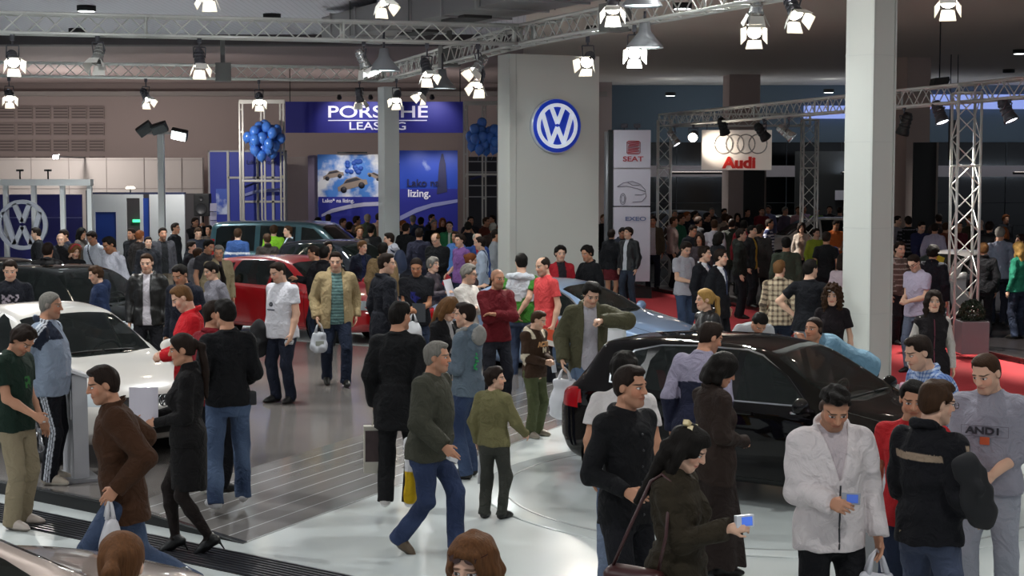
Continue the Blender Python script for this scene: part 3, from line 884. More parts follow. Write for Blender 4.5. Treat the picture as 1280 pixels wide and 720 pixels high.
GOLF=dict(F=2.10,Bk=-2.10,ax=(1.24,-1.34),wr=.315,zt=[(2.10,.60),(2.05,.70),(1.85,.81),(1.45,.915),(1.02,.985),(.62,1.20),(.25,1.385),(.05,1.435),(-.4,1.475),(-1.0,1.465),(-1.5,1.425),(-1.66,1.395),(-1.80,1.22),(-1.97,1.0),(-2.06,.94),(-2.10,.80)],zb=[(2.1,.30),(1.95,.21),(1.5,.18),(-1.6,.18),(-1.95,.24),(-2.1,.36)],zs=[(2.1,.55),(1.95,.66),(1.45,.80),(1.0,.88),(0,.925),(-1,.96),(-1.8,.965),(-2.05,.90),(-2.1,.76)],wb=[(2.1,.62),(2.03,.74),(1.75,.835),(1.2,.872),(0,.88),(-1.2,.875),(-1.8,.845),(-2.02,.78),(-2.1,.68)],wr_=[(2.1,.42),(1.4,.62),(1.02,.685),(.25,.59),(-.5,.59),(-1.5,.565),(-1.66,.56),(-1.97,.62),(-2.1,.52)],bow=(.20,.12),screen=[(1.00,-.28),(.90,-.63),(.60,-.615),(.27,-.545),(.235,-.28),(.235,.28),(.27,.545),(.60,.615),(.90,.63),(1.00,.28)],side=[('front_side_window',[(.66,.965),(.40,1.185),(.13,1.355),(-.03,1.395),(-.03,.965)]),('rear_side_window',[(-.10,.968),(-.10,1.40),(-.50,1.405),(-.92,1.385),(-1.02,1.25),(-1.03,.99)]),('quarter_window',[(-1.08,1.0),(-1.08,1.24),(-1.0,1.365),(-1.22,1.32),(-1.42,1.10),(-1.40,1.03)])],trim=[(.70,.951),(.415,1.203),(.13,1.372),(-.03,1.410),(-.5,1.420),(-.94,1.399),(-1.235,1.333),(-1.44,1.10),(-1.42,1.016),(-.1,.951)],rearwin=[(.50,1.04),(.44,1.34),(-.44,1.34),(-.50,1.04)],tail_side=[(-1.70,.80),(-1.72,.93),(-2.3,.96),(-2.3,.74)],tail_rear=[(.50,.76),(.53,.93),(.95,.96),(.95,.74)],head_front=[(.50,.60),(.54,.69),(.95,.755),(.95,.62)],head_side=[(1.80,.69),(1.76,.765),(2.3,.72),(2.3,.60)],grille=[(.40,.59),(.42,.68),(-.42,.68),(-.40,.59)],intake=[(.50,.30),(.46,.43),(-.46,.43),(-.50,.30)],doors=[(.86,.26,.93),(-.065,.20,1.41),(-1.05,.42,.97)],rim='five',seats=.0)
def variant(base,**k):
 d=dict(base);d.update(k);return d
SEDAN=variant(GOLF,F=2.12,Bk=-2.42,ax=(1.26,-1.34),zt=[(2.12,.60),(2.07,.70),(1.85,.81),(1.45,.915),(1.02,.985),(.62,1.20),(.25,1.375),(.05,1.42),(-.4,1.455),(-.85,1.43),(-1.15,1.36),(-1.55,1.16),(-1.78,1.075),(-2.2,1.04),(-2.34,1.0),(-2.42,.80)],zb=[(2.12,.30),(1.95,.21),(1.5,.18),(-1.7,.18),(-2.2,.24),(-2.42,.36)],zs=[(2.12,.55),(1.95,.66),(1.45,.80),(1.0,.88),(0,.925),(-1,.96),(-2.0,.97),(-2.32,.92),(-2.42,.72)],wb=[(2.12,.62),(2.05,.74),(1.75,.835),(1.2,.875),(0,.885),(-1.2,.88),(-2.0,.85),(-2.3,.78),(-2.42,.66)],wr_=[(2.12,.42),(1.4,.62),(1.02,.69),(.25,.59),(-.5,.59),(-1.1,.57),(-1.7,.66),(-2.2,.64),(-2.42,.5)],side=[('front_side_window',[(.66,.965),(.40,1.18),(.13,1.345),(-.03,1.385),(-.03,.965)]),('rear_side_window',[(-.10,.968),(-.10,1.385),(-.50,1.385),(-.88,1.33),(-1.12,1.20),(-1.30,1.06),(-1.28,1.0)])],trim=[(.80,.945),(.42,1.22),(.13,1.375),(-.03,1.41),(-.5,1.41),(-.92,1.36),(-1.2,1.2),(-1.38,1.05),(-1.34,.98),(-.1,.945)],rearwin=None,reartop=[(-1.02,-.44),(-1.62,-.56),(-1.66,-.3),(-1.66,.3),(-1.62,.56),(-1.02,.44)],tail_side=[(-2.08,.78),(-2.10,.92),(-2.6,.95),(-2.6,.74)],doors=[(.86,.26,.93),(-.065,.20,1.40),(-1.10,.42,.98)])
COUPE=variant(SEDAN,F=2.2,Bk=-2.2,zt=[(2.2,.58),(2.14,.68),(1.85,.80),(1.45,.89),(1.05,.955),(.60,1.19),(.2,1.34),(0,1.385),(-.4,1.415),(-.8,1.38),(-1.15,1.28),(-1.5,1.10),(-1.68,1.03),(-2.0,1.0),(-2.14,.95),(-2.2,.76)],zb=[(2.2,.30),(1.95,.21),(1.5,.18),(-1.7,.18),(-2.05,.24),(-2.2,.36)],zs=[(2.2,.53),(1.95,.66),(1.45,.79),(1.0,.87),(0,.915),(-1,.94),(-1.9,.94),(-2.14,.88),(-2.2,.7)],wb=[(2.2,.60),(2.1,.74),(1.75,.84),(1.2,.885),(0,.89),(-1.2,.885),(-1.9,.84),(-2.12,.76),(-2.2,.64)],wr_=[(2.2,.42),(1.4,.62),(1.05,.69),(.2,.585),(-.5,.58),(-1.1,.56),(-1.6,.64),(-2.0,.62),(-2.2,.5)],screen=[(1.03,-.28),(.93,-.64),(.60,-.61),(.24,-.54),(.20,-.28),(.20,.28),(.24,.54),(.60,.61),(.93,.64),(1.03,.28)],side=[('front_side_window',[(.66,.945),(.40,1.16),(.08,1.31),(-.10,1.345),(-.22,1.35),(-.22,.95)]),('rear_side_window',[(-.27,.95),(-.27,1.345),(-.60,1.32),(-.95,1.20),(-1.16,1.04),(-1.14,.975)])],trim=[(.80,.925),(.42,1.19),(.08,1.34),(-.10,1.375),(-.5,1.36),(-.98,1.22),(-1.22,1.04),(-1.18,.955),(-.1,.925)],reartop=[(-.98,-.43),(-1.5,-.54),(-1.54,-.3),(-1.54,.3),(-1.5,.54),(-.98,.43)],tail_side=[(-1.9,.78),(-1.92,.90),(-2.4,.92),(-2.4,.72)],doors=[(.90,.26,.90),(-.245,.20,1.36)])
VAN=variant(GOLF,F=2.35,Bk=-2.35,ax=(1.45,-1.50),wr=.335,zt=[(2.35,.70),(2.28,.86),(2.05,1.0),(1.75,1.12),(1.5,1.20),(1.0,1.60),(.72,1.80),(.45,1.88),(-.4,1.92),(-1.6,1.90),(-2.1,1.87),(-2.20,1.80),(-2.28,1.4),(-2.33,1.0),(-2.35,.85)],zb=[(2.35,.34),(2.1,.25),(1.6,.22),(-1.6,.22),(-2.1,.26),(-2.35,.36)],zs=[(2.35,.62),(2.15,.82),(1.6,1.02),(1.2,1.08),(0,1.10),(-1,1.11),(-2.1,1.11),(-2.28,1.0),(-2.35,.8)],wb=[(2.35,.70),(2.25,.80),(1.95,.90),(1.4,.94),(0,.95),(-1.4,.945),(-2.1,.92),(-2.3,.86),(-2.35,.82)],wr_=[(2.35,.5),(1.8,.72),(1.5,.78),(.7,.72),(-.5,.73),(-2.1,.71),(-2.35,.7)],screen=[(1.48,-.3),(1.40,-.72),(1.05,-.70),(.75,-.66),(.70,-.3),(.70,.3),(.75,.66),(1.05,.70),(1.40,.72),(1.48,.3)],side=[('front_side_window',[(1.18,1.16),(.80,1.50),(.55,1.72),(.25,1.76),(.25,1.15)]),('rear_side_window',[(.10,1.17),(.10,1.77),(-.82,1.79),(-.82,1.17)]),('quarter_window',[(-.95,1.17),(-.95,1.79),(-1.85,1.77),(-1.98,1.70),(-2.0,1.22),(-1.95,1.17)])],trim=None,rearwin=[(.66,1.16),(.60,1.72),(-.60,1.72),(-.66,1.16)],tail_side=[(-2.12,.95),(-2.14,1.45),(-2.6,1.45),(-2.6,.92)],tail_rear=[(.78,.92),(.74,1.45),(1.1,1.45),(1.1,.92)],head_front=[(.50,.74),(.55,.90),(1.1,.96),(1.1,.76)],head_side=[(1.95,.84),(1.88,.98),(2.6,.93),(2.6,.74)],grille=[(.48,.74),(.50,.86),(-.50,.86),(-.48,.74)],doors=[(1.32,.30,1.08),(.17,.24,1.80),(-.88,.24,1.80)])
SUV=variant(GOLF,wr=.345,zt=[(x,z*1.15)for x,z in GOLF['zt']],zs=[(x,z*1.13)for x,z in GOLF['zs']],zb=[(x,z+.08)for x,z in GOLF['zb']],side=[(n,[(x,z*1.145)for x,z in p])for n,p in GOLF['side']],trim=None,rearwin=[(y,z*1.14)for y,z in GOLF['rearwin']],tail_side=[(x,z*1.1)for x,z in GOLF['tail_side']],tail_rear=[(x,z*1.1)for x,z in GOLF['tail_rear']],head_front=[(x,z*1.1)for x,z in GOLF['head_front']],head_side=[(x,z*1.1)for x,z in GOLF['head_side']],grille=[(x,z*1.1)for x,z in GOLF['grille']],intake=[(x,z*1.1+.05)for x,z in GOLF['intake']],doors=[(a,b+.08,c*1.13)for a,b,c in GOLF['doors']])
def glass_material(a=.88):
 if('carglass',a)in MATS:return MATS[('carglass',a)]
 m,N,L,B=principled('tinted_glass' if a>.8 else 'windscreen_glass')
 B.inputs['Base Color'].default_value=(.006,.009,.008,1);B.inputs['Roughness'].default_value=.03
 B.inputs['Alpha'].default_value=a;B.inputs['Specular IOR Level'].default_value=.6
 MATS[('carglass',a)]=m;return m
def paint_material(c,metallic=0.0):
 dark=sum(col(c))<.06
 return mat(c,.6 if dark else(.32 if metallic else .28),metallic,0,.7 if dark else 1.0,'car_paint',1.0,.0 if dark else .5)
def car(label,P,paint,pos,heading,z0=0.0,scale=1.0,metallic=0.0,chrome=True,rim='#9a9a9c',group=None,plate=None,emblem='vw',lod=0,interior=True,lights_on=False,darkrim=False,sw=1.0,sh=1.0):
 root=empty('car',(pos[0],pos[1],z0),R(heading));root.scale=(scale,scale*sw,scale*sh);tag(root,label,'car',group)
 F,Bk=P['F'],P['Bk']
 nx=76 if lod==0 else 44
 t=np.linspace(0,1,nx);xs=Bk+(F-Bk)*(.5-.5*np.cos(t*PI))*.35+(F-Bk)*t*.65
 if True:xs=Bk+(F-Bk)*((.5-.5*np.cos(t*PI))*.35+t*.65)
 zt,zb,zs,wb,wr=[hermite(P[k],xs)for k in('zt','zb','zs','wb','wr_')]
 wb=wb*1.0
 rings=[]
 for i,x in enumerate(xs):
  T,B_,S,W,Wr=zt[i],zb[i],zs[i],wb[i],wr[i]
  S=min(S,T-.02);Zr=max(T-(.05 if T>1.1 else .030),S+.35*(T-S));Wr=min(Wr,W*.92)
  g0=(W*.945,S+.008)
  def lp(a):return(g0[0]+(Wr+.018-g0[0])*a,g0[1]+(Zr-.015-g0[1])*a)
  c=[(0,B_),(.80*W,B_),(.955*W,B_+.05),(.985*W,B_+.22*(S-B_)),(.992*W,B_+.45*(S-B_)),(1.0*W,B_+.72*(S-B_)),(.992*W,S-.035),(.965*W,S-.004),lp(.06),lp(.35),lp(.68),lp(.97),(Wr*.90,Zr+.55*(T-Zr)),(Wr*.55,T-.2*(T-Zr)),(0,T)]
  for _ in range(2):
   n_=[c[0]]
   for a,b in zip(c,c[1:]):n_+=[(a[0]*.75+b[0]*.25,a[1]*.75+b[1]*.25),(a[0]*.25+b[0]*.75,a[1]*.25+b[1]*.75)]
   c=[n_[0]]+n_[2:-2]+[n_[-1]]
  rings.append(c)
 def shrink(c,k,dx,x):
  zc=(c[0][1]+c[-1][1])/2
  return x+dx,[(y*k,zc+(z-zc)*k)for y,z in c]
 seq=[shrink(rings[0],.55,-.050,xs[0]),shrink(rings[0],.90,-.040,xs[0]),shrink(rings[0],.97,-.018,xs[0])]+list(zip(xs,rings))+[shrink(rings[-1],.97,.018,xs[-1]),shrink(rings[-1],.90,.040,xs[-1]),shrink(rings[-1],.55,.050,xs[-1])]
 bm=bmesh.new();rows=[]
 bf,bb=P['bow']
 def sstep(a):a=np.clip(a,0,1);return a*a*(3-2*a)
 for x,c in seq:
  full=[(y,z)for y,z in c]+[(-y,z)for y,z in c[-2:0:-1]]
  row=[]
  for y,z in full:
   f=sstep((abs(x)-.4)/1.5);bow=(bf if x>0 else-bb)*(abs(y)/.88)**2.4*f
   row.append(bm.verts.new((x-bow,y,z)))
  rows.append(row)
 m_=len(rows[0])
 for A,B2 in zip(rows,rows[1:]):
  for j in range(m_):
   bm.faces.new((A[j],B2[j],B2[(j+1)%m_],A[(j+1)%m_]))
 bm.faces.new(rows[0]);bm.faces.new(rows[-1][::-1])
 bmesh.ops.recalc_face_normals(bm,faces=bm.faces)
 lay=bm.faces.layers.int.new('part')
 names={0:'body'}
 def cut(poly,axes,pid,filt):
  a,b=axes
  poly=[Vector((p[0],p[1]))for p in poly]
  cx=sum((p.x for p in poly))/len(poly);cz=sum((p.y for p in poly))/len(poly)
  lo=(min(p.x for p in poly)-.02,min(p.y for p in poly)-.02);hi=(max(p.x for p in poly)+.02,max(p.y for p in poly)+.02)
  def near():
   r=[]
   for f in bm.faces:
    if not filt(f):continue
    va=[v.co[a]for v in f.verts];vb=[v.co[b]for v in f.verts]
    if max(va)>lo[0]and min(va)<hi[0]and max(vb)>lo[1]and min(vb)<hi[1]:r.append(f)
   return r
  for p,q in zip(poly,poly[1:]+poly[:1]):
   fs=near()
   if not fs:return
   d=q-p;n2=Vector((d.y,-d.x))
   co=Vector((0,0,0));co[a]=p.x;co[b]=p.y;no=Vector((0,0,0));no[a]=n2.x;no[b]=n2.y
   geom=list(set(fs)|set(e for f in fs for e in f.edges)|set(v for f in fs for v in f.verts))
   bmesh.ops.bisect_plane(bm,geom=geom,dist=1e-5,plane_co=co,plane_no=no)
  for f in near():
   c=f.calc_center_median();u,v=c[a],c[b];inside=True;sgn=0
   for p,q in zip(poly,poly[1:]+poly[:1]):
    cr=(q.x-p.x)*(v-p.y)-(q.y-p.y)*(u-p.x)
    if abs(cr)<1e-9:continue
    if sgn==0:sgn=1 if cr>0 else-1
    elif(cr>0)!=(sgn>0):inside=False;break
   if inside:f[lay]=pid
 pid=[0]
 def new(nm):pid[0]+=1;names[pid[0]]=nm;return pid[0]
 side_f=lambda s_:(lambda f:f.normal.y*s_>.25)
 top_f=lambda f:f.normal.z>.22
 front_f=lambda f:f.normal.x>.25 and f.calc_center_median().x>1.3
 rear_f=lambda f:f.normal.x<-.18 and f.calc_center_median().x<-1.2
 tr=P.get('trim')if chrome else None
 cut(P['screen'],(0,1),new('windscreen'),top_f)
 if P.get('reartop'):cut(P['reartop'],(0,1),new('rear_window'),top_f)
 if P.get('rearwin'):cut(P['rearwin'],(1,2),new('rear_window'),rear_f)
 for s_ in(1,-1):
  if tr:
   cut(tr,(0,2),new('window_trim'),side_f(s_))
   mx_,mz_=sum(p[0]for p in tr)/len(tr),sum(p[1]for p in tr)/len(tr)
   cut([(x-.016*(1 if x>mx_ else-1)*(abs(x-mx_)>.6),z-.013*(1 if z>mz_ else-1))for x,z in tr],(0,2),new('pillar_panel'),side_f(s_))
  for nm,poly in P['side']:cut(poly,(0,2),new(nm),side_f(s_))
  if not lod:
   for(x,z_0,z_1)in P['doors']:
    w=.005
    cut([(x-w,z_0),(x+w,z_0),(x+w-.03*(z_1>1.2),z_1),(x-w-.03*(z_1>1.2),z_1)],(0,2),new('shut_line'),lambda f,s_=s_:f.normal.y*s_>.4 and f[lay]==0)
   x0=P['doors'][0][0];x1=P['doors'][-1][0]
   cut([(x1,.262),(x1,.272),(x0,.272),(x0,.262)],(0,2),new('shut_line'),lambda f,s_=s_:f.normal.y*s_>.4 and f[lay]==0)
  k=new('headlight');hf=[(y*s_,z)for y,z in P['head_front']]
  cut(hf,(1,2),k,front_f);cut(P['head_side'],(0,2),k,lambda f,s_=s_:f.normal.y*s_>.25 and f.calc_center_median().x>1.3)
  k=new('tail_light')
  cut([(y*s_,z)for y,z in P['tail_rear']],(1,2),k,rear_f);cut(P['tail_side'],(0,2),k,side_f(s_))
 cut(P['grille'],(1,2),new('grille'),front_f);cut(P['intake'],(1,2),new('air_intake'),front_f)
 if not lod:
  for s_ in(1,-1):
   cut([(1.0,s_*.70),(1.0,s_*.708),(1.8,s_*.628),(1.8,s_*.62)],(0,1),new('shut_line'),lambda f:f.normal.z>.3 and f[lay]==0)
 rw=P['wr']
 for ax_ in P['ax']:
  for s_ in(1,-1):
   r_=rw+.045
   poly=[(ax_+math.cos(a)*r_,rw+math.sin(a)*r_)for a in np.linspace(0,2*PI,25)[:-1]]
   cut(poly,(0,2),999,lambda f,s_=s_:f.calc_center_median().y*s_>.45)
 bmesh.ops.delete(bm,geom=[f for f in bm.faces if f[lay]==999],context='FACES')
 mats={'body':paint_material(paint,metallic),'windscreen':glass_material(.66),'rear_window':glass_material(),'front_side_window':glass_material(),'rear_side_window':glass_material(),'quarter_window':glass_material(),'window_trim':mat('#b9bcc0',.22,.9),'shut_line':mat('#050505',.8),'pillar_panel':mat('#070708',.2),'headlight':mat('#c9d2d6',.08,.35,0,1.0)if not lights_on else mat('#f4f2e4',.1,0,3.0),'tail_light':mat('#8a0a10',.12,0,.25,1.0),'grille':mat('#0a0a0b',.35),'air_intake':mat('#0a0a0b',.5)}
 bm.verts.index_update()
 groups={}
 for f in bm.faces:groups.setdefault(f[lay],[]).append(f)
 bodyo=None
 for k in sorted(groups):
  nm=names[k];fs=groups[k]
  vmap={};V=[];Fc=[]
  for f in fs:
   r=[]
   for v in f.verts:
    if v not in vmap:vmap[v]=len(V);V.append(v.co.copy())
    r.append(vmap[v])
   Fc.append(r)
  me=bpy.data.meshes.new(nm);me.from_pydata(V,[],Fc);me.update()
  me.polygons.foreach_set('use_smooth',np.ones(len(Fc),dtype=bool));me.materials.append(mats[nm])
  try:
   me.normals_split_custom_set_from_vertices([v.normal.copy()for v in vmap])
  except Exception:pass
  o=bpy.data.objects.new(nm,me);link(o,root if nm in('body','windscreen','rear_window','headlight','tail_light','grille','air_intake')or 'window' in nm and nm!='window_trim' else(bodyo or root))
  if nm=='body':bodyo=o
 bm.free()
 tm=mat('#0c0c0d',.7);rm=mat(rim,.25,.85);dk=mat('#060606',.9)
 for ax_ in P['ax']:
  for s_ in(1,-1):
   yy=s_*.775*(P['wb'][4][1]/.88)
   Mw=Matrix.Translation((ax_,yy,rw))@Matrix.Rotation(-s_*PI/2,4,'X')
   bm=bmesh.new();lathe(bm,[(rw*.70,-.10),(rw*.93,-.105),(rw*.985,-.08),(rw,-.03),(rw,.05),(rw*.985,.085),(rw*.93,.105),(rw*.70,.10),(rw*.69,.0),(rw*.70,-.10)],36,Mw)
   tyre=bm_obj('tyre',bm,tm,root)
   bm=bmesh.new();lathe(bm,[(rw*.70,-.08),(rw*.71,.098),(rw*.66,.102),(rw*.62,.07),(rw*.60,-.08)],36,Mw)
   nsp=5 if not lod else 5
   for k in range(nsp):
    a=2*PI*k/nsp
    for da in(-.16,.16):
     ca,sa=math.cos(a+da*.7),math.sin(a+da*.7);cb,sb=math.cos(a+da),math.sin(a+da)
     p0=Vector((ca*rw*.12,sa*rw*.12,.075));p1=Vector((cb*rw*.64,sb*rw*.64,.085))
     tube(bm,Mw@p0,Mw@p1,.022,.017,6)
   lathe(bm,[(0,.10),(rw*.10,.098),(rw*.17,.08),(rw*.17,.05)],16,Mw)
   bm_obj('rim',bm,rm,tyre)
   bm=bmesh.new();lathe(bm,[(rw*.52,.0),(rw*.52,.02),(rw*.1,.03)],28,Mw);bm_obj('brake_disc',bm,mat('#3a3a3c',.35,.8),tyre)
   bm=bmesh.new()
   Mi=Matrix.Translation((ax_,yy-s_*.03,rw))@Matrix.Rotation(-s_*PI/2,4,'X')
   lathe(bm,[(0,-.22),(rw+.05,-.22),(rw+.055,.09)],28,Mi);bm_obj('wheel_arch',bm,dk,root)
 cowl=P['screen'][0][0]
 zm=float(hermite(P['zs'],np.array([cowl-.28]))[0])+.07;wm=float(hermite(P['wb'],np.array([cowl-.28]))[0])
 for s_ in(1,-1):
  g=SDF();g.ell((cowl-.30,s_*(wm+.11),zm+.02),(.075,.115,.075),None,.02);g.cone((cowl-.25,s_*(wm-.05),zm-.05),(cowl-.27,s_*(wm+.05),zm-.02),.025,.025,.03)
  g.cut(plane_f((cowl-.335,0,0),(-1,0,0)),.01)
  V,Q=g.mesh(.016 if not lod else .03,1)
  mo=bpy.data.objects.new('wing_mirror',mesh_np('wing_mirror',V,Q,mats['body']));link(mo,root)
  if chrome and tr:
   bm=bmesh.new();path_tube(bm,[(cowl-.36,s_*(wm+.03),zm-.035),(cowl-.30,s_*(wm+.12),zm-.045),(cowl-.34,s_*(wm+.21),zm-.03)],.012,6);bm_obj('mirror_trim',bm,mat('#b9bcc0',.22,.9),mo)
  for(x,z_0,z_1)in P['doors'][1:]:
   zh=float(hermite(P['zs'],np.array([x+.12]))[0])-.06;wh=float(hermite(P['wb'],np.array([x+.12]))[0])
   bm=bmesh.new();bx(bm,(x+.14,s_*(wh+.006),zh),(.20,.035,.03),None,.012);bm_obj('door_handle',bm,mats['body'],root,True)
 bm=bmesh.new()
 def surf(x,y):
  T=float(hermite(P['zt'],np.array([x+P['bow'][0]*(abs(y)/.88)**2.4*sstep((abs(x)-.4)/1.5)]))[0]);return T-.03*(abs(y)/.6)**2
 for(y0,y1)in((.05,.58),(-.55,.02)):
  pts=[(cowl-.045-.10*(abs(y0+(y1-y0)*k)/.6)**2,y0+(y1-y0)*k,surf(cowl-.045,y0+(y1-y0)*k)+.022)for k in np.linspace(0,1,6)]
  path_tube(bm,pts,.011,5)
 bm_obj('wiper',bm,mat('#0a0a0a',.5),root)
 rb=[r_ for r_ in P['grille']];zc=(rb[0][1]+rb[1][1])/2
 bm=bmesh.new();Me=Matrix.Translation((F+.055,0,zc))@Matrix.Rotation(PI/2,4,'Z')
 if emblem=='vw':vw_mark(bm,.062,.012,Me)
 else:
  for k in range(4):path_tube(bm,[Me@Vector(((k-1.5)*.055+math.cos(a)*.04,0,math.sin(a)*.04))for a in np.linspace(0,2*PI,17)[:-1]],.006,5,True)
 bm_obj('emblem',bm,mat('#d2d5d8',.15,.9),root)
 bm=bmesh.new();bx(bm,(F+.065,0,.47*(P['grille'][0][1]/.59)),(.015,.52,.115),None,.004);bm_obj('number_plate',bm,mat('#d8d8d6',.5),root)
 if interior:
  im=mat('#3a3b3a',.7)
  zs0=P['zb'][2][1]+.14;H=max(z for x,z in P['zt'])
  bm=bmesh.new();bx(bm,(-.35,0,zs0),(2.6,1.45,.10),None,.03);bm_obj('cabin_floor',bm,im,root)
  bm=bmesh.new();bx(bm,(cowl-.25,0,zs0+.50),(.45,1.40,.26),None,.08);bm_obj('dashboard',bm,im,root)
  bm=bmesh.new();c0=Vector((cowl-.55,.36,zs0+.58))
  path_tube(bm,[c0+Vector((.06*math.sin(a),.18*math.cos(a),.17*math.sin(a)))for a in np.linspace(0,2*PI,21)[:-1]],.016,6,True)
  tube(bm,c0,c0+Vector((.2,0,-.08)),.03);tube(bm,c0+Vector((0,-.17,0)),c0+Vector((0,.17,0)),.014)
  bm_obj('steering_wheel',bm,mat('#0e0e0e',.4),root)
  for(x,y)in((-.05,.36),(-.05,-.36),(-.95,.36),(-.95,-.36)):
   g=SDF();g.box((x,y,zs0+.20),(.25,.23,.09),None,.07);g.box((x-.30,y,zs0+.48),(.075,.22,.33),rot_y(-.22),.07,.04);g.box((x-.42,y,zs0+.84),(.05,.12,.09),rot_y(-.22),.045,.01)
   V,Q=g.mesh(.035,1);link(bpy.data.objects.new('seat',mesh_np('seat',V,Q,mat('#262628',.8))),root)
 return root
def rot_y(a):c,s=math.cos(a),math.sin(a);return np.array([[c,0,-s],[0,1,0],[s,0,c]])
def vw_mark(bm,r,d,M_,mi=0,ring=True):
 def strip(pts,w):
  for(a,b)in zip(pts,pts[1:]):
   a=Vector(a);b=Vector(b);t=(b-a).normalized();n=Vector((-t.y,t.x))*w/2
   prism(bm,[tuple((a+n)*r),tuple((b+n)*r),tuple((b-n)*r),tuple((a-n)*r)][::1],-d,M_,mi)
 if ring:
  N_=40;o=[(math.cos(2*PI*i/N_),math.sin(2*PI*i/N_))for i in range(N_)]
  vs=[]
  for y in(0,-d):
   vs.append(([bm.verts.new(M_@Vector((c*r,y,s_*r)))for c,s_ in o],[bm.verts.new(M_@Vector((c*r*.84,y,s_*r*.84)))for c,s_ in o]))
  for i in range(N_):
   j=(i+1)%N_
   for q in((vs[1][0][i],vs[1][0][j],vs[1][1][j],vs[1][1][i]),(vs[0][0][i],vs[0][1][i],vs[0][1][j],vs[0][0][j]),(vs[0][0][i],vs[0][0][j],vs[1][0][j],vs[1][0][i]),(vs[0][1][i],vs[1][1][i],vs[1][1][j],vs[0][1][j])):
    bm.faces.new(q).material_index=mi
 w=.19
 strip([(-.31,.84),(0,.10),(.31,.84)],w)
 strip([(-.72,.52),(-.32,-.78),(0,-.06),(.32,-.78),(.72,.52)],w)
WORLD=.34
STAND_E=1300
SPOT_E=500
PEND_E=60
DOWN_E=650
HALL_FILL=[(-9,4,150),(-3,5,150),(3,5,120),(9,4,90),(-10.5,10,220),(-6,14,200),(3,12,130),(9,12,80),(-9,20,230),(-3,20,200),(3,20,90),(9,20,60)]  # fill lamps added under the ceiling, none of them in view
GLOBE_FILL=[(-13.5,30,5.2,3200),(-17,40,5.0,3800),(-20.5,50,4.6,2200),(13,29,5.2,800),(17,40,5,1100),(22,52,4.6,1200),(-11,14,5.2,700),(11,14,5.2,650),(0,3,5.2,500)]  # globe lights added outside the view to brighten back wall and ceiling
WASH_FILL=[(x,55,3.3,3.2,40,'long uplight added out of sight behind the pale back partition')for x in(-27,-22,-17,-12.5)]+[(x,51.5,3.3,2.0,60,'short uplight added out of sight behind the leasing posters')for x in(-6,-3)]+[(x,56,3.0,3.0,60,'blue uplight added unseen low behind the dark stand')for x in(7,13,19)]  # unseen uplights added to lift the brightness of the back walls
sc=bpy.context.scene
sc.view_settings.view_transform='Standard';sc.view_settings.look='None';sc.view_settings.gamma=1.0;sc.view_settings.use_curve_mapping=False
sc.view_settings.exposure=0.0
w_=bpy.data.worlds.new('hall_light');sc.world=w_;w_.use_nodes=True
w_.node_tree.nodes['Background'].inputs[0].default_value=(.78,.86,1.0,1);w_.node_tree.nodes['Background'].inputs[1].default_value=WORLD
def struct(o):o['kind']='structure';return o
def slab(name,poly,z0,z1,m,parent=None):
 bm=bmesh.new()
 A=[bm.verts.new((x,y,z1))for x,y in poly];B_=[bm.verts.new((x,y,z0))for x,y in poly]
 bm.faces.new(A);bm.faces.new(B_[::-1]);n=len(poly)
 for i in range(n):bm.faces.new((A[i],B_[i],B_[(i+1)%n],A[(i+1)%n]))
 return bm_obj(name,bm,m,parent)
def noise_floor(c,rough,var=.06,scale=.6,rvar=.1,spec=.5,coat=0.0,name='floor_finish'):
 m,N,L,B=principled(name)
 tc=N.new('ShaderNodeTexCoord');nz=N.new('ShaderNodeTexNoise');nz.inputs['Scale'].default_value=scale;nz.inputs['Detail'].default_value=6
 L.new(tc.outputs['Object'],nz.inputs['Vector'])
 mx=N.new('ShaderNodeMix');mx.data_type='RGBA';cc=col(c)
 mx.inputs['A'].default_value=(*[x*(1-var)for x in cc],1);mx.inputs['B'].default_value=(*[min(1,x*(1+var))for x in cc],1)
 L.new(nz.outputs['Fac'],mx.inputs['Factor']);L.new(mx.outputs['Result'],B.inputs['Base Color'])
 mr=N.new('ShaderNodeMapRange');mr.inputs['To Min'].default_value=max(.02,rough-rvar);mr.inputs['To Max'].default_value=rough+rvar
 L.new(nz.outputs['Fac'],mr.inputs['Value']);L.new(mr.outputs['Result'],B.inputs['Roughness'])
 B.inputs['Specular IOR Level'].default_value=spec;B.inputs['Coat Weight'].default_value=coat
 return m
def slat_mat(c,pitch,depth=.6,rough=.7,axis='Y'):
 m,N,L,B=principled('slatted_ceiling')
 tc=N.new('ShaderNodeTexCoord');sp=N.new('ShaderNodeSeparateXYZ');L.new(tc.outputs['Object'],sp.inputs[0])
 a=N.new('ShaderNodeMath');a.operation='DIVIDE';a.inputs[1].default_value=pitch;L.new(sp.outputs[axis],a.inputs[0])
 f=N.new('ShaderNodeMath');f.operation='FRACT';L.new(a.outputs[0],f.inputs[0])
 g=N.new('ShaderNodeMath');g.operation='LESS_THAN';g.inputs[1].default_value=.16;L.new(f.outputs[0],g.inputs[0])
 mx=N.new('ShaderNodeMix');mx.data_type='RGBA';cc=col(c)
 mx.inputs['A'].default_value=(*cc,1);mx.inputs['B'].default_value=(*[x*depth for x in cc],1)
 L.new(g.outputs[0],mx.inputs['Factor']);L.new(mx.outputs['Result'],B.inputs['Base Color'])
 B.inputs['Roughness'].default_value=rough
 return m
WHITE_FLOOR=noise_floor('#c9cfce',.16,.05,.5,.08,.5)
struct(slab('floor',[(-34,2),(30,2),(30,60),(-34,60)],-.2,0,WHITE_FLOOR))
Pa=np.array([-2.17,12.77]);du=np.array([.417,.909]);nl=np.array([-.909,.417])
PLZ=.12
GREY_FLOOR=noise_floor('#6f6a67',.16,.22,.7,.08,.5,.0,'dark_laminate')
far_l=11.6
bm=bmesh.new()
R0,R1=Pa,Pa+du*far_l
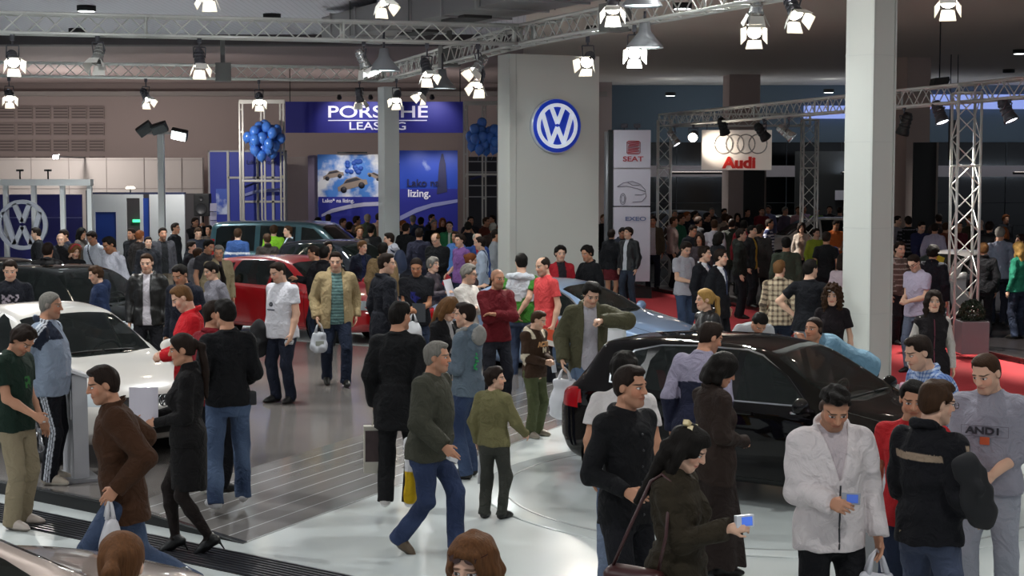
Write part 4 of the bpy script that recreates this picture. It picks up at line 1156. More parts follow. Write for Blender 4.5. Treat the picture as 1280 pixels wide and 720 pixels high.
Q0=Pa+nl*1.46+du*.0;Q1=R1+nl*1.46
L0=np.array([-2.17-9*.792,12.77+9*.611]);
tdir=np.array([-.792,.611])
Q0=Pa+tdir*(1.46/(tdir@nl));
Lf=R1+np.array([-.85,.53])*13
pts_flat=[Q0,Q1,Lf,L0]
A=[bm.verts.new((p[0],p[1],PLZ))for p in pts_flat];B_=[bm.verts.new((p[0],p[1],-.02))for p in pts_flat]
bm.faces.new(A);
for i in range(4):bm.faces.new((A[i],A[(i+1)%4],B_[(i+1)%4],B_[i]))
struct(bm_obj('floor_platform',bm,GREY_FLOOR))
m,N,L,B=principled('ramp_planks')
tc=N.new('ShaderNodeTexCoord');sp=N.new('ShaderNodeSeparateXYZ');L.new(tc.outputs['Object'],sp.inputs[0])
a=N.new('ShaderNodeMath');a.operation='DIVIDE';a.inputs[1].default_value=.21;L.new(sp.outputs['Y'],a.inputs[0])
f=N.new('ShaderNodeMath');f.operation='FRACT';L.new(a.outputs[0],f.inputs[0])
g=N.new('ShaderNodeMath');g.operation='LESS_THAN';g.inputs[1].default_value=.05;L.new(f.outputs[0],g.inputs[0])
nz=N.new('ShaderNodeTexNoise');nz.inputs['Scale'].default_value=2.2;nz.inputs['Detail'].default_value=6
mp=N.new('ShaderNodeMapping');mp.inputs['Scale'].default_value=(.25,3,1);L.new(tc.outputs['Object'],mp.inputs['Vector']);L.new(mp.outputs['Vector'],nz.inputs['Vector'])
mx=N.new('ShaderNodeMix');mx.data_type='RGBA';mx.inputs['A'].default_value=(*col('#5f5c5a'),1);mx.inputs['B'].default_value=(*col('#7c7875'),1);L.new(nz.outputs['Fac'],mx.inputs['Factor'])
m2=N.new('ShaderNodeMix');m2.data_type='RGBA';L.new(g.outputs[0],m2.inputs['Factor']);L.new(mx.outputs['Result'],m2.inputs['A']);m2.inputs['B'].default_value=(.5,.5,.5,1)  # plank lines painted light grey, their glints put into the colour
L.new(m2.outputs['Result'],B.inputs['Base Color']);B.inputs['Roughness'].default_value=.14
RAMP=m
bm=bmesh.new()
ang=math.atan2(du[1],du[0])
def rl(p):d=p-Pa;return(d@du,d@nl)
pr=[Pa,R1,Q1,Q0];zr_=[.006,.006,PLZ+.002,PLZ+.002]
A=[bm.verts.new((*rl(p),z))for p,z in zip(pr,zr_)];B_=[bm.verts.new((*rl(p),-.02))for p in pr]
bm.faces.new(A)
for i in range(4):bm.faces.new((A[i],A[(i+1)%4],B_[(i+1)%4],B_[i]))
o=struct(bm_obj('floor_ramp',bm,RAMP,None,False,(Pa[0],Pa[1],0),(0,0,ang)))
bm=bmesh.new();nrm2=np.array([-.611,-.792])
def strip3(bm,p,q,z0p,z1p,z0q,z1q,off,thick):
 n=nrm2
 v=[bm.verts.new((*(p+n*off),z0p)),bm.verts.new((*(q+n*off),z0q)),bm.verts.new((*(q+n*off),z1q)),bm.verts.new((*(p+n*off),z1p))]
 w2=[bm.verts.new((*(p+n*(off-thick)),z0p)),bm.verts.new((*(q+n*(off-thick)),z0q)),bm.verts.new((*(q+n*(off-thick)),z1q)),bm.verts.new((*(p+n*(off-thick)),z1p))]
 bm.faces.new(v);bm.faces.new(w2[::-1])
 for i in range(4):bm.faces.new((v[i],w2[i],w2[(i+1)%4],v[(i+1)%4]))
strip3(bm,Pa,Q0,0,.004,0,PLZ-.012,.012,.012);strip3(bm,Q0,L0,0,PLZ-.012,0,PLZ-.012,.012,.012)
struct(bm_obj('trim_1',bm,mat('#0b0b0c',.5)))
bm=bmesh.new();strip3(bm,Pa,Q0,.002,.012,PLZ-.012,PLZ+.006,.016,.05);strip3(bm,Q0,L0,PLZ-.012,PLZ+.006,PLZ-.012,PLZ+.006,.016,.05)
struct(bm_obj('trim_2',bm,mat('#6b6a6a',.25,.8)))
g0=at_z(-60,617,0)[:2];g1=at_z(520,737,0)[:2]
gd=nrm2_=(g1-g0)/np.linalg.norm(g1-g0);gn=np.array([gd[1],-gd[0]])
root=empty('floor_grating',(g0[0],g0[1],0),math.atan2(gd[1],gd[0]));tag(root,'long black ribbed grating strip set into the white floor','grating')
Lg=float(np.linalg.norm(g1-g0))
bm=bmesh.new();bx(bm,(Lg/2,-.24,.003),(Lg,.48,.006));bm_obj('base_plate',bm,mat('#101013',.6),root)
bm=bmesh.new()
for k in range(9):bx(bm,(Lg/2,-.03-.053*k,.010),(Lg,.020,.010))
bm_obj('rib',bm,mat('#4a4a50',.3,.6),root)
bm=bmesh.new();lathe(bm,[(0,.010),(2.72,.010),(2.74,.004),(2.74,0)],72)
o=bm_obj('turntable',bm,noise_floor('#b4bab9',.2,.05,.5,.06),None,True,(2.45,15.0,0));tag(o,'pale round turntable set on the white floor under the black hatchback','turntable')
bm=bmesh.new();lathe(bm,[(2.5,0),(2.5,.012),(2.53,.012),(2.53,0)],72);bm_obj('edge_ring',bm,mat('#8a8e8e',.4),o)
aud=[(3.2,41.5),(7.45,27.0),(8.1,24.3),(9.6,18.0)]
edge=[(1.6,42.5),(4.0,29.5),(5.7,21.5),(6.3,17.5)]
CARPET=mat('#a3262c',.95,noise=.12,nscale=6)
bm=bmesh.new()
A=[bm.verts.new((x,y,.008))for x,y in edge];B_=[bm.verts.new((x,y,.008))for x,y in aud]
for i in range(3):bm.faces.new((A[i],A[i+1],B_[i+1],B_[i]))
r_=bmesh.ops.extrude_face_region(bm,geom=bm.faces[:]);bmesh.ops.translate(bm,verts=[v for v in r_['geom']if isinstance(v,bmesh.types.BMVert)],vec=(0,0,-.008))
o=bm_obj('carpet',bm,CARPET);tag(o,'red carpet walkway beside the dark exhibition platform','carpet')
AZ=.10
struct(slab('floor_stand',aud+[(28,18),(28,58),(3.2,58)],-.02,AZ,noise_floor('#221f20',.3,.15,.8,.1,name='dark_platform')))
bm=bmesh.new()
for(p,q)in zip(aud,aud[1:]):
 d=np.array(q)-np.array(p);n=np.array([-d[1],d[0]]);n=n/np.linalg.norm(n)*-.02
 v=[(p[0]+n[0],p[1]+n[1]),(q[0]+n[0],q[1]+n[1])]
 c=np.array([(v[0][0]+v[1][0])/2,(v[0][1]+v[1][1])/2,AZ-.012])
 bx(bm,c,(np.linalg.norm(d),.03,.03),Matrix.Rotation(math.atan2(d[1],d[0]),3,'Z'))
struct(bm_obj('trim_3',bm,mat('#4a2a28',.4)))
WALLC='#a2928d'
struct(slab('wall_back',[(-34,58),(3.6,58),(3.6,58.4),(-34,58.4)],0,6.4,mat('#9c8c87',.9,noise=.04,nscale=.3)))
struct(slab('trim_4',[(-34,57.6),(3.4,57.6),(3.4,58),(-34,58)],5.72,5.88,mat('#8d8580',.7)))
m=mat('#b7ada7',.8,noise=.03,nscale=.5)
o=struct(slab('wall_partition',[(-32,53.4),(-10.3,53.4),(-10.3,53.6),(-32,53.6)],0,3.47,m))
bm=bmesh.new()
for x in np.arange(-31,-10.5,1.25):bx(bm,(x,53.39,1.73),(.025,.02,3.46))
for z in(2.45,3.40):bx(bm,(-21,53.385,z),(21.5,.02,.02))
bm_obj('joint',bm,mat('#968c87',.8),o)
for r in range(4):
 for c in range(6):
  p=at_y(9+c*22.4,141+r*20.5,57.95)
  bm=bmesh.new();bx(bm,(0,0,0),(.54,.06,.44));o=bm_obj('wall_vent',bm,mat('#8f807b',.8),None,False,(p[0],p[1],p[2]))
  bm=bmesh.new()
  for k in range(4):bx(bm,(0,-.035,-.16+k*.105),(.50,.02,.045))
  bm_obj('slat',bm,mat('#5f5350',.8),o);tag(o,'slatted vent panel high on the pinkish back wall','vent','wall vents in rows on the back wall')
YW=60.0
def zz(py,Y=YW):return at_y(900,py,Y)[2]
zg=[zz(330),zz(221),zz(207),zz(178)]
struct(slab('wall_right',[(3.2,YW),(30,YW),(30,YW+.4),(3.2,YW+.4)],0,6.4,mat('#5d6a74',.8,noise=.05,nscale=.4)))
o=struct(slab('window_1',[(3.2,YW-.06),(30,YW-.06),(30,YW),(3.2,YW)],.1,zg[1],mat('#050607',.15)))
bm=bmesh.new()
for x in np.arange(4.1,30,2.05):bx(bm,(x,YW-.08,zg[1]/2+.05),(.03,.03,zg[1]-.1))
for z in(1.0,1.85):bx(bm,(16.5,YW-.08,z),(27,.03,.025))
bm_obj('window_frame',bm,mat('#2a2d31',.5),o)
o=struct(slab('window_2',[(3.2,YW-.06),(30,YW-.06),(30,YW),(3.2,YW)],zg[2],zg[3],mat('#050607',.15)))
bm=bmesh.new()
for x in np.arange(4.1,30,2.05):bx(bm,(x,YW-.08,(zg[2]+zg[3])/2),(.03,.03,zg[3]-zg[2]))
bm_obj('window_frame',bm,mat('#2a2d31',.5),o)
struct(slab('trim_5',[(3.2,YW-.12),(30,YW-.12),(30,YW),(3.2,YW)],zg[1],zg[2],mat('#b3a7a8',.7)))
for(x0,x1,y0,y1)in((1006,1072,132,148),(1150,1290,118,136)):
 p=at_y(x0,y1,59.7);q=at_y(x1,y0,59.7)
 bm=bmesh.new();bx(bm,((p[0]+q[0])/2,59.85,(p[2]+q[2])/2),(q[0]-p[0],.2,q[2]-p[2]))
 struct(bm_obj('window_%d'%(3 if x0==1006 else 4),bm,mat('#8e9fe0',.4,0,.8)))
CEIL=6.25
struct(slab('ceiling',[(-34,-2),(.3,-2),(.3,38.5),(-34,38.5)],CEIL,CEIL+.2,slat_mat('#c4c0c7',.12,.82,.8,'X')))
struct(slab('ceiling_far',[(-34,38.5),(.3,38.5),(.3,60),(-34,60)],CEIL-.06,CEIL+.2,mat('#9a8985',.85,noise=.05,nscale=.2)))
struct(slab('ceiling_right',[(.3,-2),(30,-2),(30,60.4),(.3,60.4)],CEIL-.02,CEIL+.2,slat_mat('#d2c5ba',.16,.72,.75,'Y')))
bm=bmesh.new();bx(bm,(-16.85,38.5,CEIL-.12),(34,.5,.24));struct(bm_obj('trim_6',bm,mat('#4a4344',.8)))
root=empty('ventilation_duct',(-1.2,28.4,5.85),math.atan2(9.0,-4.3));tag(root,'boxy grey ventilation duct hanging under the dark ceiling','duct')
bm=bmesh.new();bx(bm,(0,0,0),(9.6,1.25,.50),None,.02);bm_obj('duct_body',bm,mat('#8f8d8c',.5,.3),root)
for x in np.arange(-4.2,4.5,1.4):bm=bmesh.new();bx(bm,(x,0,0),(.05,1.31,.56),None,.01);bm_obj('flange',bm,mat('#a3a1a0',.45,.3),root)
bm=bmesh.new()
for x in(-3,0,3):
 for y in(-.66,.66):tube(bm,(x,y,-.25),(x,y,.40),.012)
bm_obj('hanger_rod',bm,mat('#6d6d6d',.5,.5),root)
for a in((1.6,-.2),(-1.2,.1)):bm=bmesh.new();bx(bm,(*a,-.27),(1.0,.5,.06),None,.01);bm_obj('air_grille',bm,mat('#3d3a39',.7),root)
def column(name,label,cx,cy,side,z0,z1,rot,m,seam=True,cat='column'):
 o=empty(name,(cx,cy,z0),rot);tag(o,label,cat)
 bm=bmesh.new();bx(bm,(0,0,(z1-z0)/2),(side,side,z1-z0),None,.012);bm_obj('shaft',bm,m,o)
 bm=bmesh.new()
 if seam:
  for k in(-.5,.5):bx(bm,(k*side,-.5*side,(z1-z0)/2),(.035,.035,z1-z0),None,.008)
  for z in np.arange(1.1,z1-z0,1.15):bx(bm,(0,0,z),(side+.006,side+.006,.012))
 bx(bm,(0,0,.05),(side+.05,side+.05,.10),None,.01)
 bm_obj('edge_strip',bm,mat('#bfc0bb',.5),o)
 return o
CP=mat('#c6c7c1',.55,noise=.02,nscale=1.5)
column('column','tall white square column beside the front of the black hatchback',4.80,21.6,.46,0,CEIL,R(40),CP)
column('column','slim white square column in front of the leasing banner',-2.92,38.0,.38,0,5.0,R(28),mat('#cfd2d0',.55),False)
column('column','pale beige square column behind the lit sign with four rings',(925-640)/2000*54,54,1.05,0,CEIL,R(4),mat('#a8968f',.8),False)
column('column','beige square column behind the tall white column',(1130-640)/2000*46,46,.95,0,CEIL,R(33),mat('#b39d92',.8),False)
phi=R(25);A0=np.array([-.04,27.0]);fx=np.array([math.cos(phi),math.sin(phi)]);fy=np.array([-math.sin(phi),math.cos(phi)])
TW,TD,TH=1.70,.48,4.98
root=empty('display_tower',(*(A0+fx*TW/2+fy*TD/2),0),phi);tag(root,'tall white display tower carrying a round blue and white sign','tower')
bm=bmesh.new();bx(bm,(0,0,TH/2),(TW,TD,TH),None,.008);bm_obj('tower_body',bm,mat('#c4c4bd',.6,noise=.02,nscale=1),root)
bm=bmesh.new();bx(bm,(-TW/2+.12,-TD/2-.001,TH/2),(.008,.006,TH));bm_obj('panel_joint',bm,mat('#a5a59f',.7),root)
pz=at_y(696,157.5,27.35)
sg=empty('round_sign',(0,0,0));tag(sg,'round blue sign with a white ring and V over W letters on the white tower','sign')
sp_=A0+fx*(.835)-fy*.0
sg.location=(sp_[0],sp_[1],pz[2]);sg.rotation_euler=(0,0,phi)
Rm=.455
bm=bmesh.new();lathe(bm,[(0,-.0),(Rm,0),(Rm,.10),(Rm*.985,.115),(0,.115)],56,Matrix.Rotation(PI/2,4,'X'));bm_obj('backing_disc',bm,mat('#1538b4',.3,0,.25),sg)
bm=bmesh.new();lathe(bm,[(Rm*.99,.0),(Rm*1.02,.0),(Rm*1.02,.112),(Rm*.99,.112)],56,Matrix.Rotation(PI/2,4,'X'));bm_obj('edge_ring',bm,mat('#c9cfdc',.25,.3),sg)
bm=bmesh.new();vw_mark(bm,Rm*.84,.02,Matrix.Translation((0,-.113,0)));bm_obj('letter_mark',bm,mat('#dfe6f2',.35,0,.35),sg)
CARS=[('black hatchback on the pale turntable, lit red tail lamp and silver window trim',GOLF,'#0b0909',(2.50,14.9),-36,.0125,.98,dict(emblem='vw')),('white four-door saloon on the dark display floor',SEDAN,'#cfcbc4',(-4.95,17.25),-46,PLZ,1.0,dict(chrome=False)),('light blue metallic coupe beside the white tower',COUPE,'#7d93b2',(.82,23.85),-31.5,0,1.0,dict(metallic=.35)),('red hatchback parked behind the man in the white t-shirt',GOLF,'#a80f18',(-3.85,29.3),-36,0,1.0,dict(chrome=False)),('teal van behind the red hatchback',VAN,'#34545c',(-5.0,38.4),-14,0,.97,dict(metallic=.3,lod=1,chrome=False)),('dark grey hatchback between the red car and the slim column',SUV,'#1e1f24',(-3.5,34.2),-38,0,.92,dict(metallic=.3,lod=1,chrome=False)),('dark green-black hatchback behind the white saloon',GOLF,'#151818',(-6.6,24.2),-38,PLZ,1.0,dict(lod=1,chrome=False)),('black car furthest to the side behind the dark hatchback',GOLF,'#0d0d0f',(-9.0,28.4),-40,0,1.0,dict(lod=1,chrome=False)),('beige metallic car cut off at the bottom corner of the picture',GOLF,'#a09088',(-3.15,7.45),55,0,1.0,dict(metallic=.4,chrome=False)),('white car at the back of the dark stand near the back lattice tower',SUV,'#c9c3bc',(8.7,46.6),-172,AZ,.95,dict(lod=1,chrome=False,emblem='rings')),('white car with a yellow card in its window beyond the near lattice tower',COUPE,'#c9c5c2',(8.65,31.3),-150,AZ,.98,dict(lod=1,chrome=False,emblem='rings')),('silver-blue car at the very back below the ring sign',SUV,'#7d8798',(4.9,51.5),-150,AZ,1.0,dict(metallic=.4,lod=1,chrome=False,emblem='rings')),('pale car at the back behind the crowd by the tall black panel',GOLF,'#b9b2aa',(8.7,53.9),178,AZ,1.0,dict(lod=1,chrome=False,emblem='rings')),]
CAN=mat('#55545a',.35,.6)
ALU=mat('#d2d2cd',.35,.3)
def truss(label,p,q,size=.29,pitch=.30,group=None,cat='truss',sides=4):
 p=Vector(p);q=Vector(q);d=q-p;Lt=d.length
 root=empty('lighting_truss',p);tag(root,label,cat,group)
 root.rotation_euler=d.to_track_quat('X','Z').to_euler()
 h=size/2
 for(y,z)in((h,h),(h,-h),(-h,-h),(-h,h)):
  bm=bmesh.new();tube(bm,(0,y,z),(Lt,y,z),.024,n=8);bm_obj('chord',bm,ALU,root)
 bm=bmesh.new();n=max(2,int(Lt/pitch));st=Lt/n
 cs=[(h,h),(h,-h),(-h,-h),(-h,h)]
 for f in range(4):
  a,b=cs[f],cs[(f+1)%4]
  for i in range(n):
   u,v=(a,b)if(i+f)%2 else(b,a)
   tube(bm,(i*st,u[0],u[1]),((i+1)*st,v[0],v[1]),.011,n=5,caps=False)
 bm_obj('lattice',bm,ALU,root)
 for x in list(np.arange(0,Lt,3.0))+[Lt]:
  bm=bmesh.new()
  for f in range(4):
   a,b=cs[f],cs[(f+1)%4];tube(bm,(x,a[0],a[1]),(x,b[0],b[1]),.02,n=6)
  bm_obj('end_frame',bm,ALU,root)
 return root
ZT=5.20
T_A=at_z(-70,93.5-8,ZT);T_B=at_z(480,101-8,ZT);T_C=at_z(655,50-6,ZT);T_D=at_z(985,-20,ZT);T_E=at_z(-80,32-5,ZT)
truss('far silver box truss running behind the hall to the slim white column',T_A,T_B)
truss('silver box truss passing from the slim column over the white tower',T_B,T_C)
truss('silver box truss continuing from the tower corner towards the camera',T_C,T_D)
truss('near silver box truss crossing the hall to the white tower corner',T_E,T_C)
for(P_,lb)in((T_B,'cube corner block on top of the slim white column'),(T_C,'cube corner block of the trusses beside the white tower')):
 o=empty('truss_corner',P_);tag(o,lb,'truss')
 bm=bmesh.new();bx(bm,(0,0,.155),(.36,.36,.02));bx(bm,(0,0,-.155),(.36,.36,.02));bm_obj('plate',bm,ALU,o)
 for x in(-.17,.17):
  for y in(-.17,.17):bm=bmesh.new();tube(bm,(x,y,-.16),(x,y,.16),.022);bm_obj('corner_post',bm,ALU,o)
for(p,a,b,lb)in((.62,T_A,T_B,'grey clamp sleeve on the far truss'),(.55,T_B,T_C,'grey clamp sleeve on the truss before the tower'),(.42,T_C,T_D,'grey clamp sleeve on the truss after the tower')):
 c=Vector(a).lerp(Vector(b),p);d=Vector(b)-Vector(a)
 bm=bmesh.new();bx(bm,(0,0,0),(.34,.36,.40),None,.015);bx(bm,(0,0,.45),(.10,.10,.55),None,.02);o=bm_obj('truss_sleeve',bm,mat('#6c6c69',.6),None,False,c,(0,0,math.atan2(d.y,d.x)));tag(o,lb,'truss clamp')
ZS=4.30
S1=(3.85,40.6,0);S2=(7.45,40.2,0);S3=(7.52,26.6,0)
def S_top(s):return(s[0],s[1],ZS)
truss('silver truss beam over the dark stand, from the far tower to the near lattice tower',S_top(S1),S_top(S3))
truss('silver truss beam carrying on past the near lattice tower',S_top(S3),(9.3,20.0,ZS))
truss('short silver truss beam across the back of the dark stand',S_top(S1),S_top(S2))
truss('lattice tower standing beside the white pillar with the red logo',(S1[0],S1[1],AZ),S_top(S1),.32,.34)
truss('lattice tower at the back of the dark stand',(S2[0],S2[1],AZ),S_top(S2),.36,.36)
truss('near lattice tower on the dark platform beside the potted shrub',(S3[0],S3[1],AZ),S_top(S3),.38,.36)
def look(d):return Vector(d).normalized().to_track_quat('-Z','Y').to_euler()
LENS=mat('#fff4e2',.2,0,36.0,emit_c='#fff2dc');LENS_C=mat('#f2f7ff',.2,0,20.0,emit_c='#eef4ff');LENS_OFF=mat('#3c3c3e',.15,.3)
DOOR=mat('#e6e3dc',.55);CAN=mat('#55545a',.35,.6);BLK=mat('#121213',.6);SIL=mat('#b7b7b4',.25,.8)
NL=[0]
def spotlight(px,py,Yd,aim,label,ztop=ZT-.16,sc_=1.0,lit=1,energy=0,doors=True,body=CAN,blend=.5,ang=42):
 P_=at_y(px,py,Yd)
 root=empty('spotlight',P_);tag(root,label,'stage light')
 rot=look(aim);Mq=rot.to_matrix()
 bm=bmesh.new();lathe(bm,[(0,.30),(.05,.30),(.072,.26),(.075,.08),(.092,.03),(.10,-.02),(.092,-.02),(.086,.0),(.0,.02)],18,(Mq.to_4x4()@Matrix.Scale(sc_,4)))
 for z in(.10,.16,.22):lathe(bm,[(.074,z-.012),(.083,z-.008),(.083,z+.008),(.074,z+.012)],18,(Mq.to_4x4()@Matrix.Scale(sc_,4)))
 can=bm_obj('lamp_can',bm,body,root,True)
 bm=bmesh.new();lathe(bm,[(0,-.004),(.06,-.006),(.086,.0)],18,(Mq.to_4x4()@Matrix.Scale(sc_,4)))
 bm_obj('lens',bm,{0:LENS_OFF,1:LENS,2:LENS_C}[lit],root,True)
 if doors:
  for k in range(4):
   a=k*PI/2;bm=bmesh.new()
   w1,w2,Ld=.080,.105,.145
   pts=[(-w1,0),(w1,0),(w2,Ld),(-w2,Ld)]
   Mk=Mq.to_4x4()@Matrix.Scale(sc_,4)@Matrix.Rotation(a,4,'Z')@Matrix.Translation((0,.098,-.02))@Matrix.Rotation(R(26),4,'X')
   vs=[bm.verts.new(Mk@Vector((x,.003,-y)))for x,y in pts]+[bm.verts.new(Mk@Vector((x,-.003,-y)))for x,y in pts]
   bm.faces.new(vs[:4]);bm.faces.new(vs[4:][::-1])
   for i in range(4):bm.faces.new((vs[i],vs[4+i],vs[4+(i+1)%4],vs[(i+1)%4]))
   bm_obj('barn_door',bm,DOOR,root)
 bm=bmesh.new();top=ztop-P_[2]
 back=Mq@Vector((0,0,.14*sc_));sx_=Mq@Vector((1,0,0))
 hgt=max(top-.08,.16)
 for s_ in(-1,1):
  tube(bm,back+sx_*(.09*sc_*s_),back*.5+sx_*(.09*sc_*s_)+Vector((0,0,min(.22,hgt*.8))),.010,n=6)
 tube(bm,back*.5+sx_*(.09*sc_)+Vector((0,0,min(.22,hgt*.8))),back*.5-sx_*(.09*sc_)+Vector((0,0,min(.22,hgt*.8))),.010,n=6)
 tube(bm,back*.5+Vector((0,0,min(.22,hgt*.8))),back*.5+Vector((0,0,max(hgt+.05,.24))),.014,n=6)
 bx(bm,back*.5+Vector((0,0,max(hgt,.20))),(.06,.06,.10),None,.01)
 bm_obj('yoke',bm,CAN,root)
 if energy:
  ld=bpy.data.lights.new('spot','SPOT');ld.energy=energy;ld.spot_size=R(ang);ld.spot_blend=blend;ld.shadow_soft_size=.08;ld.color=(1,.95,.87)
  lo=bpy.data.objects.new('spot',ld);C.objects.link(lo);lo.parent=root;lo.location=Mq@Vector((0,0,-.16));lo.rotation_euler=rot
 return root
def aim_at(px,py,Yd,tx,ty,tz=1.0):
 P_=at_y(px,py,Yd);return(tx-P_[0],ty-P_[1],tz-P_[2])
def ymid(px):
 t=(px+80)/735.0;return T_E[1]+(T_C[1]-T_E[1])*t
def yfar(px):t=(px+70)/550.0;return T_A[1]+(T_B[1]-T_A[1])*t
def yrt(px):
 best=None
 for a,b in((T_B,T_C),(T_C,T_D)):
  for k in np.linspace(0,1,60):
   p=a+(b-a)*k;x=640+2000*p[0]/p[1]
   if best is None or abs(x-px)<best[0]:best=(abs(x-px),p[1])
 return best[1]
E=SPOT_E
spotlight(17,78,ymid(17),(.35,-.75,-.55),'lit stage light shining at the viewer from the near truss end',energy=E)
spotlight(121,76,ymid(121),(-.1,-.5,-.8),'dim round stage light second along the near truss',lit=0,body=SIL)
spotlight(250,82,ymid(250),(.15,-.45,-.9),'lit stage light with white doors hanging mid near truss',energy=E)
spotlight(457,84,ymid(457),(.35,.2,-.9),'stage light with silver rings under the near truss beside a cone lamp',lit=0,body=SIL,energy=0)
spotlight(535,92,ymid(535),(.25,-.55,-.8),'lit stage light with spread white doors in front of the curved truss',energy=E)
spotlight(594,88,ymid(594),(-.55,-.35,-.75),'upper of two angled stage lights beside the white tower',lit=1,body=SIL)
spotlight(597,106,ymid(594),(-.2,-.5,-.85),'lower of two angled stage lights beside the white tower',energy=E)
spotlight(12,123,yfar(12),(.3,-.75,-.6),'small lit stage light at the end of the far truss')
spotlight(184,124,yfar(184),(.45,-.45,-.75),'small stage light tilted sideways under the far truss over the floodlight mast')
spotlight(324,127,yfar(324),(.15,-.75,-.65),'small lit stage light under the far truss over the first balloon bunch',energy=E*.7)
spotlight(450,126,yfar(450),(.1,.35,-.95),'small lit stage light washing the blue leasing banner')
spotlight(495,125,yrt(495),(-.1,-.75,-.65),'small lit stage light in front of the slim white column')
spotlight(527,118,yrt(527),(-.5,-.4,-.75),'small tilted stage light just past the slim white column')
spotlight(733,78,yrt(720),aim_at(733,78,yrt(720),-1.5,17,.5),'stage light with two white doors aimed down beside the tower top',energy=E*1.6)
spotlight(793,66,yrt(793),aim_at(793,66,yrt(793),1.5,15,.5),'stage light with white doors under a cone lamp past the tower',energy=E*1.6)
spotlight(766,12,yrt(766)-2.5,(-.05,-.55,-.75),'large lit stage light at the top edge over the tower',energy=E)
spotlight(945,16,yrt(940),(.0,.3,-.95),'stage light with round silver hoop close to the top edge',lit=0,body=SIL)
spotlight(943,40,yrt(940),aim_at(943,40,yrt(940),1.5,12,.8),'stage light with white doors hanging below the hooped lamp',energy=E*1.4)
spotlight(995,18,yrt(985),(.2,-.6,-.7),'bright stage light with white doors at the top beside the tall column',energy=E)
spotlight(1185,4,20.0,(-.15,-.55,-.75),'bright stage light cut by the top edge past the tall column',ztop=5.25,energy=E)
spotlight(480,3,22.0,(.3,-.4,-.8),'stage light cut by the top edge over the ventilation duct',ztop=5.7)
spotlight(260,-4,22.0,(.0,-.3,-.9),'stage light mostly hidden by the top edge',ztop=5.7)
truss_hang=mat('#8a8884',.5,.3)
def ys3(px):return S1[1]+(S3[1]-S1[1])*min(1,max(0,(px-828)/(1207-828)))if px<1207 else S3[1]-(px-1207)*.08
def ystand(px):
 best=None
 for k in np.linspace(0,1.45,120):
  x=S1[0]+(S3[0]-S1[0])*min(k,1)+max(0,k-1)*4;y=S1[1]+(S3[1]-S1[1])*min(k,1)-max(0,k-1)*14.8
  q=640+2000*x/y
  if best is None or abs(q-px)<best[0]:best=(abs(q-px),y)
 return best[1]
for(px,py,aim,lit,bd,lb)in((846,180,(.5,-.2,-.85),2,SIL,'long silver stage light inside the far corner of the stand truss'),(866,172,(-.2,-.9,-.3),1,CAN,'round stage light facing the viewer beside the lit ring sign'),(906,166,(.3,.35,-.8),0,BLK,'small black stage light in front of the lit ring sign'),(957,172,(.55,.3,-.7),0,BLK,'dark stage light at the corner of the lit ring sign'),(990,172,(.7,-.2,-.6),2,SIL,'silver stage light by the back lattice tower'),(1128,166,(-.2,.3,-.9),0,BLK,'dark stage light against the tall white column'),(1178,152,(.25,-.3,-.9),2,CAN,'brown-grey stage light before the near lattice tower'),(1264,150,(.35,-.3,-.9),2,CAN,'brown-grey stage light past the near lattice tower')):
 spotlight(px,py,ystand(px),aim,lb,ztop=ZS-.16,lit=lit,doors=False,body=bd,sc_=1.25,energy=STAND_E if lit==2 else 0,ang=75)
def cone_lamp(px,py,Yd,label,r=.26,ztop=ZT):
 P_=at_y(px,py,Yd);o=empty('pendant_lamp',P_);tag(o,label,'lamp')
 bm=bmesh.new();lathe(bm,[(r,0),(r*.95,.03),(.09,.22),(.07,.36),(0,.36)],24);lathe(bm,[(r*.98,.0),(.085,.20)],24);bm_obj('shade',bm,mat('#8e9094',.4,.3),o)
 bm=bmesh.new();lathe(bm,[(0,.015),(r*.93,.02)],24);bm_obj('diffuser',bm,mat('#dff0f0',.3,0,3.0),o,True)
 bm=bmesh.new();tube(bm,(0,0,.36),(0,0,max(.5,ztop-P_[2])),.02);bm_obj('rod',bm,CAN,o)
 ld=bpy.data.lights.new('pendant','AREA');ld.shape='DISK';ld.size=r*1.7;ld.energy=PEND_E;ld.color=(.92,1,1)
 lo=bpy.data.objects.new('pendant',ld);C.objects.link(lo);lo.parent=o;lo.location=(0,0,-.01)
for(px,py,Yd,lb)in((480,89,ymid(480),'grey cone pendant lamp under the near truss over the slim column'),(553,111,30,'small grey cone pendant lamp behind the curved truss'),(806,60,yrt(806),'grey cone pendant lamp on the tower truss past the tower'),(803,8,yrt(803)-2,'grey cone pendant lamp at the top edge past the tower')):
 cone_lamp(px,py,Yd,lb)
def downlight(px,py,label,lit=True,r=.16):
 p=at_z(px,py,CEIL-.06-(.02 if px>650 else 0))
 if p[1]>58:p=at_y(px,py,56)
 o=empty('downlight',p);tag(o,label,'downlight')
 bm=bmesh.new();lathe(bm,[(r,.07),(r*1.15,.07),(r*1.15,-.04),(r,-.05),(r,.07)],24);bm_obj('housing',bm,BLK,o)
 bm=bmesh.new();lathe(bm,[(0,-.06),(r*.98,-.052)],24);bm_obj('diffuser',bm,mat('#f4ffff',.3,0,9.0)if lit else mat('#1a1a1b',.4),o,True)
 if lit:
  ld=bpy.data.lights.new('down','SPOT');ld.energy=DOWN_E*(1 if px>650 else 3.2);ld.spot_size=R(110);ld.spot_blend=.8;ld.shadow_soft_size=.15;ld.color=(.92,1,1)
  lo=bpy.data.objects.new('down',ld);C.objects.link(lo);lo.parent=o;lo.location=(0,0,-.07)
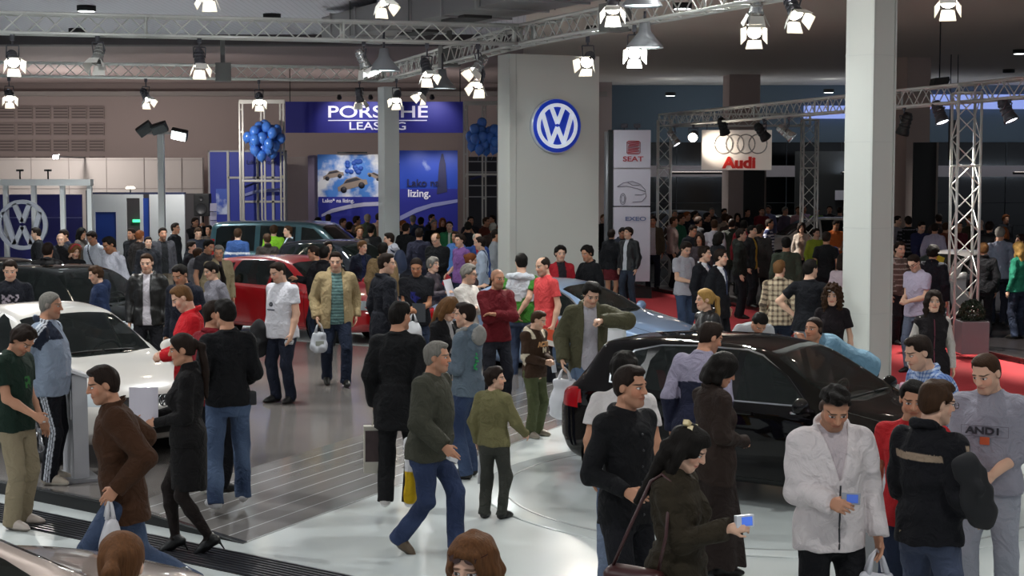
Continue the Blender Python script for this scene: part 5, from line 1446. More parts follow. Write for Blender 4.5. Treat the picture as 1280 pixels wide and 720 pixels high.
for(px,py,lb,lt)in((108,11,'round lit downlight in the ceiling over the near truss end',1),(340,21,'round lit downlight in the ceiling beside the duct',1),(96,39,'small lit downlight seen through the near truss lattice',1),(294,47,'second lit downlight seen through the near truss lattice',1),(838,118,'lit downlight over the lattice tower beside the red logo pillar',1),(943,105,'lit downlight over the ring sign',1),(1036,114,'lit downlight just before the tall white column',1),(1275,65,'lit downlight at the picture edge past the tall column',1),(1261,89,'unlit black downlight near the picture edge',0),(853,8,'lit downlight at the top over the tower truss',1),(742,36,'lit downlight seen through the tower truss',1)):
 downlight(px,py,lb,bool(lt))
for(x,y,e)in HALL_FILL:
 if abs(x)>11:continue
 o=empty('ceiling_fill_lamp',(x,y,CEIL-.1));tag(o,'small square fill lamp added out of view under the ceiling','lamp','added square fill lamps over the hall')
 bm=bmesh.new();bx(bm,(0,0,.03),(.26,.26,.06),None,.01);bm_obj('housing',bm,BLK,o)
 bm=bmesh.new();bx(bm,(0,0,-.005),(.2,.2,.01));bm_obj('diffuser',bm,mat('#f4f8ff',.3,0,1.2),o)
 ld=bpy.data.lights.new('hall','AREA');ld.shape='SQUARE';ld.size=.07;ld.energy=e;ld.color=(.97,1,.99)
 lo=bpy.data.objects.new('hall',ld);C.objects.link(lo);lo.parent=o;lo.location=(0,0,-.02)
for(x,y,z,e)in GLOBE_FILL:
 o=empty('globe_fill_lamp',(x,y,z));tag(o,'white globe fill lamp added out of view to brighten the hall','lamp','added globe fill lamps out of view')
 bm=bmesh.new();bmesh.ops.create_icosphere(bm,subdivisions=3,radius=.10);bm_obj('globe',bm,mat('#f6f8ff',.3,0,4.0),o,True)
 bm=bmesh.new();tube(bm,(0,0,.2),(0,0,6.24-z),.012);bm_obj('cord',bm,BLK,o)
 ld=bpy.data.lights.new('globe','POINT');ld.energy=e;ld.shadow_soft_size=.05;ld.color=(1,.97,.93)
 lo=bpy.data.objects.new('globe',ld);C.objects.link(lo);lo.parent=o
for(x,y,z,wd,e,lb)in WASH_FILL:
 o=empty('wall_fill_light',(x,y,z));tag(o,lb,'lamp','added uplights out of sight at the back')
 bm=bmesh.new();bx(bm,(0,0,-.04),(wd,.16,.08),None,.01);bm_obj('housing',bm,BLK,o)
 bm=bmesh.new();bx(bm,(0,0,.002),(wd*.96,.12,.008));bm_obj('tube',bm,mat('#fff2e6',.3,0,3.0),o)
 ld=bpy.data.lights.new('wash','AREA');ld.shape='RECTANGLE';ld.size=wd*.95;ld.size_y=.12;ld.energy=e;ld.color=(1,.96,.94)if x<3 else(.7,.84,1)
 lo=bpy.data.objects.new('wash',ld);C.objects.link(lo);lo.parent=o;lo.location=(0,0,.012);lo.rotation_euler=(R(180-28),0,0)
def board(name,label,cat,x0,y0,x1,y1,Y,m,thick=.06,parent=None,frame=None):
 a=at_y(x0,y1,Y);b=at_y(x1,y0,Y)
 if a[2]<1.0:a[2]=0
 o=empty(name,((a[0]+b[0])/2,Y,a[2]));
 if cat:tag(o,label,cat)
 w,h=b[0]-a[0],b[2]-a[2]
 bm=bmesh.new();bx(bm,(0,thick/2,h/2),(w,thick,h));bm_obj('panel',bm,m,o)
 if frame:
  bm=bmesh.new()
  for s_ in(-1,1):bx(bm,(s_*w/2,thick/2,h/2),(.05,thick+.03,h+.05))
  for z in(0,h):bx(bm,(0,thick/2,z),(w+.05,thick+.03,.05))
  bm_obj('frame',bm,frame,o)
 def loc(px,py,dy=-.012):
  p=at_y(px,py,Y);return(p[0]-o.location[0],dy,p[2]-o.location[2])
 return o,loc,w,h
def real_lamp(loc,e,kind='POINT',aim=None,ang=80,c=(1,.97,.94),r=.06):
 ld=bpy.data.lights.new('lamp',kind);ld.energy=e;ld.color=c;ld.shadow_soft_size=r
 if kind=='SPOT':ld.spot_size=R(ang);ld.spot_blend=.7
 lo=bpy.data.objects.new('lamp',ld);C.objects.link(lo);lo.location=loc
 if aim is not None:lo.rotation_euler=look(aim)
LL=[]
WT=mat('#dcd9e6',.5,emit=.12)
FR=(PI/2,0,0)
ps=lambda px,Y:px*Y/2000.0
Y=50.0
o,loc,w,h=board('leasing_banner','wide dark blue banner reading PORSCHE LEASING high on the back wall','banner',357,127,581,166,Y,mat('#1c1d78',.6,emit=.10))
text_mesh('lettering','PORSCHE',ps(20.5,Y),WT,o,loc(472,140.5),FR,.01,sx=1.42,bold=.006)
text_mesh('lettering','LEASING',ps(13.5,Y),WT,o,loc(472,158),FR,.01,sx=1.38,bold=.003)
bm=bmesh.new();bx(bm,loc(472,150.5,-.01),(ps(123,Y),.01,ps(1.2,Y)));bm_obj('rule',bm,WT,o)
for s_ in(362,575):
 bm=bmesh.new()
 tube(bm,loc(s_,127,.1),(loc(s_,127,.1)[0],.1,6.3-o.location[2]),.015);bm_obj('hanging_wire',bm,BLK,o)
for k,px in enumerate((424,463,540)):
 q=at_y(px,121,Y-1.0);la=empty('banner_lamp',q);tag(la,('small dark arm lamp over the first letters of the leasing banner','small dark arm lamp over the middle of the leasing banner','small dark arm lamp over the plain end of the leasing banner')[k],'lamp')
 bm=bmesh.new();lathe(bm,[(0,.07),(.05,.06),(.08,-.05),(.07,-.05),(.0,.03)],14,look((0,.8,-.6)).to_matrix().to_4x4());bm_obj('lamp_head',bm,BLK,la)
 bm=bmesh.new();tube(bm,(0,0,.05),(0,1.0,.12),.012);bm_obj('arm',bm,CAN,la)
 LL.append((q,60))
def sky_poster(c0,c1,cl,name,sc_=1.3,thr=.5):
 m,N,L,B=principled(name)
 tc=N.new('ShaderNodeTexCoord');nz=N.new('ShaderNodeTexNoise');nz.inputs['Scale'].default_value=sc_;nz.inputs['Detail'].default_value=7;L.new(tc.outputs['Object'],nz.inputs['Vector'])
 sp=N.new('ShaderNodeSeparateXYZ');L.new(tc.outputs['Object'],sp.inputs[0])
 mr=N.new('ShaderNodeMapRange');mr.inputs['From Min'].default_value=.3;mr.inputs['From Max'].default_value=2.0;L.new(sp.outputs['Z'],mr.inputs['Value'])
 mx=N.new('ShaderNodeMix');mx.data_type='RGBA';mx.inputs['A'].default_value=(*col(c0),1);mx.inputs['B'].default_value=(*col(c1),1);L.new(mr.outputs['Result'],mx.inputs['Factor'])
 m2=N.new('ShaderNodeMix');m2.data_type='RGBA';L.new(mx.outputs['Result'],m2.inputs['A']);m2.inputs['B'].default_value=(*col(cl),1)
 r=N.new('ShaderNodeMapRange');r.inputs['From Min'].default_value=thr;r.inputs['From Max'].default_value=thr+.14;L.new(nz.outputs['Fac'],r.inputs['Value']);L.new(r.outputs['Result'],m2.inputs['Factor'])
 L.new(m2.outputs['Result'],B.inputs['Base Color']);B.inputs['Roughness'].default_value=.5
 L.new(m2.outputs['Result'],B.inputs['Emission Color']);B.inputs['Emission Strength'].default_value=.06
 return m
Y=48.0
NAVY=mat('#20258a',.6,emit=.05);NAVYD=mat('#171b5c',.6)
def swoosh(o,loc,pts,m,name='swoosh'):
 bm=bmesh.new();up=[Vector(loc(x,y))for x,y,t in pts];dn=[Vector(loc(x,y+t))for x,y,t in pts]
 U_=[bm.verts.new(p)for p in up];D_=[bm.verts.new(p)for p in dn];U2=[bm.verts.new(p+Vector((0,.01,0)))for p in up];D2=[bm.verts.new(p+Vector((0,.01,0)))for p in dn]
 for i in range(len(pts)-1):
  bm.faces.new((U_[i],U_[i+1],D_[i+1],D_[i]));bm.faces.new((U2[i],D2[i],D2[i+1],U2[i+1]))
  bm.faces.new((U_[i],U2[i],U2[i+1],U_[i+1]));bm.faces.new((D_[i],D_[i+1],D2[i+1],D2[i]))
 bm_obj(name,bm,m,o)
o,loc,w,h=board('leasing_poster','poster of cars floating among clouds with a blue foot on the back wall','poster',398,193,478,330,Y,sky_poster('#c9cdda','#3f76c0','#dcdcdf','cloud_print',1.6,.47))
bm=bmesh.new();a=loc(398,246);b=loc(478,330);bx(bm,((a[0]+b[0])/2,-.01,(a[2]+b[2])/2),(b[0]-a[0],.02,a[2]-b[2]));bm_obj('blue_foot',bm,NAVY,o)
text_mesh('lettering','Lako* na lizing.',ps(6.6,Y),WT,o,(loc(423,251)[0],-.03,loc(422,251)[2]),FR,.005,bold=.003)
swoosh(o,lambda x,y:loc(x,y,-.035),[(402,268,3),(415,261,5),(435,256,5),(455,253,5),(478,252,5)],mat('#b9b7cf',.6))
for(cx_,cy_,s_,t_)in((417,222,.40,-.2),(441,235,.58,-.25),(467,222,.28,.45)):
 p=loc(cx_,cy_,-.008);bm=bmesh.new()
 prism(bm,[(-.62,0),(-.60,.18),(-.35,.26),(-.18,.42),(.28,.42),(.48,.24),(.64,.20),(.64,0)],.008,Matrix.Translation(p)@Matrix.Rotation(t_,4,'Y')@Matrix.Scale(s_*1.25,4))
 c_=bm_obj('printed_car',bm,mat('#8f7f74',.6),o)
 bm=bmesh.new();prism(bm,[(-.32,.26),(-.16,.38),(.26,.38),(.42,.25)],.004,Matrix.Translation(Vector(p)+Vector((0,-.004,0)))@Matrix.Rotation(t_,4,'Y')@Matrix.Scale(s_*1.25,4))
 for q in(-.38,.38):lathe(bm,[(0,.01),(.13,.01),(.13,0)],14,Matrix.Translation(Vector(p)+Vector((0,.002,0)))@Matrix.Rotation(t_,4,'Y')@Matrix.Scale(s_*1.25,4)@Matrix.Translation((q,0,.02))@Matrix.Rotation(PI/2,4,'X'))
 bm_obj('printed_windows_and_wheels',bm,mat('#2b2a33',.6),c_)
bm=bmesh.new();rs=random.Random(5)
for k in range(14):
 p=loc(443+rs.uniform(-9,9),207+rs.uniform(-7,9),-.004);lathe(bm,[(0,.008),(.075,.006),(.075,0)],12,Matrix.Translation(p)@Matrix.Rotation(PI/2,4,'X'))
bm_obj('printed_balloons',bm,mat('#2750a8',.6),o)
bm=bmesh.new();a=loc(423,191,-.25);b=loc(460,191,-.25);bx(bm,((a[0]+b[0])/2,-.25,a[2]),(b[0]-a[0],.06,.05));bm_obj('picture_light',bm,BLK,o)
for px in(420,458,520,556):real_lamp(at_y(px,186,Y-1.1),45,'SPOT',(0,.75,-1),110)
o,loc,w,h=board('leasing_poster','blue sky poster with a dark tower shape reading Lako na lizing','poster',500,188,572,330,Y,sky_poster('#3f63b8','#1c3fa8','#b7c4de','sky_print',1.1,.60))
bm=bmesh.new();a=loc(500,236);b=loc(572,330);bx(bm,((a[0]+b[0])/2,-.01,(a[2]+b[2])/2),(b[0]-a[0],.02,a[2]-b[2]));bm_obj('blue_foot',bm,NAVY,o)
bm=bmesh.new();prism(bm,[loc(546,243)[::2],loc(549,205)[::2],loc(552,192)[::2],loc(554,192)[::2],loc(557,205)[::2],loc(559,240)[::2]],.006,Matrix.Translation((0,-.03,0)));bm_obj('printed_tower',bm,mat('#2a2a52',.6),o)
text_mesh('lettering','Lako na',ps(13,Y),mat('#181b45',.6),o,loc(529,229,-.035),FR,.004,bold=.004)
text_mesh('lettering','lizing.',ps(13,Y),WT,o,loc(524,242,-.035),FR,.004,bold=.006)
swoosh(o,lambda x,y:loc(x,y,-.035),[(500,270,6),(520,260,6),(540,254,5),(572,249,4)],mat('#8f93c4',.6))
board('wall_panel','beige wall panel between the aluminium portal and the cloud poster','panel',358,196,386,330,50,mat('#b3a49a',.8))
board('wall_panel','narrow mauve glossy panel standing before the cloud poster','panel',386,194,397,330,48.2,mat('#8d7f93',.4))
Y=46.0
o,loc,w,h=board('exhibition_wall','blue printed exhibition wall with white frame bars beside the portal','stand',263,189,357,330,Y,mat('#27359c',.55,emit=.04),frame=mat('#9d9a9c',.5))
bm=bmesh.new()
for x in(285,303,322,341):a=loc(x,189);b=loc(x,330);bx(bm,(a[0],-.03,(a[2]+b[2])/2),(.07,.05,a[2]-b[2]))
for(xa,xb,y)in((285,357,222),(303,357,226),(303,357,252)):a=loc(xa,y);b=loc(xb,y);bx(bm,((a[0]+b[0])/2,-.03,a[2]),(b[0]-a[0],.05,.06))
bm_obj('frame_bar',bm,mat('#b5b2ae',.5),o)
swoosh(o,lambda x,y:loc(x,y,-.07),[(304,243,3),(318,238,4),(335,236,4),(357,235,5)],mat('#8d93c6',.6),'printed_swoosh')
bm=bmesh.new();a=loc(270,236);b=loc(286,268);bx(bm,((a[0]+b[0])/2,-.02,(a[2]+b[2])/2),(b[0]-a[0],.02,a[2]-b[2]));bm_obj('printed_cloud',bm,sky_poster('#7d97d0','#3d58b5','#c3cce4','cloud_patch',2.2,.5),o)
text_mesh('lettering','Lako na lizing.',ps(7,Y),mat('#15183d',.6),o,loc(328,203,-.08),FR,.003)
def portal(label,xs,y0,Y,bars):
 o=empty('aluminium_portal',(at_y(sum(xs)/len(xs),300,Y)[0],Y,0));tag(o,label,'frame')
 zt_=at_y(640,y0,Y)[2]
 for x in xs:
  bm=bmesh.new();X=at_y(x,200,Y)[0]-o.location[0]
  for s_ in(-.045,.045):bx(bm,(X+s_,0,zt_/2),(.05,.05,zt_),None,.006)
  for z in np.arange(.4,zt_,.62):bx(bm,(X,0,z),(.06,.03,.05))
  bm_obj('post',bm,mat('#b3aea6',.4,.3),o)
 bm=bmesh.new();a=at_y(xs[0],y0,Y)[0]-o.location[0];b=at_y(xs[-1],y0,Y)[0]-o.location[0]
 bx(bm,((a+b)/2,0,zt_),(b-a+.14,.09,.11),None,.01);bm_obj('crossbar',bm,mat('#bdb8b0',.4,.3),o)
 for(xa,xb,y)in bars:
  bm=bmesh.new();p=at_y(xa,y,Y);q=at_y(xb,y,Y);bx(bm,((p[0]+q[0])/2-o.location[0],0,p[2]),(q[0]-p[0],.06,.06),None,.006);bm_obj('crossbar',bm,mat('#bdb8b0',.4,.3),o)
 return o
portal('tall aluminium portal frame behind the first bunch of blue balloons',(302,329,353),127,45,[(302,353,226)])
portal('tall aluminium portal frame beside the white tower behind the second balloon bunch',(582,605,624),129,45,[(582,624,218)])
BALL=mat('#4a82de',.18,0,0,.5)
def bunch(px,py,Y,n,rad,seed,label,grp):
 rs=random.Random(seed);c=at_y(px,py,Y);pts=[];t=0
 while len(pts)<n and t<4000:
  t+=1;v=Vector((rs.gauss(0,1),rs.gauss(0,1)*.8,rs.gauss(0,1))).normalized()*(rad*rs.uniform(.45,1))
  if all((v-q).length>.19 for q in pts):pts.append(v)
 src=None
 for v in pts:
  if src is None:
   bm=bmesh.new();lathe(bm,[(0,.17),(.05,.163),(.10,.13),(.132,.07),(.138,.0),(.125,-.06),(.085,-.12),(.03,-.158),(.012,-.17),(.02,-.185),(0,-.185)],16)
   src=bm_obj('balloon',bm,BALL,None,True);b_=src
   bm=bmesh.new();tube(bm,(0,0,-.185),(0,0,-.32),.004,n=4);kn=bm_obj('string',bm,mat('#9aa4c0',.6),src)
  else:
   b_=src.copy();C.objects.link(b_);k2=kn.copy();C.objects.link(k2);k2.parent=b_
  b_.location=Vector(c)+v;b_.rotation_euler=(v.z*.3,v.x*1.2,rs.uniform(0,6));tag(b_,label,'balloon',grp)
bunch(330,175,44.6,30,.50,3,'blue balloon in the bunch on the portal before the blue wall','balloons of the bunch on the first portal')
bunch(607,172,44.6,26,.45,9,'blue balloon in the bunch beside the white tower','balloons of the bunch beside the tower')
bm=bmesh.new()
path_tube(bm,[at_y(x,y,45.3)for x,y in((306,234),(318,229),(335,226),(356,226))],.035,6)
o=bm_obj('curved_rail',bm,mat('#20245c',.4));tag(o,'dark curved rail below the first balloon bunch','rail')
bm=bmesh.new()
path_tube(bm,[at_y(x,y,45.3)for x,y in((588,224),(598,221),(610,219),(622,219))],.035,6)
o=bm_obj('curved_rail',bm,mat('#20245c',.4));tag(o,'dark curved rail below the second balloon bunch','rail')
o,loc,w,h=board('dark_shelving','dark shelf wall with thin rails behind the second portal','shelf',586,196,628,330,46.5,mat('#24232b',.6))
bm=bmesh.new()
for y in(202,215,232,246):a=loc(586,y);bx(bm,(0,-.03,a[2]),(w,.05,.035))
bm_obj('shelf_rail',bm,mat('#8f8d90',.4,.4),o)
Y=40.0
root=empty('showroom_frame',(at_y(40,300,Y)[0],Y,PLZ*0));tag(root,'white open frame stand around the big silver letter sign','stand')
WF=mat('#d5d3d2',.5);zt_=at_y(640,228,Y)[2];gx=lambda px:at_y(px,228,Y)[0]-root.location[0]
for x in(-30,7,42,78,112):bm=bmesh.new();bx(bm,(gx(x),0,zt_/2),(.11,.14,zt_),None,.01);bm_obj('post',bm,WF,root)
bm=bmesh.new();bx(bm,((gx(-40)+gx(115))/2,0,zt_),(gx(115)-gx(-40),.3,.16),None,.01);bm_obj('top_beam',bm,WF,root)
bm=bmesh.new();bx(bm,(gx(107),.2,zt_/2-.1),(.09,.09,zt_-.2));bm_obj('dark_post',bm,mat('#55555c',.5),root)
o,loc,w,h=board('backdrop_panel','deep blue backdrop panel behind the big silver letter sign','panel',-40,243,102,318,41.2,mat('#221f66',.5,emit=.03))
bm=bmesh.new();bx(bm,(0,-.03,loc(0,272)[2]),(w,.03,.03));bm_obj('panel_joint',bm,mat('#6a6898',.5),o)
p=at_y(29,281,39.6)
bm=bmesh.new();vw_mark(bm,.62,.10,Matrix.Translation((0,0,0)));o=bm_obj('letter_sign',bm,mat('#b3b3bb',.3,.35),None,False,p);tag(o,'big silver ring sign with V over W inside the white frame','sign')
bm=bmesh.new();bx(bm,(0,0,.42),(1.5,.6,.84),None,.04);bx(bm,(0,0,.86),(1.6,.7,.05),None,.015);o=bm_obj('reception_counter',bm,mat('#c3c6d2',.4),None,False,(at_y(20,300,38.6)[0],38.6,0));tag(o,'pale reception counter in front of the big silver sign','counter')
for(x,y,lb)in((25,219,'small dark lamp on the white frame over the silver sign'),(60,219,'second small dark lamp on the white frame')):
 p=at_y(x,y,Y);bm=bmesh.new();tube(bm,(0,0,-.10),(0,0,.10),.02);bx(bm,(0,0,.12),(.16,.12,.05),None,.01);o=bm_obj('spot_lamp',bm,BLK,None,False,p);tag(o,lb,'lamp')
Y=43.0
root=empty('white_booth',(at_y(172,300,Y)[0],Y,0));tag(root,'white exhibition booth with a blue door and open doorway','booth')
gx=lambda px:at_y(px,250,Y)[0]-root.location[0];gz=lambda py:at_y(640,py,Y)[2];zt_=gz(243)
WB=mat('#cfd2d3',.5)
for(xa,xb)in((115,119),(145,158),(175,179),(187,231)):bm=bmesh.new();bx(bm,((gx(xa)+gx(xb))/2,0,zt_/2),(gx(xb)-gx(xa),.10,zt_),None,.005);bm_obj('wall_panel',bm,WB,root)
bm=bmesh.new();bx(bm,((gx(119)+gx(145))/2,0,(zt_+gz(265))/2),(gx(145)-gx(119),.09,zt_-gz(265)),None,.005);bm_obj('lintel',bm,WB,root)
bm=bmesh.new();bx(bm,((gx(158)+gx(175))/2,0,zt_-.05),(gx(175)-gx(158),.09,.10),None,.005);bm_obj('lintel',bm,WB,root)
bm=bmesh.new();bx(bm,((gx(119)+gx(145))/2,.02,gz(265)/2),(gx(145)-gx(119),.05,gz(265)),None,.005);dd_=bm_obj('door',bm,mat('#1a3a86',.45),root)
bm=bmesh.new();bx(bm,(gx(143),-.04,1.0),(.03,.06,.14),None,.01);bm_obj('handle',bm,SIL,dd_)
bm=bmesh.new();bx(bm,((gx(179)+gx(187))/2,.02,zt_/2-.05),(gx(187)-gx(179),.05,zt_-.1));bm_obj('blue_strip',bm,mat('#1d3f92',.45),root)
bm=bmesh.new();bx(bm,((gx(115)+gx(231))/2,.06,zt_+.03),(gx(231)-gx(115),.2,.05));bm_obj('top_edge',bm,mat('#2d3350',.5),root)
bm=bmesh.new();bx(bm,((gx(115)+gx(231))/2,2.0,zt_/2),(gx(231)-gx(115),.08,zt_));bm_obj('rear_wall',bm,mat('#4a4648',.7),root)
p=at_y(164,277,Y+1.2);bm=bmesh.new();bx(bm,(0,0,0),(.22,.05,.08),None,.01);o=bm_obj('exit_light',bm,mat('#3fe08c',.3,0,2.5),root,False,(p[0]-root.location[0],1.85,p[2]))
p=at_y(163,235,Y);o=empty('booth_lamp',p);tag(o,'round lit lamp on top of the white booth','lamp')
bm=bmesh.new();lathe(bm,[(0,.04),(.09,.04),(.13,0),(.12,-.02),(0,-.02)],16);bm_obj('lamp_head',bm,mat('#fff8e8',.3,0,5.0),o,True)
bm=bmesh.new();tube(bm,(0,0,-.02),(0,0,-.2),.02);bm_obj('stem',bm,BLK,o)
p=at_y(70,196,50);o=empty('wall_lamp',p);tag(o,'bright small flood lamp over the white frame by the partition','lamp')
bm=bmesh.new();bx(bm,(0,.04,0),(.20,.10,.14),None,.02);bm_obj('lamp_head',bm,CAN,o)
bm=bmesh.new();bx(bm,(0,-.02,-.01),(.17,.03,.11),None,.005);bm_obj('glass',bm,LENS_C,o)
bm=bmesh.new();bx(bm,(0,1.7,.0),(.05,3.3,.05));bm_obj('arm',bm,CAN,o)
real_lamp(np.array(at_y(70,196,50))+np.array([0,.6,.25]),420)
text_o=empty('wall_lettering',at_y(240,247,53.35));tag(text_o,'small dark letters Ko on the partition beside the black loudspeaker','lettering')
text_mesh('letters','Ko',ps(9,53),mat('#3a3537',.7),text_o,(0,0,0),FR,.004)
for q,e in LL:real_lamp(np.array(q)+np.array([0,.05,-.06]),e,'SPOT',(0,1,-.75),95,(.95,.93,1))
Y=41.0
root=empty('floodlight_mast',(at_y(203,300,Y)[0],Y,0));tag(root,'white mast carrying three floodlights in front of the white booth','mast')
zt_=at_y(640,168,Y)[2]
bm=bmesh.new();bx(bm,(0,0,zt_/2),(.16,.16,zt_),None,.015);bx(bm,(0,0,.03),(.26,.26,.06),None,.01);bm_obj('post',bm,mat('#c9c8c6',.4),root)
bm=bmesh.new();bx(bm,(.1,0,zt_+.03),(1.0,.06,.06),None,.01);bm_obj('crossarm',bm,mat('#9a9896',.4,.3),root)
for(dx,dz,tilt,lit)in((-.38,.12,1.0,0),(-.02,.14,.5,0),(.48,-.02,.35,1)):
 Mh=Matrix.Translation((dx,-.08,zt_+dz))@Matrix.Rotation(tilt*(1 if dx>.1 else-1)*.6,4,'Y')@Matrix.Rotation(.5,4,'X')
 bm=bmesh.new();bx(bm,(0,.05,0),(.42,.16,.26),None,.03);bmesh.ops.transform(bm,matrix=Mh,verts=bm.verts);fh=bm_obj('floodlight_head',bm,mat('#26262a',.5),root)
 bm=bmesh.new();bx(bm,(0,-.045,-.01),(.36,.03,.21),None,.005);bmesh.ops.transform(bm,matrix=Mh,verts=bm.verts);bm_obj('glass',bm,mat('#f3fffb',.2,0,9.0)if lit else LENS_OFF,fh)
real_lamp((root.location[0]+.48,41.6,zt_+.1),330,'SPOT',(-.02,.75,-.25),150)
real_lamp((root.location[0]+.48,40.4,zt_-.1),90,'SPOT',(.45,-.8,-.6),120)
root=empty('loudspeaker',(at_y(254,300,44)[0],44,0));tag(root,'black loudspeaker on a stand beside the blue exhibition wall','loudspeaker')
bm=bmesh.new();bx(bm,(0,0,at_y(0,256,44)[2]),(.42,.40,.62),None,.03);bm_obj('cabinet',bm,BLK,root)
bm=bmesh.new();zc=at_y(0,256,44)[2]
lathe(bm,[(0,.0),(.13,.01),(.15,.03)],20,Matrix.Translation((0,-.20,zc-.1))@Matrix.Rotation(PI/2,4,'X'));lathe(bm,[(0,.0),(.05,.01),(.06,.02)],16,Matrix.Translation((0,-.20,zc+.17))@Matrix.Rotation(PI/2,4,'X'));bm_obj('driver',bm,mat('#2c2c2e',.5),root)
bm=bmesh.new();tube(bm,(0,0,0),(0,0,zc-.3),.03)
for k in range(3):tube(bm,(0,0,.5),(math.cos(k*2.09)*.4,math.sin(k*2.09)*.4,.015),.015)
bm_obj('tripod',bm,BLK,root)
root=empty('brochure_rack',(at_y(266,300,42)[0],42,0));tag(root,'slim brochure rack with three pale leaflets beside the teal van','rack')
bm=bmesh.new();bx(bm,(0,0,1.05),(.05,.05,2.1));bx(bm,(0,0,.02),(.4,.35,.04));bm_obj('rack_post',bm,CAN,root)
for y in(259,270,281):
 bm=bmesh.new();bx(bm,(.04,-.08,at_y(0,y,42)[2]),(.17,.03,.21),Matrix.Rotation(-.25,3,'X'));bm_obj('leaflet',bm,mat('#c9c2dc',.6,emit=.03),root)
Y=38.0
root=empty('logo_pillar',(at_y(789,300,Y)[0],Y,.009));tag(root,'white pillar sign with a red S logo and car line drawing','sign')
gx=lambda px:at_y(px,250,Y)[0]-root.location[0];gz=lambda py:at_y(640,py,Y)[2]
W_=gx(812)-gx(766);z0_=gz(352)
for(ya,yb)in((163,210.5),(211.5,258),(259,352)):bm=bmesh.new();bx(bm,(0,0,(gz(ya)+gz(yb))/2),(W_,.30,gz(ya)-gz(yb)-.01),None,.006);bm_obj('face_panel',bm,mat('#b9b4bf',.5,emit=.03),root)
bm=bmesh.new();bx(bm,(gx(763),.08,gz(163)/2),(.10,.36,gz(163)));bx(bm,(0,.12,.12),(W_+.1,.4,.24));bm_obj('dark_side',bm,BLK,root)
bm=bmesh.new();tube(bm,(gx(759),.1,0),(gx(759),.1,gz(165)),.07,n=12);bm_obj('pole',bm,mat('#77767a',.4,.3),root)
RS=mat('#a03038',.4);lgx,lgz=gx(791),gz(185)
s_=ps(14,Y)
for k in range(7):
 t=1-k/3.0;wv=s_*.5;hh=s_*.085
 zc=lgz+t*s_*.40
 bm=bmesh.new();cut_=(.0 if k%2==0 else .10)*s_
 prism(bm,[(lgx-wv+(cut_ if k<3 else 0),zc-hh/2-.01),(lgx+wv-(0 if k<3 else cut_),zc-hh/2+.025),(lgx+wv-(0 if k<3 else cut_),zc+hh/2+.025),(lgx-wv+(cut_ if k<3 else 0),zc+hh/2-.01)],-.015,Matrix.Translation((0,-.152,0)))
 bm_obj('logo_blade',bm,RS if k not in(3,)else mat('#8d6a74',.4),root)
bm=bmesh.new();path_tube(bm,[(lgx+a*s_*.58,-.158,lgz+b*s_*.58)for a,b in((-1,.8),(-.8,.95),(.8,.95),(1,.8),(1,-.8),(.8,-.95),(-.8,-.95),(-1,-.8))],.012,5,True);bm_obj('logo_border',bm,RS,root)
text_mesh('lettering','SEAT',ps(8.5,Y),RS,root,(gx(790.5),-.156,gz(199.5)),FR,.006,sx=1.35,bold=.004)
text_mesh('lettering','EXEO',ps(7,Y),mat('#5d6a8f',.5),root,(gx(794),-.156,gz(274)),FR,.006,sx=1.5,bold=.003)
bm=bmesh.new();LD=lambda pts:path_tube(bm,[(gx(x),-.158,gz(y))for x,y in pts],.009,5)
LD([(771,234),(778,229),(790,227),(800,231),(806,238),(807,246),(802,252),(790,253)]);LD([(771,234),(782,233),(796,236),(806,240)]);LD([(783,228),(790,232),(799,232)]);LD([(793,244),(801,244),(806,242)])
LD([(778+math.cos(a)*3.6,249+math.sin(a)*7)for a in np.linspace(0,2*PI,14)]);LD([(778+math.cos(a)*2.2,249+math.sin(a)*4.6)for a in np.linspace(0,2*PI,14)]);bm_obj('car_drawing',bm,mat('#86828c',.5),root)
for x in(780,796):
 p=(gx(x),0,gz(161));bm=bmesh.new();bx(bm,(p[0],.0,p[2]+.06),(.16,.14,.10),None,.03);tube(bm,(p[0],0,p[2]-.06),(p[0],0,p[2]+.04),.02);bm_obj('top_lamp',bm,CAN,root)
Y=38.6
root=empty('ring_sign',at_y(921,213,Y));tag(root,'white hanging sign with four grey rings and red Audi lettering','sign')
gx=lambda px:at_y(px,200,Y)[0]-root.location[0];gz=lambda py:at_y(640,py,Y)[2]-root.location[2]
bm=bmesh.new();bx(bm,(0,.08,gz(187.5)),(gx(965)-gx(878),.16,gz(163)-gz(213)),None,.01);bm_obj('panel',bm,mat('#e2d6ca',.5,emit=.18),root)
bm=bmesh.new()
for x in(904,918,932,947):path_tube(bm,[(gx(x)+math.cos(a)*ps(11.3,Y),-.02,gz(180)+math.sin(a)*ps(11.8,Y))for a in np.linspace(0,2*PI,33)[:-1]],.015,6,True)
bm_obj('rings',bm,mat('#a8a29c',.3,.2),root)
text_mesh('lettering','Audi',ps(19,Y),mat('#c8281e',.4,emit=.15),root,(gx(924),-.03,gz(204)),FR,.03,bold=.016,sx=1.12)
bm=bmesh.new()
for x in(884,958):tube(bm,(gx(x),.08,gz(163)),(gx(x),.08,ZS-root.location[2]),.012)
bm_obj('hanger',bm,CAN,root)
ld=bpy.data.lights.new('sign_spot','SPOT');ld.energy=170;ld.spot_size=R(46);ld.spot_blend=.9;ld.color=(1,.93,.82);ld.shadow_soft_size=.06
lo=bpy.data.objects.new('sign_spot',ld);C.objects.link(lo);q=at_y(868,174,Y-1.0);lo.location=q;tq_=Vector(at_y(896,184,Y))-Vector(q);lo.rotation_euler=look(tq_)
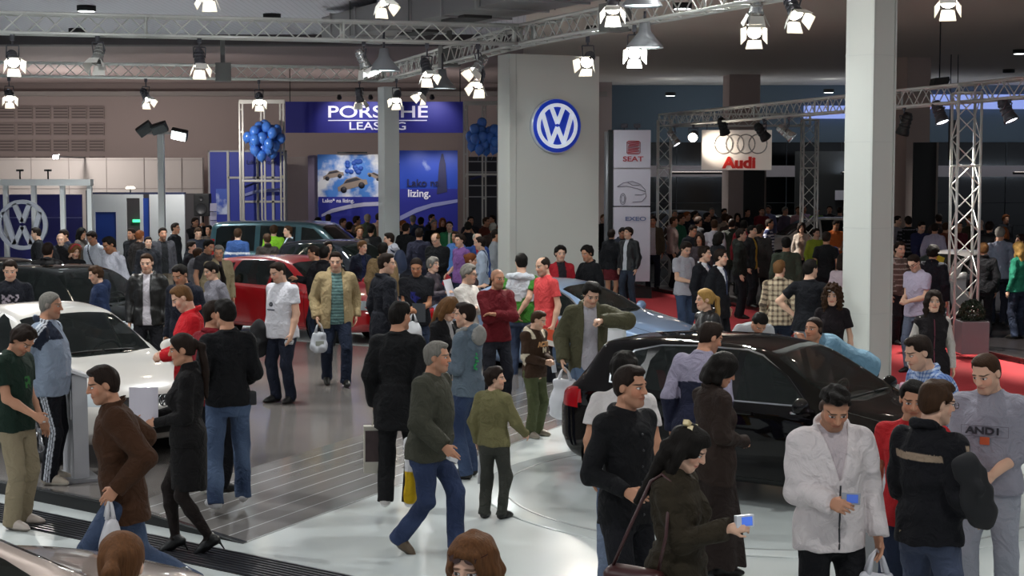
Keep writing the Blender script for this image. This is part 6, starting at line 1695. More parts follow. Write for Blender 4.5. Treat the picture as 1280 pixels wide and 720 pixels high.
for(x0,x1,y0,y1,Y,lb)in((929,956,213,300,52,'tall black panel just below the ring sign'),(993,1062,189,305,56.5,'wide black partition behind the back lattice tower'),(1140,1171,178,320,43,'tall black panel beside the beige column'),(1186,1198,150,200,44,'narrow black hanging panel before the near lattice tower')):
 o,loc,w,h=board('black_panel',lb,'panel',x0,y0,x1,y1,Y,mat('#0c0b0c',.6),.10)
 bm=bmesh.new();bx(bm,(w/2+.02,.05,h/2),(.05,.14,h));bm_obj('edge',bm,mat('#6d625c',.6),o)
 if y1-y0>60:
  bm=bmesh.new();b0=o.location[2]
  for s_ in(-1,1):bx(bm,(s_*w*.4,.05,-b0/2+.05),(.06,.06,b0-.1 if b0>.2 else .05))
  bm_obj('foot',bm,BLK,o)
 else:
  bm=bmesh.new()
  for s_ in(-1,1):tube(bm,(s_*w*.4,.05,h),(s_*w*.4,.05,6.2-o.location[2]),.012)
  bm_obj('hanger',bm,BLK,o)
o,loc,w,h=board('white_notice','small white notice on the black partition','notice',1044,238,1057,250,56.46,mat('#b8b2bd',.6),.03)
root=empty('hung_loudspeaker',at_y(1177,101,34));tag(root,'black loudspeaker hung under the ceiling beside the beige column','loudspeaker')
bm=bmesh.new();prism(bm,[(-.17,-.09),(.13,-.09),(.18,.02),(.16,.09),(-.14,.06)],.35);bm_obj('cabinet',bm,BLK,root)
bm=bmesh.new();tube(bm,(0,.17,.05),(0,.17,6.23-root.location[2]),.015);bm_obj('hanger',bm,BLK,root)
root=empty('potted_shrub',(at_y(1215,400,25.6)[0],25.6,AZ));tag(root,'round clipped shrub in a square grey planter beside the lattice tower','plant')
bm=bmesh.new();bx(bm,(0,0,.26),(.44,.44,.52),None,.012);bmesh.ops.delete(bm,geom=[],context='VERTS');bm_obj('planter',bm,mat('#6a6468',.5),root)
bm=bmesh.new();bx(bm,(0,0,.515),(.38,.38,.03));bm_obj('soil',bm,mat('#1e1712',.9),root)
bm=bmesh.new();rs=random.Random(2)
for k in range(900):
 v=Vector((rs.gauss(0,1),rs.gauss(0,1),rs.gauss(0,1))).normalized()*.20*rs.uniform(.75,1.03)+Vector((0,0,.66))
 u=Vector((rs.gauss(0,1),rs.gauss(0,1),rs.gauss(0,1))).normalized()*.028;t=u.cross(Vector((rs.gauss(0,1),1,.3))).normalized()*.014
 bm.faces.new([bm.verts.new(p)for p in(v-u,v+t,v+u,v-t)])
bm_obj('foliage',bm,mat('#1d2a16',.7),root)
def stele(label,px0,py0,Yd,rz,w,h,z0=0,c='#b9b9bb',top=True,tilt=.0,rnd=.0):
 p=at_y(px0,py0,Yd);root=empty('info_stand',(p[0],Yd,z0),rz);tag(root,label,'info stand')
 bm=bmesh.new();prism(bm,[(-w/2,0),(w/2,0),(w/2-.03,h),(-w/2+.03,h)],.14,Matrix.Translation((0,-.07,0)));bm_obj('body',bm,mat(c,.4),root)
 bm=bmesh.new();bx(bm,(0,-.02,h+.015),(w,.30,.03),Matrix.Rotation(-.35,3,'X'),.008);bm_obj('sloped_top',bm,mat('#d0d0d2',.35),root)
 bm=bmesh.new();bx(bm,(0,0,.015),(w+.14,.34,.03),None,.006);bm_obj('base_plate',bm,mat('#8f8f92',.4),root)
 bm=bmesh.new();bx(bm,(0,-.075,h*.72),(w*.7,.01,h*.28));bm_obj('data_sheet',bm,mat('#d9d9dd',.5),root)
 return root
stele('pale grey info stand before the front wheel of the white saloon',94,520,14.95,R(-62),.46,1.0,PLZ,'#b4b4b8')
stele('slim grey info stand beside the man in the white jacket',1098,560,11.1,R(52),.40,1.05,0,'#8b8d8f')
stele('white info stand by the bonnet of the light blue coupe',768,410,20.6,R(-12),.34,1.12,0,'#c9cccc')
def carrier_bag(info,hand,label,c='#d6d8dd',w=.30,h=.38,d=.10,print_c=None,paper=False,drop=.0,rz=None,side2=None):
 p=info['hand'](hand);ang_=R(info['face'])if rz is None else R(rz)
 h=min(h,p[2]-.16-info['pos'][2])
 o=empty('paper_bag' if paper else 'carrier_bag',(p[0],p[1],p[2]-h-.12+drop),ang_);tag(o,label,'bag')
 if paper:
  bm=bmesh.new();bx(bm,(0,0,h/2),(w,d,h),None,.004);bm_obj('bag_body',bm,mat(c,.5),o)
  if print_c:
   bm=bmesh.new();bx(bm,(0,0,h*.58),(w*.9,d+.006,h*.66));bm_obj('printed_panel',bm,mat(print_c,.4,noise=.8,nscale=16),o)
 else:
  sd=random.Random(label).randint(0,999);g=SDF()
  g.ell((0,0,h*.36),(w*.52,d*.62,h*.40),None,.03);g.box((0,0,h*.55),(w*.42,d*.30,h*.42),None,.03,.08)
  g.disp(waves(sd,.011,18,60,6));g.cut(plane_f((0,0,h*.99),(0,0,1)),.004);g.cut(plane_f((0,0,.004),(0,0,-1)),.004)
  V,Q=g.mesh(.011,1);link(bpy.data.objects.new('bag_body',mesh_np('bag_body',V,Q,mat(c,.35,alpha=1.0))),o)
  if print_c:
   bm=bmesh.new();bx(bm,(0,-d*.60,h*.45),(w*.5,.012,h*.22),None,.004);bm_obj('printed_panel',bm,mat(print_c,.5),o)
 bm=bmesh.new()
 for s_ in(-1,1):
  path_tube(bm,[(-w*.22,s_*d*.2,h*.95),(-w*.12,s_*d*.12,h+.07-drop),(0,0,h+.115-drop),(w*.12,s_*d*.12,h+.07-drop),(w*.22,s_*d*.2,h*.95)],[.018,.012,.010,.012,.018]if not paper else .004,6)
 bm_obj('handle',bm,mat(c,.4),o)
 return o
def gadget(info,hand,label,kind='phone',c='#2a2c30',screen='#5b7bb0',off=(0,0,0),tilt=-.6,rz=0,big=1.0):
 p=np.array(info['hand'](hand))+np.array(off)
 o=empty({'phone':'mobile_phone','camera':'compact_camera','mic':'microphone','slr':'camera'}[kind],p);tag(o,label,{'phone':'phone','camera':'camera','mic':'microphone','slr':'camera'}[kind])
 o.rotation_euler=(0,0,R(info['face']+rz))
 T_=Matrix.Rotation(tilt,4,'X')
 def mk(nm,bm,m):
  bmesh.ops.transform(bm,matrix=T_,verts=bm.verts);return bm_obj(nm,bm,m,o)
 if kind=='phone':
  bm=bmesh.new();bx(bm,(0,0,.03),(.052*big,.016,.105*big),None,.005);mk('case',bm,mat(c,.3))
  bm=bmesh.new();bx(bm,(0,.0095,.045),(.040*big,.003,.050*big));mk('screen',bm,mat(screen,.15,emit=.5))
 elif kind in('camera','slr'):
  k=1.35 if kind=='slr' else 1.0
  bm=bmesh.new();bx(bm,(0,0,.03),(.105*k,.030*k,.066*k),None,.006)
  if kind=='slr':bx(bm,(0,0,.085),(.05,.04,.03),None,.008)
  mk('camera_body',bm,mat(c,.3))
  bm=bmesh.new();lathe(bm,[(0,.045*k),(.018*k,.045*k),(.024*k,.03),(.026*k,.0)],16,Matrix.Translation((.012,-.012,.03))@Matrix.Rotation(PI/2,4,'X'));mk('lens',bm,mat('#101012',.2))
  bm=bmesh.new();bx(bm,(-.008,.017*k,.03),(.062*k,.003,.046*k));mk('screen',bm,mat(screen,.15,emit=.5))
 else:
  bm=bmesh.new();tube(bm,(0,0,-.06),(0,0,.10),.012,.014);mk('grip',bm,mat('#151516',.4))
  bm=bmesh.new();bmesh.ops.create_icosphere(bm,subdivisions=2,radius=.026,matrix=Matrix.Translation((0,0,.12)));mk('mesh_head',bm,mat('#5a5a5c',.4,.5))
 return o
def sheet(info,hand,label,c='#d8d6d2',w=.22,h=.30,off=(0,0,0),rot=(-.4,0,0),print_c=None,cat='paper',name='paper_sheet'):
 p=np.array(info['hand'](hand))+np.array(off)
 o=empty(name,p);tag(o,label,cat);o.rotation_euler=(rot[0],rot[1],R(info['face'])+rot[2])
 bm=bmesh.new();n=6;V0=[];V1=[]
 for i in range(n+1):
  x=-w/2+w*i/n;y=.018*math.cos(i/n*PI)
  V0.append((bm.verts.new((x,y,-h*.35)),bm.verts.new((x,y,h*.65))));V1.append((bm.verts.new((x,y+.004,-h*.35)),bm.verts.new((x,y+.004,h*.65))))
 for i in range(n):
  bm.faces.new((V0[i][0],V0[i+1][0],V0[i+1][1],V0[i][1]));bm.faces.new((V1[i][0],V1[i][1],V1[i+1][1],V1[i+1][0]))
  for e in(0,1):bm.faces.new((V0[i][e],V1[i][e],V1[i+1][e],V0[i+1][e]))
 for i in(0,n):bm.faces.new((V0[i][0],V0[i][1],V1[i][1],V1[i][0]))
 bm_obj('leaf',bm,mat(c,.6),o)
 if print_c:
  bm=bmesh.new();bx(bm,(0,-.022,h*.15),(w*.6,.006,h*.5));bm_obj('print',bm,mat(print_c,.5),o)
 return o
def chest_text(info,s,size,c,z=.34,x=0.0,y=None,back=False,bold=.0,depth=.004,sx=1.0):
 P_=info['T3'](x,y if y is not None else .15,z)
 text_mesh('printed_lettering',s,size,mat(c,.7),info['root'],tuple(P_),(PI/2,0,PI if back else 0),depth,bold=bold,sx=sx)
def stripes_h(c2,pitch,duty=.4,arms=True):
 c2=np.array(col(c2))
 def f(cols,i):
  z=i['q'][:,2].copy()
  z=np.where(i['arm'],i['at']*.30,z)
  cols[(np.mod(z,pitch)<pitch*duty)]=c2
 return f
def check(c2,c3,pitch):
 c2=np.array(col(c2));c3=np.array(col(c3))
 def f(cols,i):
  u=np.where(i['arm'],i['ao'][:,1],i['q'][:,0]);z=np.where(i['arm'],i['at']*.30,i['q'][:,2])
  a=np.mod(u,pitch)<pitch*.4;b=np.mod(z,pitch)<pitch*.4
  cols[a^b]=c2;cols[a&b]=c3
 return f
def track_top(cols,i):
 q,arm,at,ao=i['q'],i['arm'],i['at'],i['ao']
 navy=np.array(col('#1d2333'));wh=np.array(col('#d5d8de'))
 yoke=(~arm&(q[:,2]>.40)&(np.abs(q[:,0])>.06))|(arm&(at<.45)&(ao[:,1]<.0)&(ao[:,0]>-.01));cols[yoke]=navy
 for o in(-.024,0,.024):cols[(arm&(np.abs(ao[:,1]-o)<.0075)&(ao[:,0]>0))|(~arm&(q[:,2]>.44)&(np.abs(q[:,1]-o)<.0075))]=wh
def colourblock(c2,z0):
 c2=np.array(col(c2))
 def f(cols,i):cols[(i['q'][:,2]<z0)&~i['arm']]=c2;cols[i['arm']&(i['at']>1.0)]=c2*1.0
 return f
def piped(c2):
 c2=np.array(col(c2))
 def f(cols,i):
  q,arm,at,ao=i['q'],i['arm'],i['at'],i['ao']
  cols[(~arm)&(np.abs(q[:,2]-.40)<.020)&(q[:,1]<.02)]=c2
  cols[arm&(np.abs(ao[:,1]+.012)<.015)&(ao[:,0]>.0)&(at>.05)]=c2
 return f
def print_front(c2,z0=.25,z1=.42,w=.10,seed=1,thr=.0):
 c2=np.array(col(c2))
 def f(cols,i):
  q=i['q'];n=waves(seed,1.0,60,150,6)(q)
  m=(~i['arm'])&(q[:,1]>.06)&(np.abs(q[:,0])<w)&(q[:,2]>z0)&(q[:,2]<z1)&(n>thr);cols[m]=c2
 return f
def boy_hoodie(cols,i):
 q,arm,at=i['q'],i['arm'],i['at'];cr=np.array(col('#cfc4ae'))
 cols[arm&(np.abs(at-.92)<.10)]=cr;cols[(~arm)&(q[:,2]>.44)&(np.abs(q[:,0])>.085)&(np.abs(q[:,0])<.15)]=cr
def panel_side(c2):
 c2=np.array(col(c2))
 def f(cols,i):cols[(~i['arm'])&(np.abs(i['q'][:,0])<.07)&(i['q'][:,1]>0)]=c2
 return f
def back_seam(c2):
 c2=np.array(col(c2))
 def f(cols,i):cols[i['arm']&(np.abs(i['ao'][:,1]-.02)<.012)&(i['ao'][:,0]>0)]=c2
 return f
def denim(c):
 r=hexc(c);m_=sum(r)/3
 return lin(tuple((x*.72+m_*.28)*.86 for x in r))
J=lambda c,**k:('trousers',denim(c),dict(jeans=1,**{a:(denim(b)if a=='fade' else b)for a,b in k.items()}))
Tr=lambda c,**k:('trousers',c,k)
BLUEJ=J('#2b3f68',fade='#56719f')
DKJ=J('#1d2740',fade='#33446a')
BLK_T=Tr('#15151a')
P=person
i=P(148,671,'person with tied-back auburn hair seen from behind at the bottom edge, black top',1.66,face=172,top=('sweater','#1b1a1c'),bot=BLK_T,hair=('tail','chestnut'),fem=True,skin='c',tlen=.26,head=(6,4))
i=P(595,667,'person with long brown hair and sunglasses pushed up on her head, bottom edge',1.64,face=-14,top=('jacket','#2a2326'),bot=DKJ,hair=('long','chestnut'),fem=True,skin='c',glasses='head',gcol='#3a1210',head=(-8,10))
i=P(846,529,'person with long black hair in an olive padded coat holding up a small camera',1.66,face=62,top=('coat','#2b2418',dict(hem=-.28,quilt=.085,collar='stand')),bot=BLK_T,hair=('long','black'),fem=True,skin='c',pose='phone',rh=(.06,.34,1.20),hlen=-.40,head=(8,2),fat=1.06)
gadget(i,'r','small silver camera with a lit blue screen held by the woman in the olive coat','camera','#c9cbd2','#4a6fd0',(0,0,.0),.1,180-40)
cam_i=i
p_=i['world'](i['H3'](.03,-.075,.10));bm=bmesh.new();bx(bm,(0,0,0),(.10,.035,.03),Matrix.Rotation(.5,3,'Y'),.008)
for k in(-.03,0,.03):bx(bm,(k,-.02,-.012),(.012,.03,.03),Matrix.Rotation(.5,3,'Y'))
o=bm_obj('hair_clip',bm,mat('#cdb98a',.35),i['root'],False,tuple(i['H3'](-.02,-.06,.122)),(0,0,0))
p_=i['world'](i['T3'](-.27,-.13,-.06));o=empty('shoulder_bag',p_,R(i['face']));tag(o,'dark red leather shoulder bag hanging behind the woman in the olive coat','bag')
g=SDF();g.box((0,0,-.05),(.07,.17,.15),None,.05);g.disp(waves(5,.008,16,40,5));V,Q=g.mesh(.011,1);link(bpy.data.objects.new('bag_body',mesh_np('bag_body',V,Q,mat('#3a1a1a',.35))),o)
sh_=rotz(-R(i['face']))@(i['world'](i['T3'](-.16,-.02,.545))-p_)
bm=bmesh.new();path_tube(bm,[(0,-.13,.09),sh_*.5+np.array([-.05,-.12,0]),sh_+np.array([-.01,-.05,-.02]),sh_+np.array([0,.0,.01]),sh_+np.array([-.01,.06,-.03]),sh_*.5+np.array([-.04,.10,0]),(0,.13,.09)],.010,6);bm_obj('strap',bm,mat('#3a1a1a',.4),o)
bm=bmesh.new();bx(bm,(-.075,-.03,.02),(.012,.09,.05),None,.005);bm_obj('buckle',bm,mat('#b7a98a',.3,.6),o)
i=P(783,458,'person in a black buttoned shirt with short brown hair, hand before his waist',1.80,face=42,top=('shirt','#101013',dict(th=.016,buttons='#2c2c30',collar='shirt')),bot=BLK_T,hair=('short','dark'),skin='b',pose='stand',rh=(.21,.21,1.05),rc=50,head=(14,2),lh=(.20,.06,.90))
P(783,442,'person with dark curly hair in a white t-shirt standing behind the black-shirted man',1.72,face=165,top=('tee','#cfc8c6'),bot=J('#4a5f88',fade='#8fa2c0'),hair=('full','black'),skin='b',pose='relax',fat=1.1)
i=P(893,441,'person with a black bob in a long brown skirt suit facing the black car',1.66,face=112,top=('suit','#2d221d',dict(hem=-.20)),bot=('longskirt','#241b18',dict(hem=.10,flare=.29)),hair=('bob','black'),fem=True,skin='b',pose='both',rh=(.08,.22,1.05),lh=(.06,.24,1.04),head=(-18,8),fat=1.08)
P(872,401,'person in a lilac and navy sweatshirt bending to look into the black car',1.79,face=150,top=('sweater','#8f899c',dict(paint=colourblock('#1b1e33',.32))),bot=Tr('#23242b'),hair=('short','dark'),skin='b',lean=12,head=(-38,16))
i=P(1040,474,'person in a white zipped jacket looking down at a small camera',1.80,face=8,top=('jacket','#cfc6c6',dict(zip='#2b2b30',hem=-.13,blouson=.016,collar='stand',z1=.25,open=.085,vbot=.26)),under=('tee','#b9adb0',dict(collar='crew')),bot=Tr('#101014'),hair=('quiff','black'),skin='b',pose='phone',rh=(.08,.24,1.10),lh=(.25,.08,.88),head=(-6,8),fat=1.06,stub=.35)
gadget(i,'r','silver camera phone in the hand of the man in the white jacket','camera','#8f929a','#3f5aa8',(.04,0,.02),.2,160)
carrier_bag(i,'l','white plastic carrier bag in the hand of the man in the white jacket','#c6c5cc',.26,.42,.12)
p_=info_t=None
i=P(1164,477,'person in glasses wearing a black jacket with tan piping and blue jeans',1.80,face=128,top=('jacket','#111116',dict(paint=piped('#9a8672'),hem=-.10,blouson=.02)),bot=J('#3c4866',fade='#56648a'),hair=('full','brown'),skin='c',pose='stand',rh=(.20,.18,.98),lh=(.12,.24,1.05),glasses='eyes',head=(-26,10),fat=1.06)
bm=bmesh.new();P_b=i['pel']+np.array([.07,.145,-.06]);bx(bm,P_b,(.05,.008,.045),None,.002);bm_obj('leather_patch',bm,mat('#a08e72',.6),i['root'])
g=SDF();h_=i['world'](i['arms']['r'][2]);o=empty('folded_jacket',at_y(1212,588,8.95),R(10));o.rotation_euler[1]=-.35;tag(o,'black jacket draped over the arm of the man with tan piping','jacket')
g.ell((0,0,-.05),(.085,.075,.14),None,.03);g.ell((.02,0,-.22),(.075,.05,.15),None,.05);g.ell((-.05,.02,-.17),(.05,.04,.15),None,.03);g.disp(waves(91,.016,22,60,6));V,Q=g.mesh(.012,1);link(bpy.data.objects.new('cloth',mesh_np('cloth',V,Q,mat('#0d0d11',.8))),o)
i=P(1240,439,'person in a grey sweatshirt with a logo box and grey jogging trousers',1.82,face=-28,top=('sweater','#8c8a95',dict(sleeve=1.35,hem=-.06)),bot=Tr('#989aa4'),hair=('crop','brown'),skin='c',pose='both',rh=(.09,.22,1.02),lh=(.06,.23,1.00),head=(-22,4),fat=1.10,shoes='#c9c9cc')
chest_text(i,'AND1',.062,'#22202a',.335,-.01,.165,sx=1.35,bold=.002)
bm=bmesh.new();c_=i['T3'](0,.168,.335)
for(x,z,w,h)in((-.0,.035,.30,.004),(0,-.035,.30,.004),(-.15,0,.004,.07),(.15,0,.004,.07)):bx(bm,(c_[0]+x,c_[1],c_[2]+z),(w,.006,h))
bm_obj('printed_box',bm,mat('#6d6a75',.7),i['root'])
bm=bmesh.new();c_=i['T3'](0,.166,.275);bx(bm,c_,(.06,.008,.05));bm_obj('orange_patch',bm,mat('#b8502a',.7),i['root'])
P(1142,474,'person with black hair and a red collarless top half hidden behind the man in glasses',1.72,face=-22,top=('tee','#a81f24'),bot=DKJ,hair=('short','black'),skin='b',head=(10,12))
P(1178,414,'person in a blue and white checked shirt leaning to look at the bonnet',1.80,face=-68,top=('shirt','#a9b6cc',dict(paint=check('#6f86b2','#3f5a92',.026))),bot=DKJ,hair=('short','dark'),skin='c',lean=14,head=(-10,10))
i=P(1167,364,'person with long brown hair and white sleeves standing on the red carpet',1.68,face=-6,top=('vest','#1a1518',dict(hem=-.16,zip='#6a2036')),under=('sweater','#b9b2ac',dict(sleeve=1.98,collar='turtle')),bot=('skirt','#141216',dict(hem=.55)),hair=('long','dark'),fem=True,skin='c',hlen=-.34,rh=(.26,.08,.90))
carrier_bag(i,'r','pink and white plastic bag beside the long-haired woman on the carpet','#c79aae',.28,.34,.12,'#b9c6dc')
i=P(997,400,'person in a light blue t-shirt bent over the black car talking on a phone',1.82,face=-72,top=('tee','#64879d',dict(hem=-.12)),bot=Tr('#20242f'),hair=('buzz','dark'),skin='b',pose='bend',lean=62,rh=(.14,.50,1.0),lh=(.10,.62,1.20),lc=50,rpole=(1,0,-.3),head=(25,-30),Y=16.6)
i=P(953,398,'person in a pale shirt stooping behind the black car with head bowed',1.76,face=10,top=('tee','#b9babf'),bot=Tr('#2a2a30'),hair=('short','black'),skin='b',pose='bend',lean=58,head=(0,26),Y=17.9)
P(912+100,325,'person in a black t-shirt with hands on hips, seen from behind in grey jeans',1.82,face=158,top=('tee','#0f1016'),bot=J('#8a8b92',fade='#a5a6ac'),hair=('short','black'),skin='c',pose='hips',head=(-35,0),fat=1.08)
P(1041,356,'person with curly brown hair and sunglasses on her head in a black top',1.68,face=-18,top=('tee','#191216',dict(collar='turtle')),bot=DKJ,hair=('curly','brown'),fem=True,skin='c',glasses='head',gcol='#c9c9cc',head=(2,10))
P(974,326,'person in a cream and brown plaid shirt seen from behind',1.72,face=172,top=('shirt','#b5a68c',dict(paint=check('#8c7a66','#4d4238',.075))),bot=DKJ,hair=('short','light'),skin='c',head=(-30,0))
P(884,362,'person with a long blond ponytail in a black leather jacket',1.68,face=-64,top=('jacket','#141214',dict(leather=1)),bot=BLK_T,hair=('tail','blond'),fem=True,skin='c',tlen=.34,head=(-18,2))
SUITT=('shirt','#d9d9de',dict(tie='#3a3f55'))
P(855,302,'person in a pale grey t-shirt and blue jeans with forearms crossed',1.78,face=38,top=('tee','#a9a7af'),bot=BLUEJ,hair=('full','dark'),skin='c',pose='both',head=(-10,4))
P(879,308,'person in a black suit with glossy dark hair behind the suited young man',1.80,face=58,top=('suit','#14151b',dict(open=.10,vbot=.22)),under=SUITT,bot=BLK_T,hair=('short','dark'),skin='c',head=(12,0))
P(899,312,'person in a black suit and white collar with a name badge',1.80,face=52,top=('suit','#101116',dict(open=.10,vbot=.22)),under=SUITT,bot=BLK_T,hair=('short','dark'),skin='c',head=(22,0))
P(864,281,'person in a dark jacket with a bowed head behind the grey t-shirt',1.76,face=40,top=('jacket','#16161c'),bot=BLK_T,hair=('short','dark'),skin='b',head=(0,16),z0=AZ)
P(875,292,'person with long dark hair glimpsed between the grey t-shirt and the suits',1.66,face=-20,top=('sweater','#3a3034'),bot=BLK_T,hair=('long','dark'),fem=True,skin='b',z0=AZ)
P(893,275,'person in a white shirt seen from behind past the suits',1.78,face=170,top=('shirt','#b9b5bd'),bot=DKJ,hair=('short','brown'),skin='b',z0=AZ)
P(898,291,'person with a short black bob and dark coat before the white shirt',1.66,face=120,top=('coat','#15151b'),bot=BLK_T,hair=('bob','black'),fem=True,skin='b',z0=AZ)
P(925,286,'person in profile in a black coat with an olive hood',1.78,face=80,top=('hoodie','#1f211d'),bot=BLK_T,hair=('short','dark'),skin='c',z0=AZ)
P(939,282,'person with a mustard collar and dark brows looking sideways',1.76,face=60,top=('jacket','#1a1a1c',dict(open=.06)),under=('polo','#a8842c'),bot=BLK_T,hair=('short','black'),skin='c',z0=AZ)
P(949,281,'broad person in a long dark grey jacket seen from behind',1.86,face=168,top=('suit','#34312f',dict(hem=-.26)),bot=BLK_T,hair=('short','dark'),skin='b',fat=1.2,head=(-30,0),z0=0)
P(961,274,'person in a navy and white striped shirt behind the dark grey jacket',1.74,face=70,top=('sweater','#c3c3cb',dict(paint=stripes_h('#20264a',.075,.5))),bot=BLK_T,hair=('short','dark'),skin='b',z0=AZ)
P(983,297,'broad person in a moss green pullover seen from behind',1.80,face=178,top=('sweater','#3d4438'),bot=DKJ,hair=('short','black'),skin='b',fat=1.2)
P(1002,279,'person in a cream blouse with black straps beside the white saloon on the stand',1.66,face=-10,top=('blouse','#b5a79b',dict(paint=panel_side('#a88a78'))),bot=BLK_T,hair=('bob','dark'),fem=True,skin='c',z0=AZ)
P(1020,286,'person in a lime yellow pullover standing under the back lattice tower',1.62,face=20,top=('sweater','#8f9c30'),bot=DKJ,hair=('short','dark'),skin='c',z0=AZ)
P(1033,290,'person in a black t-shirt with a blue strap seen from behind near the column',1.80,face=165,top=('tee','#101114',dict(paint=back_seam('#2c4a96'))),bot=BLK_T,hair=('short','dark'),skin='b')
P(1044,275,'person in an orange shirt photographing, just before the column',1.74,face=15,top=('tee','#c0632c'),bot=DKJ,hair=('short','dark'),skin='d',pose='both',z0=AZ)
P(1054,318,'person with dark hair in a pale pink top beside the column',1.66,face=150,top=('sweater','#b8a6ac'),bot=BLK_T,hair=('bob','dark'),fem=True,skin='c')
P(777,272,'person with short black hair looking down before the white logo pillar',1.74,face=20,top=('jacket','#262a36'),bot=BLK_T,hair=('short','black'),skin='b',head=(0,20),Y=36.6)
P(786,279,'person with shaggy brown hair in a black leather jacket open over white',1.78,face=-42,top=('jacket','#17171a',dict(leather=1,open=.05)),under=('tee','#c9c9d0'),bot=J('#232a3c',fade='#3d4964'),hair=('full','dark'),skin='c',head=(-8,-4),Y=35.2)
P(764,281,'person in dark clothes seen from behind at the edge of the white tower',1.72,face=155,top=('jacket','#18181c'),bot=('skirt','#5a1a20',dict(hem=.6)),hair=('short','dark'),fem=True,skin='b',Y=35.6)
P(816,266,'person in an olive jacket over a white t-shirt on the far lattice tower base',1.80,face=-6,top=('jacket','#4a4132',dict(open=.075)),under=('tee','#b8b5bb'),bot=J('#1c2338'),hair=('full','dark'),skin='b',Y=39.6,z0=AZ)
P(754,255,'person with a pale pink face in black at the tower edge, standing high',1.78,face=30,top=('jacket','#131316'),bot=BLK_T,hair=('crop','light'),skin='c',Y=46)
far_r=[(843,255,47,'person in brown far behind the far lattice tower, grey cap of hair',('jacket','#3a2b26'),('short','grey'),10,0),(851,261,42,'person with a green pullover beside the far lattice tower',('sweater','#2c6248'),('full','brown'),60,0),(841,271,40,'person in a pale pink hood right behind the far lattice tower',('hoodie','#9a8580'),('short','brown'),80,0),(858,260,45,'person with reddish hair looking sideways past the green pullover',('jacket','#1b1b24'),('short','ginger'),70,0),(868,259,46,'person in a navy jacket in profile below the ring sign',('jacket','#1a2036'),('short','dark'),75,0),(883,259,44,'person in a black jacket in profile beneath the ring sign',('jacket','#121216'),('short','black'),65,0),(890,247,50,'person with thin grey hair standing tall below the ring sign with a white paper',('jacket','#2a2422'),('crop','grey'),5,0),(905,252,49,'person with dark hair and a white collar under the ring sign corner',('shirt','#5a5052'),('short','black'),20,0),(906,258,43,'person in a beige coat with light brown hair before the pale column',('coat','#8d7c6c'),('full','brown'),150,0),(912,262,41,'person with a brown jacket seen from behind before the pale column',('jacket','#3b2f2a'),('short','brown'),175,0),(922,257,47,'person with long black hair facing the viewer at the pale column',('sweater','#17151a'),('long','black'),-5,1),(934,252,49,'person in a dark suit with a white collar beside the tall black panel',('suit','#15151b'),('short','dark'),30,0),(952,262,50.5,'person in a maroon and white jacket leaning over the far white car',('jacket','#6a1c26'),('short','dark'),10,0),(961,252,53,'person in a pale lilac top behind the far white car',('shirt','#757aa0'),('short','dark'),-30,0),(981,259,51,'person with grey hair in a purple-grey sweater behind the white saloon roof',('sweater','#5a4f5e'),('short','grey'),40,0),(998,256,52,'person in a pink shirt behind the back lattice tower',('shirt','#b58a92'),('full','brown'),0,0),(1005,254,53.5,'person in a mauve shirt partly behind the back lattice tower',('shirt','#9b86a0'),('short','black'),10,0),(1021,257,51.5,'person in a bright green shirt behind the white saloon roof',('tee','#6f9c2c'),('short','dark'),-20,0),(1037,254,53,'person in dark clothes under the small white notice',('jacket','#1d1c24'),('short','dark'),-10,0),(1050,258,51,'person in a grey top just at the edge of the tall white column',('tee','#6e6a70'),('short','dark'),160,0),(930,275,37,'person with cropped dark hair and a red jacket behind the black coats',('jacket','#7a2028'),('short','black'),170,0),(915,272,38,'person in a dark green parka behind the olive hood',('coat','#23281f'),('short','dark'),160,0),(872,271,40,'person in a black jacket bending behind the dark-jacketed man',('jacket','#121215'),('short','dark'),120,0)]
for(x,y,Yd,lb,tp,hr,fc,fm)in far_r:
 P(x,y,lb,1.68 if fm else 1.78,face=fc,top=tp,bot=BLK_T,hair=hr,fem=bool(fm),skin='b',Y=Yd,z0=AZ)
i=P(1151,271,'person in a navy sweater speaking with a microphone by the far white car',1.78,face=14,top=('sweater','#232647'),bot=DKJ,hair=('short','black'),skin='c',pose='both',rh=(.05,.24,1.20),lh=(.14,.25,1.08),z0=AZ,Y=36.5)
gadget(i,'r','black hand microphone held by the man in the navy sweater','mic')
P(1136,259,'person in a black sweater with thin pale stripes seen from behind',1.82,face=178,top=('sweater','#121215',dict(paint=stripes_h('#77737a',.085,.14))),bot=BLK_T,hair=('short','dark'),skin='b',z0=AZ,Y=39)
P(1121,259,'person with dark hair just past the tall white column in grey',1.80,face=60,top=('tee','#7d7a80'),bot=BLK_T,hair=('short','dark'),skin='c',z0=AZ,Y=40)
P(1168,277,'person in a pale lilac shirt seen from behind beside the presenter',1.76,face=160,top=('shirt','#a49db2'),bot=DKJ,hair=('crop','dark'),skin='b',z0=AZ,Y=36,lean=12)
P(1174,259,'person in a grey-brown jacket seen from behind with arms out',1.82,face=172,top=('jacket','#403736'),bot=BLK_T,hair=('short','dark'),skin='b',z0=AZ,Y=41,fat=1.15)
P(1182,280,'person in a rust brown top behind the lilac shirt',1.70,face=140,top=('sweater','#6a3524'),bot=BLK_T,hair=('short','brown'),skin='b',z0=AZ,Y=38)
P(1198,274,'person in a dull red shirt seen through the near lattice tower',1.76,face=10,top=('shirt','#5a2028'),bot=BLK_T,hair=('short','dark'),skin='b',z0=AZ,Y=37)
P(1212,262,'person in olive with a brown fringe behind the near lattice tower',1.80,face=0,top=('jacket','#3a3226'),bot=BLK_T,hair=('full','brown'),skin='b',z0=AZ,Y=40)
P(1226,267,'person with a bald head in a black jacket past the lattice tower',1.78,face=-60,top=('jacket','#18171c'),bot=BLK_T,hair=('bald','grey'),skin='c',z0=AZ,Y=38)
